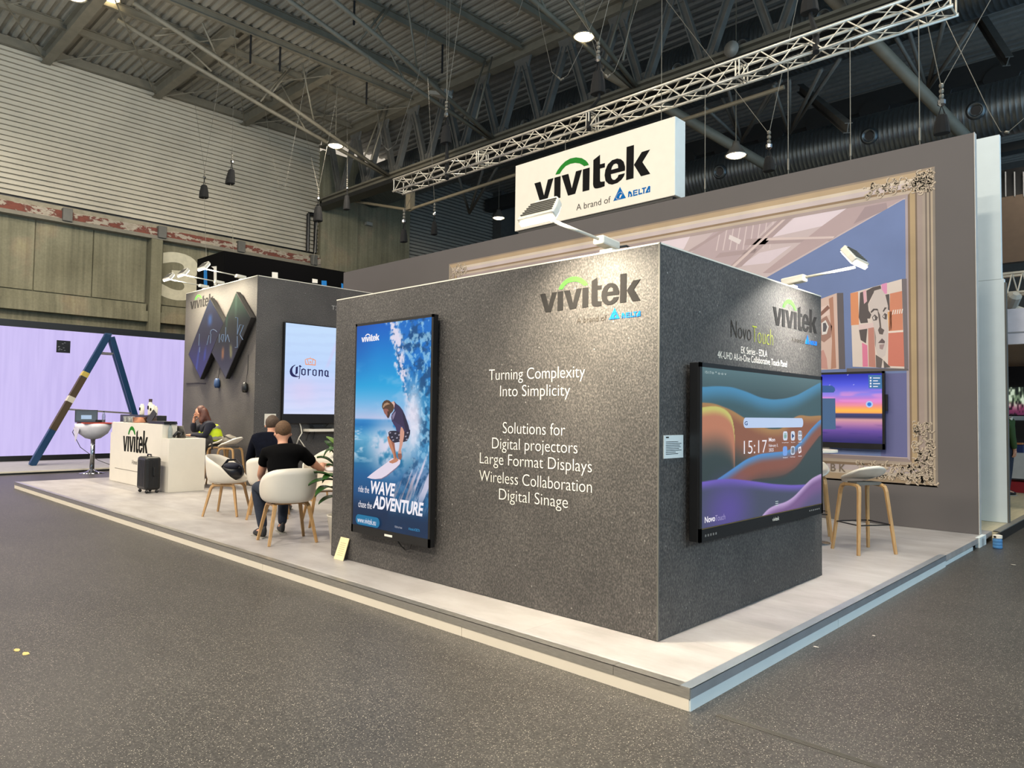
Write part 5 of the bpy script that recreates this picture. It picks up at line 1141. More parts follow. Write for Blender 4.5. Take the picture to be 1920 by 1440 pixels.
# ladder: stands on the low platform, seen side on
lx = -18.4; lt = thing('step_ladder', 'tall blue A-shaped step ladder with aluminium steps in front of the lilac screen', 'ladder', (lx, 2.2, -.045))
wv_, av_ = Vector((-.976, .22, 0)), Vector((.22, .976, 0))
ft = on_x(60, 866, lx); ft.z = -.045; tp = on_x(203, 628, lx); rf = on_x(279, 866, lx); rf.z = -.045
LBL = M('blue_fibreglass', (12, 56, 92), .45); LBR = M('worn_brown_fibreglass', (74, 58, 36), .55); LYL = M('yellow_label', (200, 176, 84), .5)
for s in (0, .46):
    o_ = wv_*s
    obj('front_rail', MB().tube([ft+o_, tp+o_], [(.045, .075), (.045, .075)], 4, flat=(1, 0, 0)), LBL, lt)
    p3, p4 = ft.lerp(tp, .50)+o_, ft.lerp(tp, .66)+o_; p1, p2 = ft.lerp(tp, .26)+o_, ft.lerp(tp, .47)+o_
    obj('brown_rail_section', MB().tube([p1, p2], [(.047, .077)]*2, 4, flat=(1, 0, 0)), LBR, lt); obj('brown_rail_section', MB().tube([p3, p4], [(.047, .077)]*2, 4, flat=(1, 0, 0)), LBR, lt)
    obj('warning_label', MB().tube([ft.lerp(tp, .47)+o_, ft.lerp(tp, .51)+o_], [(.049, .079)]*2, 4, flat=(1, 0, 0)), M('white_label', (205, 198, 180)), lt)
    obj('warning_label', MB().tube([ft.lerp(tp, .665)+o_, ft.lerp(tp, .70)+o_], [(.049, .079)]*2, 4, flat=(1, 0, 0)), LYL, lt)
    obj('rear_rail', MB().tube([rf+o_, tp+av_*.08+o_-EZ*.05], [(.04, .065), (.04, .065)], 4, flat=(1, 0, 0)), LBL, lt)
    obj('spreader_bar', MB().tube([on_x(120, 767, lx)+o_, on_x(246, 775, lx)+o_], .022, 6), ALU, lt)
    obj('spreader_bar', MB().tube([on_x(185, 661, lx)+o_, on_x(212, 663, lx)+o_], .022, 6), ALU, lt)
for j in range(10):
    p = ft.lerp(tp, .06+.092*j); obj('step', MB().tube([p, p+wv_*.46], [(.02, .05), (.02, .05)], 4), ALU, lt)
obj('top_cap', MB().cbox(tp+wv_*.23+EZ*.02, (.55, .16, .05), Matrix((wv_, av_, EZ)).transposed()), LBL, lt)

# ------------------------------------------------------------------ bar table with laptop
bt = Vector((-16.15, 1.5, FZ)); tz = 1.03
t = thing('bar_table', 'white saucer-topped bar table on a chrome column in front of the lilac screen', 'table', bt)
obj('saucer_top', MB().lathe([(.05, tz-.36), (.16, tz-.33), (.30, tz-.22), (.37, tz-.08), (.38, tz), (.36, tz+.01)], (bt.x, bt.y, 0), 24), M('milky_white_plastic', (240, 236, 242), .5), t, smooth=True)
obj('column', MB().tube([(bt.x, bt.y, FZ+.03), (bt.x, bt.y, tz-.3)], .05, 12), CHROME, t, smooth=True)
obj('base_plate', MB().lathe([(.27, FZ), (.27, FZ+.012), (.12, FZ+.04), (.06, FZ+.08), (.05, FZ+.1)], (bt.x, bt.y, 0), 24), CHROME, t, smooth=True)
obj('torn_wrap', MB().slab([[(bt.x-.1, bt.y-.385, tz-.08), (bt.x+.18, bt.y-.34, tz-.1), (bt.x+.02, bt.y-.37, tz-.42)]], (.004, .004, 0)), M('thin_plastic_film', (210, 205, 215), .25), t)
fwd2 = Vector((-.976, .22, 0)); rt2 = Vector((.22, .976, 0))
def frame_at(c, f): f = Vector((f[0], f[1], 0)).normalized(); r = Vector((f.y, -f.x, 0)); return Vector(c), r, f
def laptop(label, c, f, w_, d_, h_, tilt, lid, scr_mat=None, name='laptop'):
    """c = middle of the hinge, f = direction from the user to the lid (lid stands at the far edge)"""
    c, r, f = frame_at(c, f); t = thing(name, label, 'laptop', c)
    R = Matrix((r, f, EZ)).transposed()
    obj('keyboard_base', MB().cbox(c-f*d_/2+EZ*.009, (w_, d_, .018), R), lid, t)
    a = math.radians(tilt); u = f*math.sin(a)+EZ*math.cos(a); n = f*math.cos(a)-EZ*math.sin(a)
    R2 = Matrix((r, n, u)).transposed(); cc = c+u*h_/2+EZ*.02
    obj('lid', MB().cbox(cc, (w_, .012, h_), R2), lid, t)
    if scr_mat: s = obj('screen', MB().cbox(cc-n*.007, (w_*.92, .002, h_*.86), R2), M('dark_screen', (48, 50, 54), .2), t); obj('screen_window', MB().cbox(cc-n*.0085-u*h_*.13+r*w_*.0, (w_*.46, .001, h_*.34), R2), scr_mat, s)
    return t
tag(obj('red_tray', MB().cbox((bt.x+.08, bt.y+.02, tz+.022), (.55, .62, .022)), M('coral_red_folder', (196, 72, 52), .5)), 'coral red folder lying on the saucer bar table', 'folder')
lp = bt+Vector((-.12, -.12, tz-FZ+.034))
laptop('open dark laptop with a lit window on its screen on the bar table', lp, (-.97, .2), .46, .28, .27, 8, BLACK, EM('screen_softwhite', (176, 200, 226)))
def bottle(label, c, h, r, mat, cap, name='water_bottle', lab=None):
    c = Vector(c); t = thing(name, label, 'bottle', c)
    obj('body', MB().lathe([(r*.9, 0), (r, h*.05), (r, h*.3), (r*.93, h*.36), (r, h*.42), (r, h*.62), (r*.5, h*.86), (r*.36, h*.9), (r*.36, h*.93)], c, 14), mat, t, smooth=True)
    obj('cap', MB().lathe([(r*.42, h*.92), (r*.42, h)], c, 10), cap, t)
    if lab: obj('label_band', MB().lathe([(r*1.01, h*.34), (r*1.01, h*.58)], c, 14), lab, t)
    return t
CLEAR = M('clear_plastic', (200, 214, 220), .12, trans=.85, var=.02)
bottle('small clear bottle with dark cap on the saucer bar table', (bt.x+.10, bt.y+.18, tz+.034), .26, .035, CLEAR, BLACK)
tag(obj('power_adapter', MB().cbox((bt.x+.02, bt.y+.13, tz+.065), (.12, .16, .06)), BLACK, bevel=.01), 'black power adapter beside the small bottle on the bar table', 'adapter')
mb = MB().tube([bt+Vector((-.33, -.25, 1.15)), bt+Vector((-.25, -.36, .95)), bt+Vector((-.2, -.2, .6)), bt+Vector((.0, .12, .3)), bt+Vector((.2, .7, .03))], .008, 5)
tag(obj('laptop_cable', mb, BLACK), 'black cable dropping from the bar table to the floor', 'cable')
tag(obj('white_cable', MB().tube([bt+Vector((.2, .36, 1.0)), bt+Vector((.25, .40, .7)), bt+Vector((.3, .5, .45)), bt+Vector((.3, .42, .25))], .007, 5), WHITE), 'thin white cable hanging from the right side of the bar table', 'cable')

# ------------------------------------------------------------------ reception counter
t = thing('reception_counter', 'white reception counter with black and green logo', 'counter', (-11.4, 1.1, 0))
obj('tall_front', MB().box((-12.86, .87, .003), (-10.35, 1.12, 1.135)), WHITE, t, bevel=.004)
mb = MB().box((-10.35, .872, .003), (-10.03, 1.48, .9)); mb.box((-11.4, 1.12, .003), (-10.35, 1.48, .9))
obj('low_return', mb, WHITE, t)
obj('plinth_line', MB().box((-12.62, .866, .255), (-10.75, .872, .263)), M('grey_brown_line', (120, 112, 100)), t)  # thin grey-brown strip across the counter front
obj('left_ledge', MB().box((-13.02, .9, .003), (-12.86, 1.12, .93)), WHITE, t)
lx0 = on_y(231, 820, .868).x; lx1 = on_y(277, 830, .868).x
logo(t, (lx0, .869, .60), lx1-lx0, 1.45, EX, -EY, INK, GREEN, BLUE)
tag(obj('cardboard_box', MB().box((-12.98, .93, .935), (-12.87, 1.1, 1.04)), M('brown_cardboard', (178, 132, 78), .8)), 'small brown cardboard box on the ledge left of the counter', 'box')
tag(obj('grey_case', MB().box((-12.84, 1.125, .9), (-12.45, 1.3, 1.22)), M('grey_plastic_case', (140, 142, 150), .5), bevel=.01), 'grey case standing behind the left end of the counter', 'case')
CT = 1.136
def on_ct(px, y=1.0): p = on_y(px, 790, y); return Vector((p.x, y, CT))
t = thing('black_console', 'long low black equipment case behind the glasses on the counter', 'case', on_ct(268, 1.16))
p0, p1 = on_ct(232, 1.2), on_ct(302, 1.2)
obj('case_body', MB().box((p0.x, 1.13, .92), (p1.x, 1.3, CT+.14)), BLACK, t, bevel=.01)
obj('case_lid_line', MB().box((p0.x, 1.128, CT+.09), (p1.x, 1.131, CT+.095)), DSTEEL, t)
for k, (px, h, lb) in enumerate(((265.5, .34, 'white bottle with black mark standing left on the counter'), (281, .42, 'tallest white bottle with dark cap on the counter'), (286, .32, 'white bottle with black mark in front of the tallest bottle'), (290.5, .28, 'shortest white bottle, right end of the bottle row'))):
    c = on_ct(px, 1.24-.05*(k == 2)); c.z = CT+.142
    t = thing('drinks_bottle', lb, 'bottle', c); h_ = h*.62
    obj('body', MB().lathe([(.04, 0), (.042, h_*.06), (.042, h_*.78), (.026, h_*.95), (.026, h_)], c, 12), WHITE, t, smooth=True)
    if k != 3: obj('black_mark', MB().box((c.x-.024, c.y-.046, c.z+h_*.42), (c.x+.024, c.y-.038, c.z+h_*.68)), INK, t)
    if k == 1: obj('cap', MB().lathe([(.031, h_*.97), (.031, h_*1.18)], c, 10), M('brown_cap', (70, 56, 50)), t)
c = on_ct(262, 1.0); t = thing('copper_pan', 'copper-coloured metal pan on the counter', 'pan', c)
obj('bowl', MB().lathe([(.10, 0), (.115, .01), (.12, .10), (.125, .105), (.11, .103), (.10, .02)], c, 20), M('copper', (206, 150, 126), .25, .8), t, smooth=True)
obj('rim_handle', MB().tube([c+Vector((.12, 0, .09)), c+Vector((.2, -.01, .1)), c+Vector((.12, .05, .09))], .01, 6), M('copper', (206, 150, 126), .25, .8), t)
GLASS = M('drinking_glass', (225, 228, 230), .08, trans=.8, var=.01)
for k, (px, y) in enumerate(((235, .93), (239, .99), (243, .94), (246, 1.02), (249, .95))):
    c = on_ct(px, y); tag(obj('drinking_glass', MB().lathe([(.03, 0), (.033, .004), (.038, .115), (.035, .115), (.030, .01)], c, 12), GLASS, smooth=True), 'clear drinking glass in the group left of the copper pan, ' + ORD[k] + ' from the left', 'glass', 'glasses on the counter')
t = thing('tablet_stand', 'black tablet leaning back on the counter beside the copper pan', 'tablet', on_ct(283, .98))
c = on_ct(284, 1.0); obj('tablet', MB().cbox(c+EZ*.12, (.26, .012, .22), Matrix.Rotation(-.45, 3, 'X') @ Matrix.Rotation(.3, 3, 'Y')), BLACK, t); obj('foot', MB().cbox(c+EZ*.008, (.3, .14, .016)), BLACK, t)
t = thing('closed_laptop', 'closed black laptop overhanging the right end of the counter', 'laptop', (-10.55, 1.0, CT))
obj('laptop_body', MB().box((-11.0, .89, CT+.002), (-10.32, 1.11, CT+.025)), BLACK, t); obj('laptop_lid', MB().box((-10.98, .89, CT+.027), (-10.33, 1.11, CT+.05)), BLACK, t, bevel=.004)
tag(obj('paper_sheet', MB().box((-11.5, .89, CT+.0005), (-11.15, 1.05, CT+.004)), WHITE), 'white paper sheet on the counter in front of the tablet', 'paper')
bottle('clear water bottle with dark cap on the low part of the counter', (-10.26, .97, .902), .24, .036, CLEAR, BLACK)
laptop('silver laptop open towards the woman at the low counter', (-10.42, 1.20, .902), (.30, -.95), .3, .2, .2, 20, M('silver_laptop', (150, 146, 140), .35, .6))
tag(obj('headset', MB().tube([(-10.22, 1.13, .93), (-10.27, 1.18, .99), (-10.32, 1.11, 1.0), (-10.28, 1.04, .93)], .025, 8), BLACK, smooth=True), 'black headset with cable lying beside the silver laptop', 'headset')
tag(obj('headset_cable', MB().tube([(-10.6, 1.12, CT+.02), (-10.42, 1.14, 1.12), (-10.36, 1.135, 1.02), (-10.31, 1.125, .945)], .006, 5), BLACK), 'thin black cable from the closed laptop down to the headset', 'cable')

# suitcase
c = Vector((-10.30, .66, 0)); t = thing('suitcase', 'black ribbed hard-shell suitcase standing in front of the counter', 'suitcase', c)
sr = MB(); wS, dS, hS = .40, .25, .60
obj('shell', MB().box((c.x-wS/2, c.y-dS/2, .055), (c.x+wS/2, c.y+dS/2, hS)), M('black_abs_shell', (20, 19, 19), .42), t, bevel=.045, seg=4)
mb = MB()
for j in range(5): mb.box((c.x-.14+j*.07-.012, c.y-dS/2-.006, .11), (c.x-.14+j*.07+.012, c.y-dS/2+.01, hS-.05))
for j in range(3): mb.box((c.x+wS/2-.01, c.y-.07+j*.07-.012, .11), (c.x+wS/2+.006, c.y-.07+j*.07+.012, hS-.05))
obj('shell_ribs', mb, M('black_abs_shell', (20, 19, 19), .42), t, bevel=.006)
obj('carry_handle', MB().tube([(c.x-.08, c.y, hS), (c.x-.07, c.y, hS+.035), (c.x+.07, c.y, hS+.035), (c.x+.08, c.y, hS)], .012, 6), BLACK, t)
obj('side_handle', MB().tube([(c.x+wS/2, c.y, .28), (c.x+wS/2+.03, c.y, .3), (c.x+wS/2+.03, c.y, .42), (c.x+wS/2, c.y, .44)], .012, 6), BLACK, t)
for sx in (-1, 1):
    for sy in (-1, 1):
        w0 = Vector((c.x+sx*(wS/2-.05), c.y+sy*(dS/2-.045), .027)); a = obj('wheel', MB().lathe([(.026, -.012), (.026, .012)], w0, 14, (1, 0, 0)), BLACK, t); obj('wheel_fork', MB().box((w0.x-.02, w0.y-.012, .03), (w0.x+.02, w0.y+.012, .07)), DSTEEL, t)

# ------------------------------------------------------------------ chairs, stools, table
def shell_mesh():
    hp = [(-1, .80), (-.75, .785), (-.4, .735), (0, .665), (.25, .60), (.5, .525), (.75, .468), (1, .45)]
    def hh(c):
        for (a, ha), (b, hb_) in zip(hp[:-1], hp[1:]):
            if c <= b: s = (c-a)/(b-a); return ha+(hb_-ha)*s
        return .45
    nu, nv = 56, 16; mb = MB(); mb.v.append(Vector((0, 0, .425)))
    for j in range(1, nv+1):
        tt = j/nv
        for i in range(nu):
            th = 2*math.pi*i/nu; cx_, sy_ = math.sin(th), math.cos(th); h = hh(sy_)
            ex = 2.5; rr = 1/((abs(cx_)**ex+abs(sy_)**ex)**(1/ex)); rx, ry = .285, (.24 if sy_ > 0 else .265)
            if tt < .5: rho = tt/.5*.74; z = .425+.012*(tt/.5)**3
            else:
                s = (tt-.5)/.5; rho = .74+.26*math.sin(s*math.pi/2)**.85; z = .437+(h-.437)*(1-math.cos(s*math.pi/2))**1.0
                rho += .03*s*max(0, (h-.5))
            mb.v.append(Vector((cx_*rr*rx*rho, sy_*rr*ry*rho, z)))
    for i in range(nu): mb.f.append((0, 1+i, 1+(i+1) % nu))
    for j in range(nv-1):
        for i in range(nu): mb.f.append((1+j*nu+i, 1+j*nu+(i+1) % nu, 1+(j+1)*nu+(i+1) % nu, 1+(j+1)*nu+i))
    return mb
def make_chair(label):
    t = thing('shell_chair', label, 'chair', (0, 0, 0), 'white shell chairs')
    obj('seat_shell', shell_mesh(), SHELL, t, world=False, smooth=True, solid=.014)
    for sx in (-1, 1):
        for sy in (-1, 1):
            obj('leg', MB().tube([(sx*.25, sy*.225, 0), (sx*.185, sy*.155, .355), (sx*.178, sy*.143, .385), (sx*.172, sy*.115, .402), (sx*.17, 0, .405)], [(.014, .012), (.019, .016), (.021, .017), (.021, .016), (.021, .014)], 4, flat=(1, 0, 0)), WOOD, t, world=False, bevel=.004)
    obj('seat_brace', MB().box((-.18, -.03, .398), (.18, .03, .424)), WOOD, t, world=False)
    return t
ch0 = make_chair('white shell chair under the man in the black T-shirt')
def put(o, x, y, f): o.location = (x, y, 0); o.rotation_euler.z = math.atan2(f[1], f[0])-math.pi/2; return o
def chair(lb, x, y, f): c = copy_tree(ch0); c['label'] = lb; return put(c, x, y, f)
put(ch0, -4.66, .07, (-.97, .22))
chair('empty white shell chair with a black bag on it, beside the counter', -7.02, .50, (.62, .60))
chair('white shell chair under the balding man in dark blue', -6.42, .78, (-.85, .53))
chair('white shell chair behind the plant at the round table', -5.42, 1.02, (.9, -.3))
chE = on_z(592, 842, .80); chair('white shell chair with papers on it at the back of the seating', chE.x-.1, chE.y+.15, (-.2, -1))
mb = MB()
for j in range(5): mb.cbox((chE.x-.1+.03*j, chE.y+.12-.02*j, .50+.012*j), (.30, .22, .006), Matrix.Rotation(.3*j-.5, 3, 'Z') @ Matrix.Rotation(.12*(j-2), 3, 'Y'))
t = thing('paper_pile', 'loose pile of printed papers on the rear white chair', 'papers', (chE.x-.1, chE.y+.12, .47))
obj('sheets', mb, M('newsprint', (196, 192, 184), .8, var=.2, scale=30), t)
mb = MB()
for j in range(4): mb.cbox((chE.x-.05+.05*j, chE.y+.05-.02*j, .58+.02*j), (.26, .18, .005), Matrix.Rotation(.4*j, 3, 'Z') @ Matrix.Rotation(-.2+.1*j, 3, 'Y'))
obj('top_sheets', mb, M('newsprint', (196, 192, 184), .8, var=.2, scale=30), t)
# bag on the empty chair
bc = Vector((-6.98, .53, .45)); t = thing('shoulder_bag', 'black leather bag lying in the empty white shell chair', 'bag', bc)
obj('bag_body', MB().ball(bc+Vector((-.02, .02, .12)), (.17, .15, .12), 14, 8), M('black_leather', (24, 26, 34), .35, var=.2), t, smooth=True)
obj('strap', MB().tube([bc+Vector((-.12, -.08, .17)), bc+Vector((-.12, .0, .27)), bc+Vector((.0, .06, .28)), bc+Vector((.1, .1, .2)), bc+Vector((.14, .08, .08))], [(.02, .006)]*5, 6), M('black_leather', (24, 26, 34), .35, var=.2), t, smooth=True)
obj('folded_jacket', MB().ball(bc+Vector((.03, -.02, .2)), (.13, .10, .05), 12, 6), M('dark_blue_cloth', (22, 26, 44), .8), t, smooth=True)
def make_stool(label):
    t = thing('bar_stool', label, 'stool', (0, 0, 0), 'white bar stools on wooden legs')
    def sf(u, v):
        x, y = (u-.5)*2, (v-.5)*2
        k = math.sqrt(max(1e-6, 1-.5*y*y)); k2 = math.sqrt(max(1e-6, 1-.5*x*x)); X, Y = x*k, y*k2
        z = .775+.13*max(0, -Y)**1.6-.06*max(0, Y)**2.0+.05*abs(X)**2.5*max(0, .6-Y)
        return Vector((X*.215, Y*.205, z))
    obj('seat_shell', MB().grid(20, 20, sf), SHELL, t, world=False, smooth=True, solid=.024)
    for sx in (-1, 1):
        for sy in (-1, 1):
            obj('leg', MB().tube([(sx*.225, sy*.20, 0), (sx*.165, sy*.14, .64), (sx*.158, sy*.126, .685), (sx*.152, sy*.09, .703), (sx*.15, 0, .706)], [(.015, .013), (.018, .015), (.019, .016), (.019, .016), (.019, .014)], 4, flat=(1, 0, 0)), WOOD, t, world=False, bevel=.004)
    z = .30; q = [(.197, .172, z), (-.197, .172, z), (-.197, -.172, z), (.197, -.172, z)]
    for j in range(4): obj('footrest_bar', MB().tube([q[j], q[(j+1) % 4]], .007, 6), BLACK, t, world=False)
    obj('seat_plate', MB().box((-.15, -.09, .704), (.15, .05, .735)), DSTEEL, t, world=False)
    return t
st0 = make_stool('white bar stool with oak legs in front of the mural wall')
put(st0, -.13, 4.19, (-.84, .54))
def stool(lb, x, y, f): c = copy_tree(st0); c['label'] = lb; return put(c, x, y, f)
stool('white bar stool mostly hidden behind the big touch screen', -.86, 4.62, (.4, -.9))
fs_ = on_d(432, 840, 13.05); stool('white bar stool beside the far block right of the woman', fs_.x, fs_.y, (-.8, -.6))
stool('white bar stool the woman in the yellow vest sits on', -10.72, 2.0, (-.5, -.85))
t = thing('canvas_bag', 'crumpled grey canvas bag on the bar stool beside the far block', 'bag', (fs_.x-.05, fs_.y, .80))
mb = MB().ball((fs_.x-.08, fs_.y+.02, .85), (.17, .13, .085), 12, 7); 
for v in mb.v: v += Vector((random.uniform(-.02, .02), random.uniform(-.02, .02), random.uniform(-.02, .02)))
obj('bag_cloth', mb, M('grey_canvas', (124, 118, 108), .85, var=.3, scale=14), t, smooth=True)
obj('bag_strap', MB().tube([(fs_.x-.2, fs_.y-.02, .84), (fs_.x-.05, fs_.y-.1, .93), (fs_.x+.1, fs_.y-.02, .86)], .014, 6), M('dark_canvas', (60, 56, 52), .85), t)
tc_ = Vector((-4.68, .93, 0)); t = thing('round_table', 'round white cafe table beside the man in the black T-shirt', 'table', tc_)
obj('table_top', MB().lathe([(.34, .715), (.35, .72), (.35, .735), (.34, .74)], tc_, 36), M('white_table_top', (230, 224, 224), .35), t)
for j in range(4):
    a = math.pi/4+j*math.pi/2; obj('leg', MB().tube([tc_+Vector((.26*math.cos(a), .26*math.sin(a), 0)), tc_+Vector((.08*math.cos(a), .08*math.sin(a), .71))], [(.018, .014), (.026, .02)], 4), WOOD, t)
tag(obj('magazine', MB().cbox((-4.72, .98, .752), (.30, .22, .02), Matrix.Rotation(.6, 3, 'Z')), M('newsprint', (196, 192, 184), .8, var=.2, scale=30)), 'printed magazine lying on the round white table', 'magazine')
t = thing('high_table', 'high table with a round chrome foot behind the big touch screen', 'table', (-.74, 4.3, 0))
obj('foot_plate', MB().lathe([(.22, 0), (.22, .01), (.06, .03), (.03, .05)], (-.74, 4.3, 0), 24), CHROME, t, smooth=True)
obj('column', MB().tube([(-.74, 4.3, .03), (-.74, 4.3, 1.02)], .03, 10), CHROME, t, smooth=True)
obj('table_top', MB().lathe([(.3, 1.02), (.3, 1.045)], (-.74, 4.3, 0), 28), WHITE, t)

# potted plant
pc = Vector((-4.12, .42, 0)); t = thing('potted_plant', 'large-leaved green plant in a white pot beside the near block', 'plant', pc)
obj('pot', MB().lathe([(.13, .002), (.17, .30), (.18, .31), (.16, .31), (.155, .27)], pc, 20), WHITE, t, smooth=True)
obj('soil', MB().lathe([(.155, .26), (.15, .275)], pc, 16), M('dark_soil', (46, 36, 28), .9), t)
LEAF = M('glossy_green_leaf', (44, 82, 34), .35, var=.3, scale=9); LEAF2 = M('light_green_leaf', (104, 138, 60), .4, var=.2)
def leaf(base, tip, wd, droop, mat=None):
    base, tip = Vector(base), Vector(tip); d = tip-base; s = d.cross(EZ).normalized(); mb = MB(); n = 9
    for i in range(n+1):
        q = i/n; p = base+d*q+EZ*(4*droop*q*(1-q)); w_ = 1.35*wd*math.sin(math.pi*min(1, (q*.96+.04)))**.8*(1-.3*q)
        mb.v += [p-s*w_+EZ*.012, p-EZ*.008, p+s*w_+EZ*.012]
    for i in range(n): mb.f += [(3*i, 3*i+1, 3*i+4, 3*i+3), (3*i+1, 3*i+2, 3*i+5, 3*i+4)]
    obj('leaf', mb, mat or LEAF, t, smooth=True, solid=.003)
def pp(px, py, d): return on_d(px, py, d)
for (a, b_, wd, dr, mt) in (((628, 900, 7.75), (578, 910, 7.55), .07, .03, 0), ((624, 915, 7.7), (590, 932, 7.5), .06, .05, 0), ((626, 895, 7.75), (583, 886, 7.7), .045, .02, 0), ((630, 930, 7.7), (597, 945, 7.55), .05, .02, 0), ((628, 890, 7.8), (604, 905, 7.6), .05, .03, 0),
        ((625, 870, 7.9), (594, 858, 7.9), .05, .03, 0), ((626, 850, 7.9), (606, 858, 7.85), .05, .06, 0), ((627, 845, 7.95), (609, 828, 8.0), .055, .02, 0), ((632, 838, 7.95), (612, 820, 8.0), .045, .02, 1), ((634, 880, 7.85), (612, 872, 7.8), .05, .02, 0), ((640, 860, 7.9), (660, 830, 7.9), .06, .03, 0), ((640, 900, 7.8), (668, 900, 7.8), .06, .03, 0), ((632, 842, 7.9), (618, 848, 7.8), .05, .03, 0)):
    leaf(pp(*a), pp(*b_), wd, dr, LEAF2 if mt else None)
for a in ((628, 900, 7.75), (626, 855, 7.9), (634, 838, 7.95)): obj('stem', MB().tube([pc+EZ*.27, (pc+EZ*.27).lerp(pp(*a), .6)+EZ*.05, pp(*a)], .012, 6), M('green_stem', (70, 96, 48)), t)

# ------------------------------------------------------------------ people
def skin_mesh(nodes, edges, root, sub=2):
    names = list(nodes); idx = {n: i for i, n in enumerate(names)}
    me = bpy.data.meshes.new('tmp'); me.from_pydata([Vector(nodes[n][0]) for n in names], [(idx[a], idx[b_]) for a, b_ in edges], []); me.update()
    o = bpy.data.objects.new('tmp', me); COL.objects.link(o)
    o.modifiers.new('skin', 'SKIN'); md = o.modifiers.new('sub', 'SUBSURF'); md.levels = sub; md.render_levels = sub
    sv = me.skin_vertices[0].data
    for n in names:
        r = nodes[n][1]; sv[idx[n]].radius = r if isinstance(r, (list, tuple)) else (r, r); sv[idx[n]].use_root = (n == root)
    ev = o.evaluated_get(bpy.context.evaluated_depsgraph_get()); m2 = ev.to_mesh()
    mb = MB(); mb.v = [v.co.copy() for v in m2.vertices]; mb.f = [tuple(p.vertices) for p in m2.polygons]
    ev.to_mesh_clear(); bpy.data.objects.remove(o); bpy.data.meshes.remove(me)
    return mb
def grow(nodes, names, d, over=None):
    q = {}
    for n in names:
        p, r = nodes[n]; r = (over or {}).get(n, r); q[n] = (p, tuple(x+d for x in r) if isinstance(r, (list, tuple)) else r+d)
    return q
def hand(nodes, edges, wrist, key, d, palm_n, curl=.4, thumb=1):
    """palm and five separate fingers growing from the wrist; d = pointing direction, palm_n = out of the back of the hand"""
    d = Vector(d).normalized(); s = d.cross(Vector(palm_n)).normalized(); n = s.cross(d); w0 = Vector(nodes[wrist][0])
    pc_ = key+'palm'; nodes[pc_] = (w0+d*.055, (.030, .020)); edges.append((wrist, pc_))
    for j, (off, ln) in enumerate(((-.030, .058), (-.010, .074), (.010, .070), (.030, .055))):
        a = key+'k%d' % j; b_ = key+'m%d' % j; c = key+'t%d' % j
        p = w0+d*.092+s*off; e1 = (d-n*curl).normalized(); e2 = (d*.6-n*curl*2).normalized()
        nodes[a] = (p, .0095); nodes[b_] = (p+e1*ln*.5, .0085); nodes[c] = (p+e1*ln*.5+e2*ln*.5, .0075); edges += [(pc_, a), (a, b_), (b_, c)]
    p = w0+d*.03+s*(-.034*thumb); nodes[key+'th0'] = (p, .011); nodes[key+'th1'] = (p+(d*.7-s*.6*thumb-n*.3)*.035, .0095); nodes[key+'th2'] = (p+(d*.9-s*.5*thumb-n*.6)*.062, .008)
    edges += [(wrist, key+'th0'), (key+'th0', key+'th1'), (key+'th1', key+'th2')]
HAIRB = M('short_brown_hair', (92, 66, 42), .7, var=.3, scale=60, bump=.5, bscale=160); HAIRD = M('greying_brown_hair', (78, 62, 50), .7, var=.3, scale=60)
HAIRA = M('auburn_hair', (84, 44, 32), .5, var=.35, scale=40, bump=.4, bscale=90, stretch=(3, 3, .6))
TEE = M('black_cotton', (5, 5, 6), 1.0, var=.2, scale=20, spec=.1); NAVY = M('navy_knit', (16, 19, 30), 1.0, var=.2, scale=20, spec=.1); JEANS = M('blue_grey_denim', (62, 74, 84), .85, var=.15, scale=30); DJEANS = M('dark_denim', (34, 42, 58), .85, var=.15, scale=30)
def head_bits(t, c, f, hair_mat, r=.088, top_hair=True, bald=False):
    """hair cap and ears on a head centred at c that faces f"""
    c = Vector(c); f = Vector((f[0], f[1], 0)).normalized(); s = Vector((-f.y, f.x, 0)); mb = MB(); n, m_ = 22, 14
    for j in range(m_+1):
        for i in range(n+1):
            th = math.pi*2*i/n; ph = math.pi*.72*j/m_
            d = f*(math.cos(th)*math.sin(ph))+s*(math.sin(th)*math.sin(ph))+EZ*math.cos(ph)
            frontness = d.dot(f); lim = -.62 if frontness < .1 else .35
            z = d.z
            if frontness > .25: z = max(z, .42+.25*frontness)
            k = 1.0 if not (bald and d.z > .55) else .955
            d2 = Vector((d.x, d.y, z)); d2 = d2 if d2.length < 1.05 else d2.normalized()
            mb.v.append(c+EZ*.012+Vector((d2.x*(r*1.02), d2.y*(r*1.02), d2.z*r*1.22))*k-f*.008)
    mb.f = [(j*(n+1)+i, j*(n+1)+i+1, (j+1)*(n+1)+i+1, (j+1)*(n+1)+i) for j in range(m_) for i in range(n)]
    obj('hair', mb, hair_mat, t, smooth=True)
def ears_nose(nodes, edges, head, f, r=.088):
    c = Vector(nodes[head][0]); f = Vector((f[0], f[1], 0)).normalized(); s = Vector((-f.y, f.x, 0))
    for k in (-1, 1):
        nodes['ear%d' % k] = (c+s*k*(r*.92)-EZ*.012-f*.01, .020); nodes['eart%d' % k] = (c+s*k*(r*1.12)-EZ*.005-f*.025, (.010, .020)); edges += [(head, 'ear%d' % k), ('ear%d' % k, 'eart%d' % k)]
    nodes['brow'] = (c+f*r*.70+EZ*.01, .035); nodes['nose'] = (c+f*r*1.08-EZ*.025, .014); nodes['nosetip'] = (c+f*r*1.28-EZ*.036, .011); edges += [(head, 'brow'), ('brow', 'nose'), ('nose', 'nosetip')]
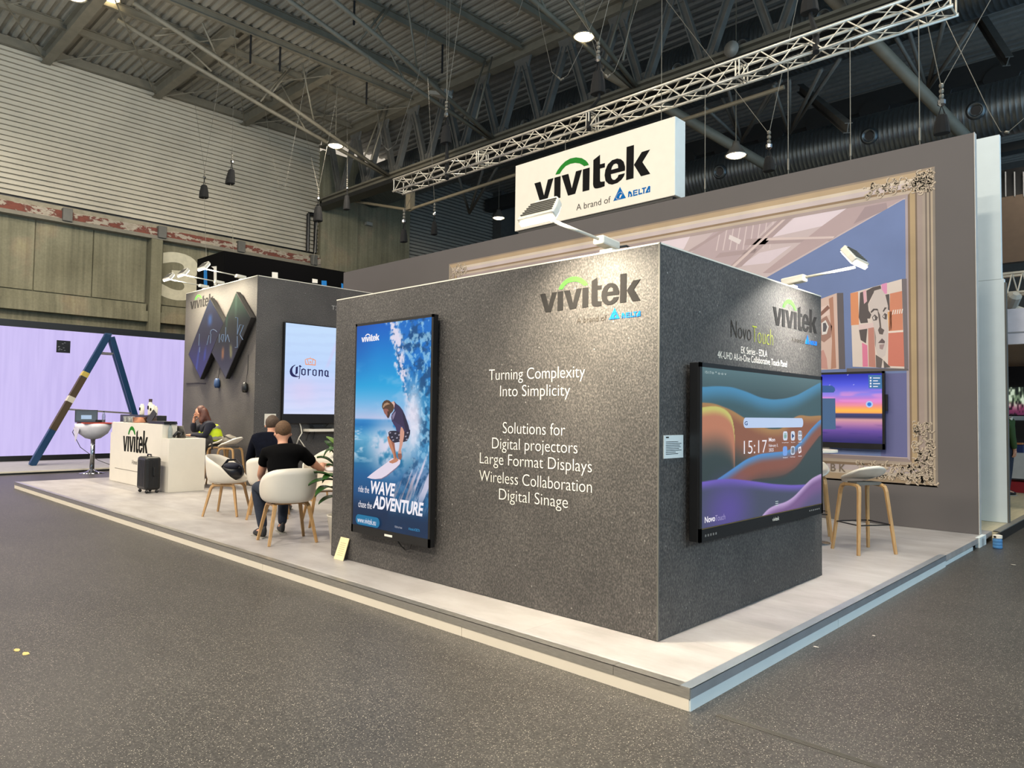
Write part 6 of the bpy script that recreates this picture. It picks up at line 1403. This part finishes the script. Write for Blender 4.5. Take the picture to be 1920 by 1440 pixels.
def face_bits(t, c, f, r=.088):
    c = Vector(c); f = Vector((f[0], f[1], 0)).normalized(); s = Vector((-f.y, f.x, 0)); mb = MB()
    for k in (-1, 1): mb.ball(c+f*r*.88+s*k*.032+EZ*.004, .011, 8, 6)
    obj('eyes', mb, M('dark_eye', (40, 34, 30), .3), t); obj('mouth', MB().ball(c+f*r*.86-EZ*.068, (.02, .02, .007), 10, 6), M('lip_tone', (164, 92, 84), .5), t)
    mb = MB()
    for k in (-1, 1): mb.ball(c+f*r*.9+s*k*.032+EZ*.026, (.018, .018, .005), 8, 6)
    obj('eyebrows', mb, M('brow_brown', (70, 48, 36), .7), t)

def person_seated(label, f, pelvis, chest, nb, headc, sh, el, wr, hd, knee, ank, toe, hairm, top, legs, sleeve, bald=False, face=True, scale=1.0, extra=None):
    f = Vector((f[0], f[1], 0)).normalized(); L = Vector((-f.y, f.x, 0)); pelvis, chest, nb, headc = map(Vector, (pelvis, chest, nb, headc))
    nd = {'pel': (pelvis, (.155, .125)), 'wai': (pelvis.lerp(chest, .45)-f*.02, (.155, .125)), 'che': (chest, (.165, .125)), 'upc': (chest.lerp(nb, .62), (.15, .09)), 'neb': (nb, .062), 'nek': (nb.lerp(headc, .42), .056), 'hea': (headc-EZ*.03+f*.012, (.074, .084)), 'hdt': (headc+EZ*.045-f*.006, (.076, .088)), 'hdu': (headc+EZ*.085-f*.008, (.05, .058)), 'chn': (headc+f*.048-EZ*.088, .034)}
    ed = [('pel', 'wai'), ('wai', 'che'), ('che', 'upc'), ('upc', 'neb'), ('neb', 'nek'), ('nek', 'hea'), ('hea', 'hdt'), ('hdt', 'hdu'), ('hea', 'chn')]
    for k, nm in ((0, 'l'), (1, 'r')):
        S_, E_, W_ = Vector(sh[k]), Vector(el[k]), Vector(wr[k])
        nd[nm+'sh'] = (S_, .068); nd[nm+'um'] = (S_.lerp(E_, .5), .052); nd[nm+'el'] = (E_, .043); nd[nm+'fm'] = (E_.lerp(W_, .4), .042); nd[nm+'wr'] = (W_, .028)
        ed += [('upc', nm+'sh'), (nm+'sh', nm+'um'), (nm+'um', nm+'el'), (nm+'el', nm+'fm'), (nm+'fm', nm+'wr')]
        hand(nd, ed, nm+'wr', nm, hd[k][0], hd[k][1], hd[k][2], 1 if k else -1)
        hip = pelvis+L*(.095*(1 if k == 0 else -1))+f*.04-EZ*.02; K_, A_, T_ = Vector(knee[k]), Vector(ank[k]), Vector(toe[k])
        nd[nm+'hi'] = (hip, .095); nd[nm+'th'] = (hip.lerp(K_, .5), .082); nd[nm+'kn'] = (K_, .062); nd[nm+'ca'] = (K_.lerp(A_, .35), .056); nd[nm+'an'] = (A_, .038); nd[nm+'to'] = (T_, .032)
        ed += [('pel', nm+'hi'), (nm+'hi', nm+'th'), (nm+'th', nm+'kn'), (nm+'kn', nm+'ca'), (nm+'ca', nm+'an'), (nm+'an', nm+'to')]
    ears_nose(nd, ed, 'hea', f)
    t = thing('person', label, 'person', (pelvis.x, pelvis.y, 0))
    bd_ = dict(nd)
    for n_ in ('pel', 'wai', 'che', 'upc', 'lsh', 'rsh', 'lhi', 'rhi', 'lth', 'rth'):
        r_ = nd[n_][1]; bd_[n_] = (nd[n_][0], tuple(x*.72 for x in r_) if isinstance(r_, tuple) else r_*.72)
    obj('body', skin_mesh(bd_, ed, 'pel', 2), SKIN, t, smooth=True)
    tn = ['pel', 'wai', 'che', 'upc', 'neb', 'lsh', 'lum', 'rsh', 'rum']; te = [('pel', 'wai'), ('wai', 'che'), ('che', 'upc'), ('upc', 'neb'), ('upc', 'lsh'), ('lsh', 'lum'), ('upc', 'rsh'), ('rsh', 'rum')]
    if sleeve == 'long':
        for q in 'lr': tn += [q+'el', q+'fm', q+'wr']; te += [(q+'um', q+'el'), (q+'el', q+'fm'), (q+'fm', q+'wr')]
    g = grow(nd, tn, .018, {'neb': .078, 'upc': (.18, .12)}); 
    if sleeve != 'long':
        for q in 'lr': g[q+'um'] = (Vector(nd[q+'um'][0]).lerp(Vector(nd[q+'el'][0]), .25), .066)
    obj('shirt', skin_mesh(g, te, 'pel', 2), top, t, smooth=True)
    ln = ['pel']; le = []
    for q in 'lr': ln += [q+'hi', q+'th', q+'kn', q+'ca', q+'an']; le += [('pel', q+'hi'), (q+'hi', q+'th'), (q+'th', q+'kn'), (q+'kn', q+'ca'), (q+'ca', q+'an')]
    obj('trousers', skin_mesh(grow(nd, ln, .014, {'pel': (.15, .12)}), le, 'pel', 2), legs, t, smooth=True)
    for k, nm in ((0, 'l'), (1, 'r')):
        A_, T_ = Vector(ank[k]), Vector(toe[k]); dd = (T_-A_); dd.z = 0; dd.normalize(); sd = dd.cross(EZ); zf = min(A_.z, T_.z)-.045
        mb = MB(); zs = T_.z-.035
        for i in range(9):
            q = i/8; w_ = .045*math.sin(math.pi*(.12+.8*q))**.5; p = A_-dd*.06+dd*(.27*q); p.z = zs; h = .10*(1-q)**.8+.045
            mb.v += [p-sd*w_, p+sd*w_, p+sd*w_*.7+EZ*h, p-sd*w_*.7+EZ*h]
        mb.f = [(4*i+j, 4*i+(j+1) % 4, 4*i+4+(j+1) % 4, 4*i+4+j) for i in range(8) for j in range(4)]+[(3, 2, 1, 0), (32, 33, 34, 35)]
        o = obj('shoe', mb, M('dark_shoe', (30, 30, 32), .6), t, smooth=True, subsurf=1)
        obj('sole', MB().slab([[A_-dd*.06-sd*.04+EZ*(zs-A_.z), A_-dd*.06+sd*.04+EZ*(zs-A_.z), A_+dd*.21+sd*.035+EZ*(zs-A_.z), A_+dd*.21-sd*.035+EZ*(zs-A_.z)]], -EZ*.022), M('pale_sole', (150, 146, 138), .7), o)
    head_bits(t, headc, f, hairm, bald=bald)
    if face: face_bits(t, headc, f)
    return t, nd
# man in the black T-shirt on the near chair, back to the camera
f1 = (-.97, .22); 
person_seated('man in a black T-shirt with short brown hair, seated with his back to us', f1, (-4.69, .06, .57), on_d(529, 868, 7.90), on_d(530.5, 838, 8.05), on_d(530.5, 808, 8.10),
    (on_d(500, 851, 8.0), on_d(566, 850, 7.98)), (on_d(489, 890, 8.05), on_d(602, 882, 8.12)), (on_d(492, 900, 8.33), (-5.02, .70, .775)), (((-.97, .3, -.2), (0, 0, 1), .4), ((-.5, .8, -.05), (0, 0, 1), .25)),
    ((-5.10, -.06, .56), (-5.16, .30, .55)), ((-5.02, -.02, .09), (-5.15, .28, .09)), ((-5.16, -.02, .045), (-5.28, .32, .045)), HAIRB, TEE, DJEANS, 'short')
# balding man in navy behind him
hc2 = on_d(511, 794, 9.55)
person_seated('balding man in a dark navy jumper and grey-blue jeans, seated with his back to us', (-.75, .66), (-6.42, .80, .57), on_d(504, 845, 9.4), on_d(509, 814, 9.5), hc2,
    (on_d(480, 824, 9.42), on_d(537, 824, 9.5)), (on_d(468, 862, 9.6), on_d(548, 862, 9.7)), (on_d(476, 872, 9.85), on_d(535, 870, 9.95)), (((-.7, .7, -.1), (0, 0, 1), .3), ((-.7, .7, -.1), (0, 0, 1), .3)),
    ((-6.86, .92, .54), (-6.70, 1.20, .54)), ((-6.90, .98, .09), (-6.75, 1.25, .09)), ((-7.02, 1.06, .045), (-6.87, 1.34, .045)), HAIRD, NAVY, JEANS, 'long', bald=True)
# woman in the hi-vis vest at the counter
fW = (-.72, -.69); D_ = 13.3
wp = on_d(396, 838, D_); 
t, nd = person_seated('woman with auburn hair in a yellow safety vest, hand at her mouth', fW, (wp.x, wp.y, .83), on_d(392, 812, D_), on_d(383, 790, D_), on_d(376, 772, D_),
    (on_d(393, 797, D_-.16), on_d(383, 797, D_+.16)), (on_d(384, 818, D_-.22), on_d(362, 808, D_+.05)), (on_d(358, 816, D_-.1), on_d(363, 791, D_-.02)), (((-.72, -.69, 0), (0, 0, 1), .3), ((.15, .1, .9), (-.8, -.5, 0), .7)),
    (on_d(376, 850, D_-.05), on_d(374, 848, D_+.2)), (on_d(376, 885, D_-.05), on_d(374, 884, D_+.2)), (on_d(370, 890, D_-.05), on_d(368, 889, D_+.2)), HAIRA, M('dark_navy_jacket', (20, 22, 38), .85, var=.2, scale=20), M('grey_work_trousers', (66, 64, 62), .85), 'long')
VEST = M('fluorescent_yellow_vest', (206, 226, 30), .7, var=.1, scale=10); VEST.node_tree.nodes['Principled BSDF'].inputs['Emission Strength'].default_value = 0
g = grow(nd, ['pel', 'wai', 'che', 'upc'], .05, {'upc': (.185, .125)}); g['pel'] = (Vector(nd['pel'][0])-EZ*.03, (.20, .18))
for q_ in list(g): g[q_] = (Vector(g[q_][0])+Vector((.72, .69, 0))*.02, g[q_][1])
vs_ = obj('safety_vest', skin_mesh(g, [('pel', 'wai'), ('wai', 'che'), ('che', 'upc')], 'pel', 2), VEST, t, smooth=True)
g2 = {q_: (v_[0], tuple(x+.005 for x in v_[1]) if isinstance(v_[1], tuple) else v_[1]+.005) for q_, v_ in g.items()}
full = skin_mesh(g2, [('pel', 'wai'), ('wai', 'che'), ('che', 'upc')], 'pel', 3)
z0_ = nd['pel'][0].z
for za, zb_ in ((z0_+.02, z0_+.075), (z0_+.22, z0_+.275)):
    mb = MB(); mb.v = full.v; fs_k = [q_ for q_ in full.f if all(za-.012 < full.v[i_].z < zb_+.012 for i_ in q_)]
    use = sorted({i_ for q_ in fs_k for i_ in q_}); ix = {i_: k_ for k_, i_ in enumerate(use)}
    mb = MB().add([full.v[i_] for i_ in use], [tuple(ix[i_] for i_ in q_) for q_ in fs_k])
    obj('reflective_band', mb, M('silver_tape', (150, 148, 140), .35, .4), vs_, smooth=True)
hw_ = on_d(376, 772, D_); hb2 = Vector((.72, .69, 0))
mb = skin_mesh({'a': (hw_+EZ*.06, .085), 'b': (hw_+hb2*.06+EZ*.0, .09), 'c': (hw_+hb2*.075-EZ*.10, .075), 'd': (hw_+hb2*.06-EZ*.20+Vector((.05, -.08, 0)), .05), 'e': (hw_+hb2*.13-EZ*.14, .06), 'g': (hw_+hb2*.19-EZ*.20, .045)}, [('a', 'b'), ('b', 'c'), ('c', 'd'), ('c', 'e'), ('e', 'g')], 'a', 2)
obj('long_hair', mb, HAIRA, t, smooth=True)

# ------------------------------------------------------------------ neighbouring stand at the right edge
t = thing('neighbour_floor', 'pale wooden stand floor with a black edge at the right picture border', 'platform', (-3, 11, FZ))
LAM = M('pale_wood_laminate', (196, 184, 152), .45, var=.12, scale=3, stretch=(12, 1, 1))
obj('floor_boards', MB().box((-9, 6.93, FZ), (.60, 19, -.002)), LAM, t)
obj('edge_trim', MB().box((.54, 6.93, -.01), (.62, 19, .002)), M('grey_edge_trim', (120, 118, 112), .5), t)
obj('black_skirting', MB().box((.60, 6.62, FZ), (.625, 19, -.012)), BLACK, t)
tag(obj('platform_corner', MB().box((.50, 6.14, FZ), (.545, 6.5, .002)), COOLW), 'short blue-white fascia piece at the far right platform corner', 'fascia')
def ybox(a, b_, Y, dp, mat, name, par=None): p, q = on_y(a[0], a[1], Y), on_y(b_[0], b_[1], Y); return obj(name, MB().box((p.x, Y, min(p.z, q.z)), (q.x, Y+dp, max(p.z, q.z))), mat, par)
q = on_y(1900, 640, 10)
t = thing('neighbour_booth', 'white-fronted neighbouring booth with brown soffit seen at the right edge', 'booth', (on_y(1900, 900, 13).x, 13, 0))
ybox((1845, 583), (1990, 641), 10, .12, M('lilac_white_fascia', (196, 194, 204), .6), 'header', t)
obj('header_line', MB().box((on_y(1845, 622, 9.99).x, 9.985, on_y(1900, 624, 9.99).z), (on_y(1990, 622, 9.99).x, 9.999, on_y(1900, 622, 9.99).z)), M('grey_line', (150, 150, 156)), t)
xa, xb = on_y(1845, 640, 10).x, on_y(1990, 640, 10).x
obj('soffit', MB().box((xa-2, 10.12, q.z), (xb, 17, q.z+.06)), M('brown_soffit', (120, 100, 86), .7), t)
obj('back_wall', MB().box((xa-2, 16.6, 0), (xb, 16.7, q.z)), M('dark_booth_wall', (30, 28, 34), .8), t)
bd = MB(); r_ = random.Random(4)
for _ in range(160): bd.ball((xa-.3+r_.uniform(0, xb-xa+.3), 16.45+r_.uniform(0, .1), q.z-.05-r_.uniform(0, .7)), .014, 5, 4)
b_ = tag(obj('bead_curtain', bd, M('glass_bead', (190, 184, 200), .1, .4)), 'glittering bead curtain under the brown soffit at the right edge', 'curtain'); b_['kind'] = 'stuff'
t = thing('picture_screen', 'screen with a green and red garden picture at the right edge', 'display', on_y(1905, 775, 15.5))
ybox((1886, 722), (1975, 780), 15.5, .06, BLACK, 'case', t)
a, b_ = on_y(1891, 778, 15.49), on_y(1970, 725, 15.49)
def gar(U, V):
    n = vnoise(U, V, 26, 9, 21); c = grad(V, [(0, (60, 70, 60)), (.5, (120, 140, 110)), (.7, (130, 60, 90)), (1, (90, 40, 70))]); c = lerp(c, (206, 220, 196), .9*ss(.5, .75, n)*ss(.9, .5, V)); return lerp(c, (20, 24, 24), .8*ss(.45, .25, n))
picture('screen', t, SCREEN, (a.x, 15.485, a.z), EX*(b_.x-a.x), EZ*(b_.z-a.z), 60, 30, gar, (0, 0, 0))
ybox((1882, 780), (1975, 789), 15.2, .3, M('pale_shelf', (170, 176, 176), .5), 'pale_shelf'); tag(bpy.data.objects['pale_shelf'], 'pale shelf below the garden picture screen', 'shelf')
ybox((1890, 790), (1975, 826), 15.0, .1, BLACK, 'dark_monitor'); tag(bpy.data.objects['dark_monitor'], 'switched-off black monitor above the blue box at the right edge', 'display')
t = thing('booth_counter', 'white booth counter with a red base at the right edge', 'counter', (on_y(1905, 900, 13).x, 13.3, 0))
ybox((1880, 848), (1985, 902), 13, .6, M('off_white_counter', (196, 192, 188), .5), 'counter_front', t)
p_, q_ = on_y(1880, 902, 13.0), on_y(1985, 902, 13.0)
obj('red_base', MB().box((p_.x, 12.995, 0), (q_.x, 13.6, p_.z)), M('red_plinth', (150, 24, 34), .5), t)
bx = ybox((1894, 834), (1918, 850), 13.1, .3, M('navy_box', (26, 44, 92), .6), 'storage_box'); bx.location.z = -.0; tag(bx, 'navy blue box on the white booth counter', 'box')
tag(ybox((1896, 830), (1916, 833.8), 13.12, .22, M('orange_cover', (190, 120, 70), .6), 'book'), 'orange-covered book lying on the navy blue box', 'book')
t = thing('lighting_truss', 'short piece of lighting truss above the booth at the right edge', 'truss', on_y(1900, 545, 11))
a, b_ = on_y(1850, 546, 11), on_y(1990, 548, 11); a.z = b_.z = (a.z+b_.z)/2; hgt = .34
for dy in (0, .3):
    for dz in (0, hgt): obj('main_tube', MB().tube([a+EY*dy+EZ*dz, b_+EY*dy+EZ*dz], .025, 6), TRUSSM, t)
mb = MB(); n = 14
for j in range(n): mb.tube([a.lerp(b_, j/n)+EZ*(hgt*(j % 2)), a.lerp(b_, (j+1)/n)+EZ*(hgt*((j+1) % 2))], .012, 5)
obj('lacing', mb, TRUSSM, t)
c = on_y(1894, 576, 10.6); t = thing('stage_spotlight', 'white stage spotlight with open flaps under the truss at the right edge', 'lamp', c)
obj('housing', MB().lathe([(.07, 0), (.1, .05), (.1, .25), (.05, .3)], c, 12, (.3, -.5, .5)), M('light_grey_paint', (150, 148, 140)), t)
obj('barn_door', MB().cbox(c+Vector((.08, -.05, -.05)), (.2, .02, .14), Matrix.Rotation(.5, 3, 'Y')), WHITE, t); obj('barn_door', MB().cbox(c+Vector((-.08, -.05, .05)), (.16, .02, .12), Matrix.Rotation(-.6, 3, 'Y')), WHITE, t)
obj('yoke', MB().tube([c, c+EZ*.2], .012, 5), BLACK, t)
ybox((1868, 372), (2000, 480), 24, .3, M('brown_upper_wall', (92, 76, 62), .8), 'brown_bulkhead'); tag(bpy.data.objects['brown_bulkhead'], 'brown bulkhead wall high at the right edge', 'panel')
lv = thing('louvre_panel', 'dark louvre panel with white slats high at the right edge', 'panel', on_y(1900, 368, 24))
ybox((1866, 322), (2000, 368), 24.05, .2, BLACK, 'backing', lv)
for j in range(6): ybox((1884+j*17, 322), (1886.5+j*17, 368), 23.98, .06, M('pale_slat', (150, 150, 150)), 'slat', lv)
# visitor half hidden behind the white partition
v0 = on_y(1878, 800, 12.2); B0 = Vector((v0.x, v0.y, 0)); fV = Vector((.5, .86, 0)); sL = Vector((-.86, .5, 0))
def rel(f_, s_, z_): return B0+fV*f_+sL*s_+EZ*z_
person_seated('visitor in a green sleeve with a white scarf, mostly hidden at the right edge', (.5, .86), rel(0, 0, .96), rel(.02, 0, 1.26), rel(0, 0, 1.47), rel(.03, 0, 1.62),
    (rel(0, .17, 1.38), rel(0, -.17, 1.38)), (rel(-.03, .23, 1.10), rel(-.03, -.23, 1.10)), (rel(.04, .22, .86), rel(.04, -.22, .86)), (((0, 0, -1), (-.86, .5, 0), .3), ((0, 0, -1), (.86, -.5, 0), .3)),
    (rel(.03, .10, .52), rel(.03, -.10, .52)), (rel(-.02, .10, .09), rel(-.02, -.10, .09)), (rel(.14, .11, .045), rel(.14, -.11, .045)), HAIRB, M('olive_green_jacket', (52, 76, 36), .85), DJEANS, 'long')
vp = bpy.data.objects[[o.name for o in COL.objects if o.get('label', '').startswith('visitor in')][0]]
obj('scarf', MB().tube([rel(.02, -.17, 1.45), rel(.06, -.18, 1.3), rel(.05, -.20, 1.12)], [(.03, .07), (.03, .06), (.02, .05)], 8), WHITE, vp, smooth=True)
# water bottle on the hall floor
c = on_z(1856, 1026.5, FZ); c.x = max(c.x, .70); t = thing('water_jug', 'small blue water bottle with white cap on the hall floor at the platform corner', 'bottle', c)
BL = M('blue_tinted_plastic', (96, 156, 214), .2, trans=.35)
obj('body', MB().lathe([(.045, 0), (.05, .01), (.05, .03), (.047, .035), (.05, .04), (.05, .065), (.047, .07), (.05, .075), (.05, .10), (.04, .125)], c, 16), BL, t, smooth=True)
obj('cap', MB().lathe([(.05, .122), (.05, .155), (.03, .16)], c, 16), WHITE, t); obj('nozzle', MB().box((c.x-.03, c.y-.052, c.z+.13), (c.x-.005, c.y-.045, c.z+.15)), BLACK, t)
# scraps and the joint in the floor
for k, (q, sz, mat, lb) in enumerate((((32, 1219), .035, M('yellow_scrap', (206, 180, 110)), 'small yellowish paper scrap on the hall floor at far left, the upper one'), ((48, 1226), .045, M('yellow_scrap', (206, 180, 110)), 'larger yellowish paper scrap on the hall floor at far left, the lower one'),
        ((1530, 1213), .02, WHITE, 'tiny white scrap on the hall floor right of the platform corner, nearest'), ((1638, 1192), .016, WHITE, 'tiny white scrap on the hall floor right of the platform, middle one'), ((1901, 1059), .025, WHITE, 'tiny white scrap on the hall floor near the right picture edge'))):
    c = on_z(q[0], q[1], FZ); r_ = random.Random(k); pts = [c+EZ*.0005+Vector((sz*r_.uniform(.6, 1.1)*math.cos(j*1.05), sz*.6*r_.uniform(.6, 1.1)*math.sin(j*1.05), 0)) for j in range(6)]
    tag(obj('paper_scrap', MB().slab([pts], EZ*.002), mat), lb, 'scrap', 'scraps on the floor')
a, b_ = on_z(1345, 1341, FZ), on_z(1700, 1456, FZ); d = (b_-a).normalized(); s_ = d.cross(EZ)
mb = MB()
for o_ in (-.014, .0, .014): mb.tube([a+s_*o_+EZ*.001, b_+s_*o_+EZ*.001], .0045, 6)
struct('trim_8', mb, M('dark_joint_strip', (62, 60, 56), .6))
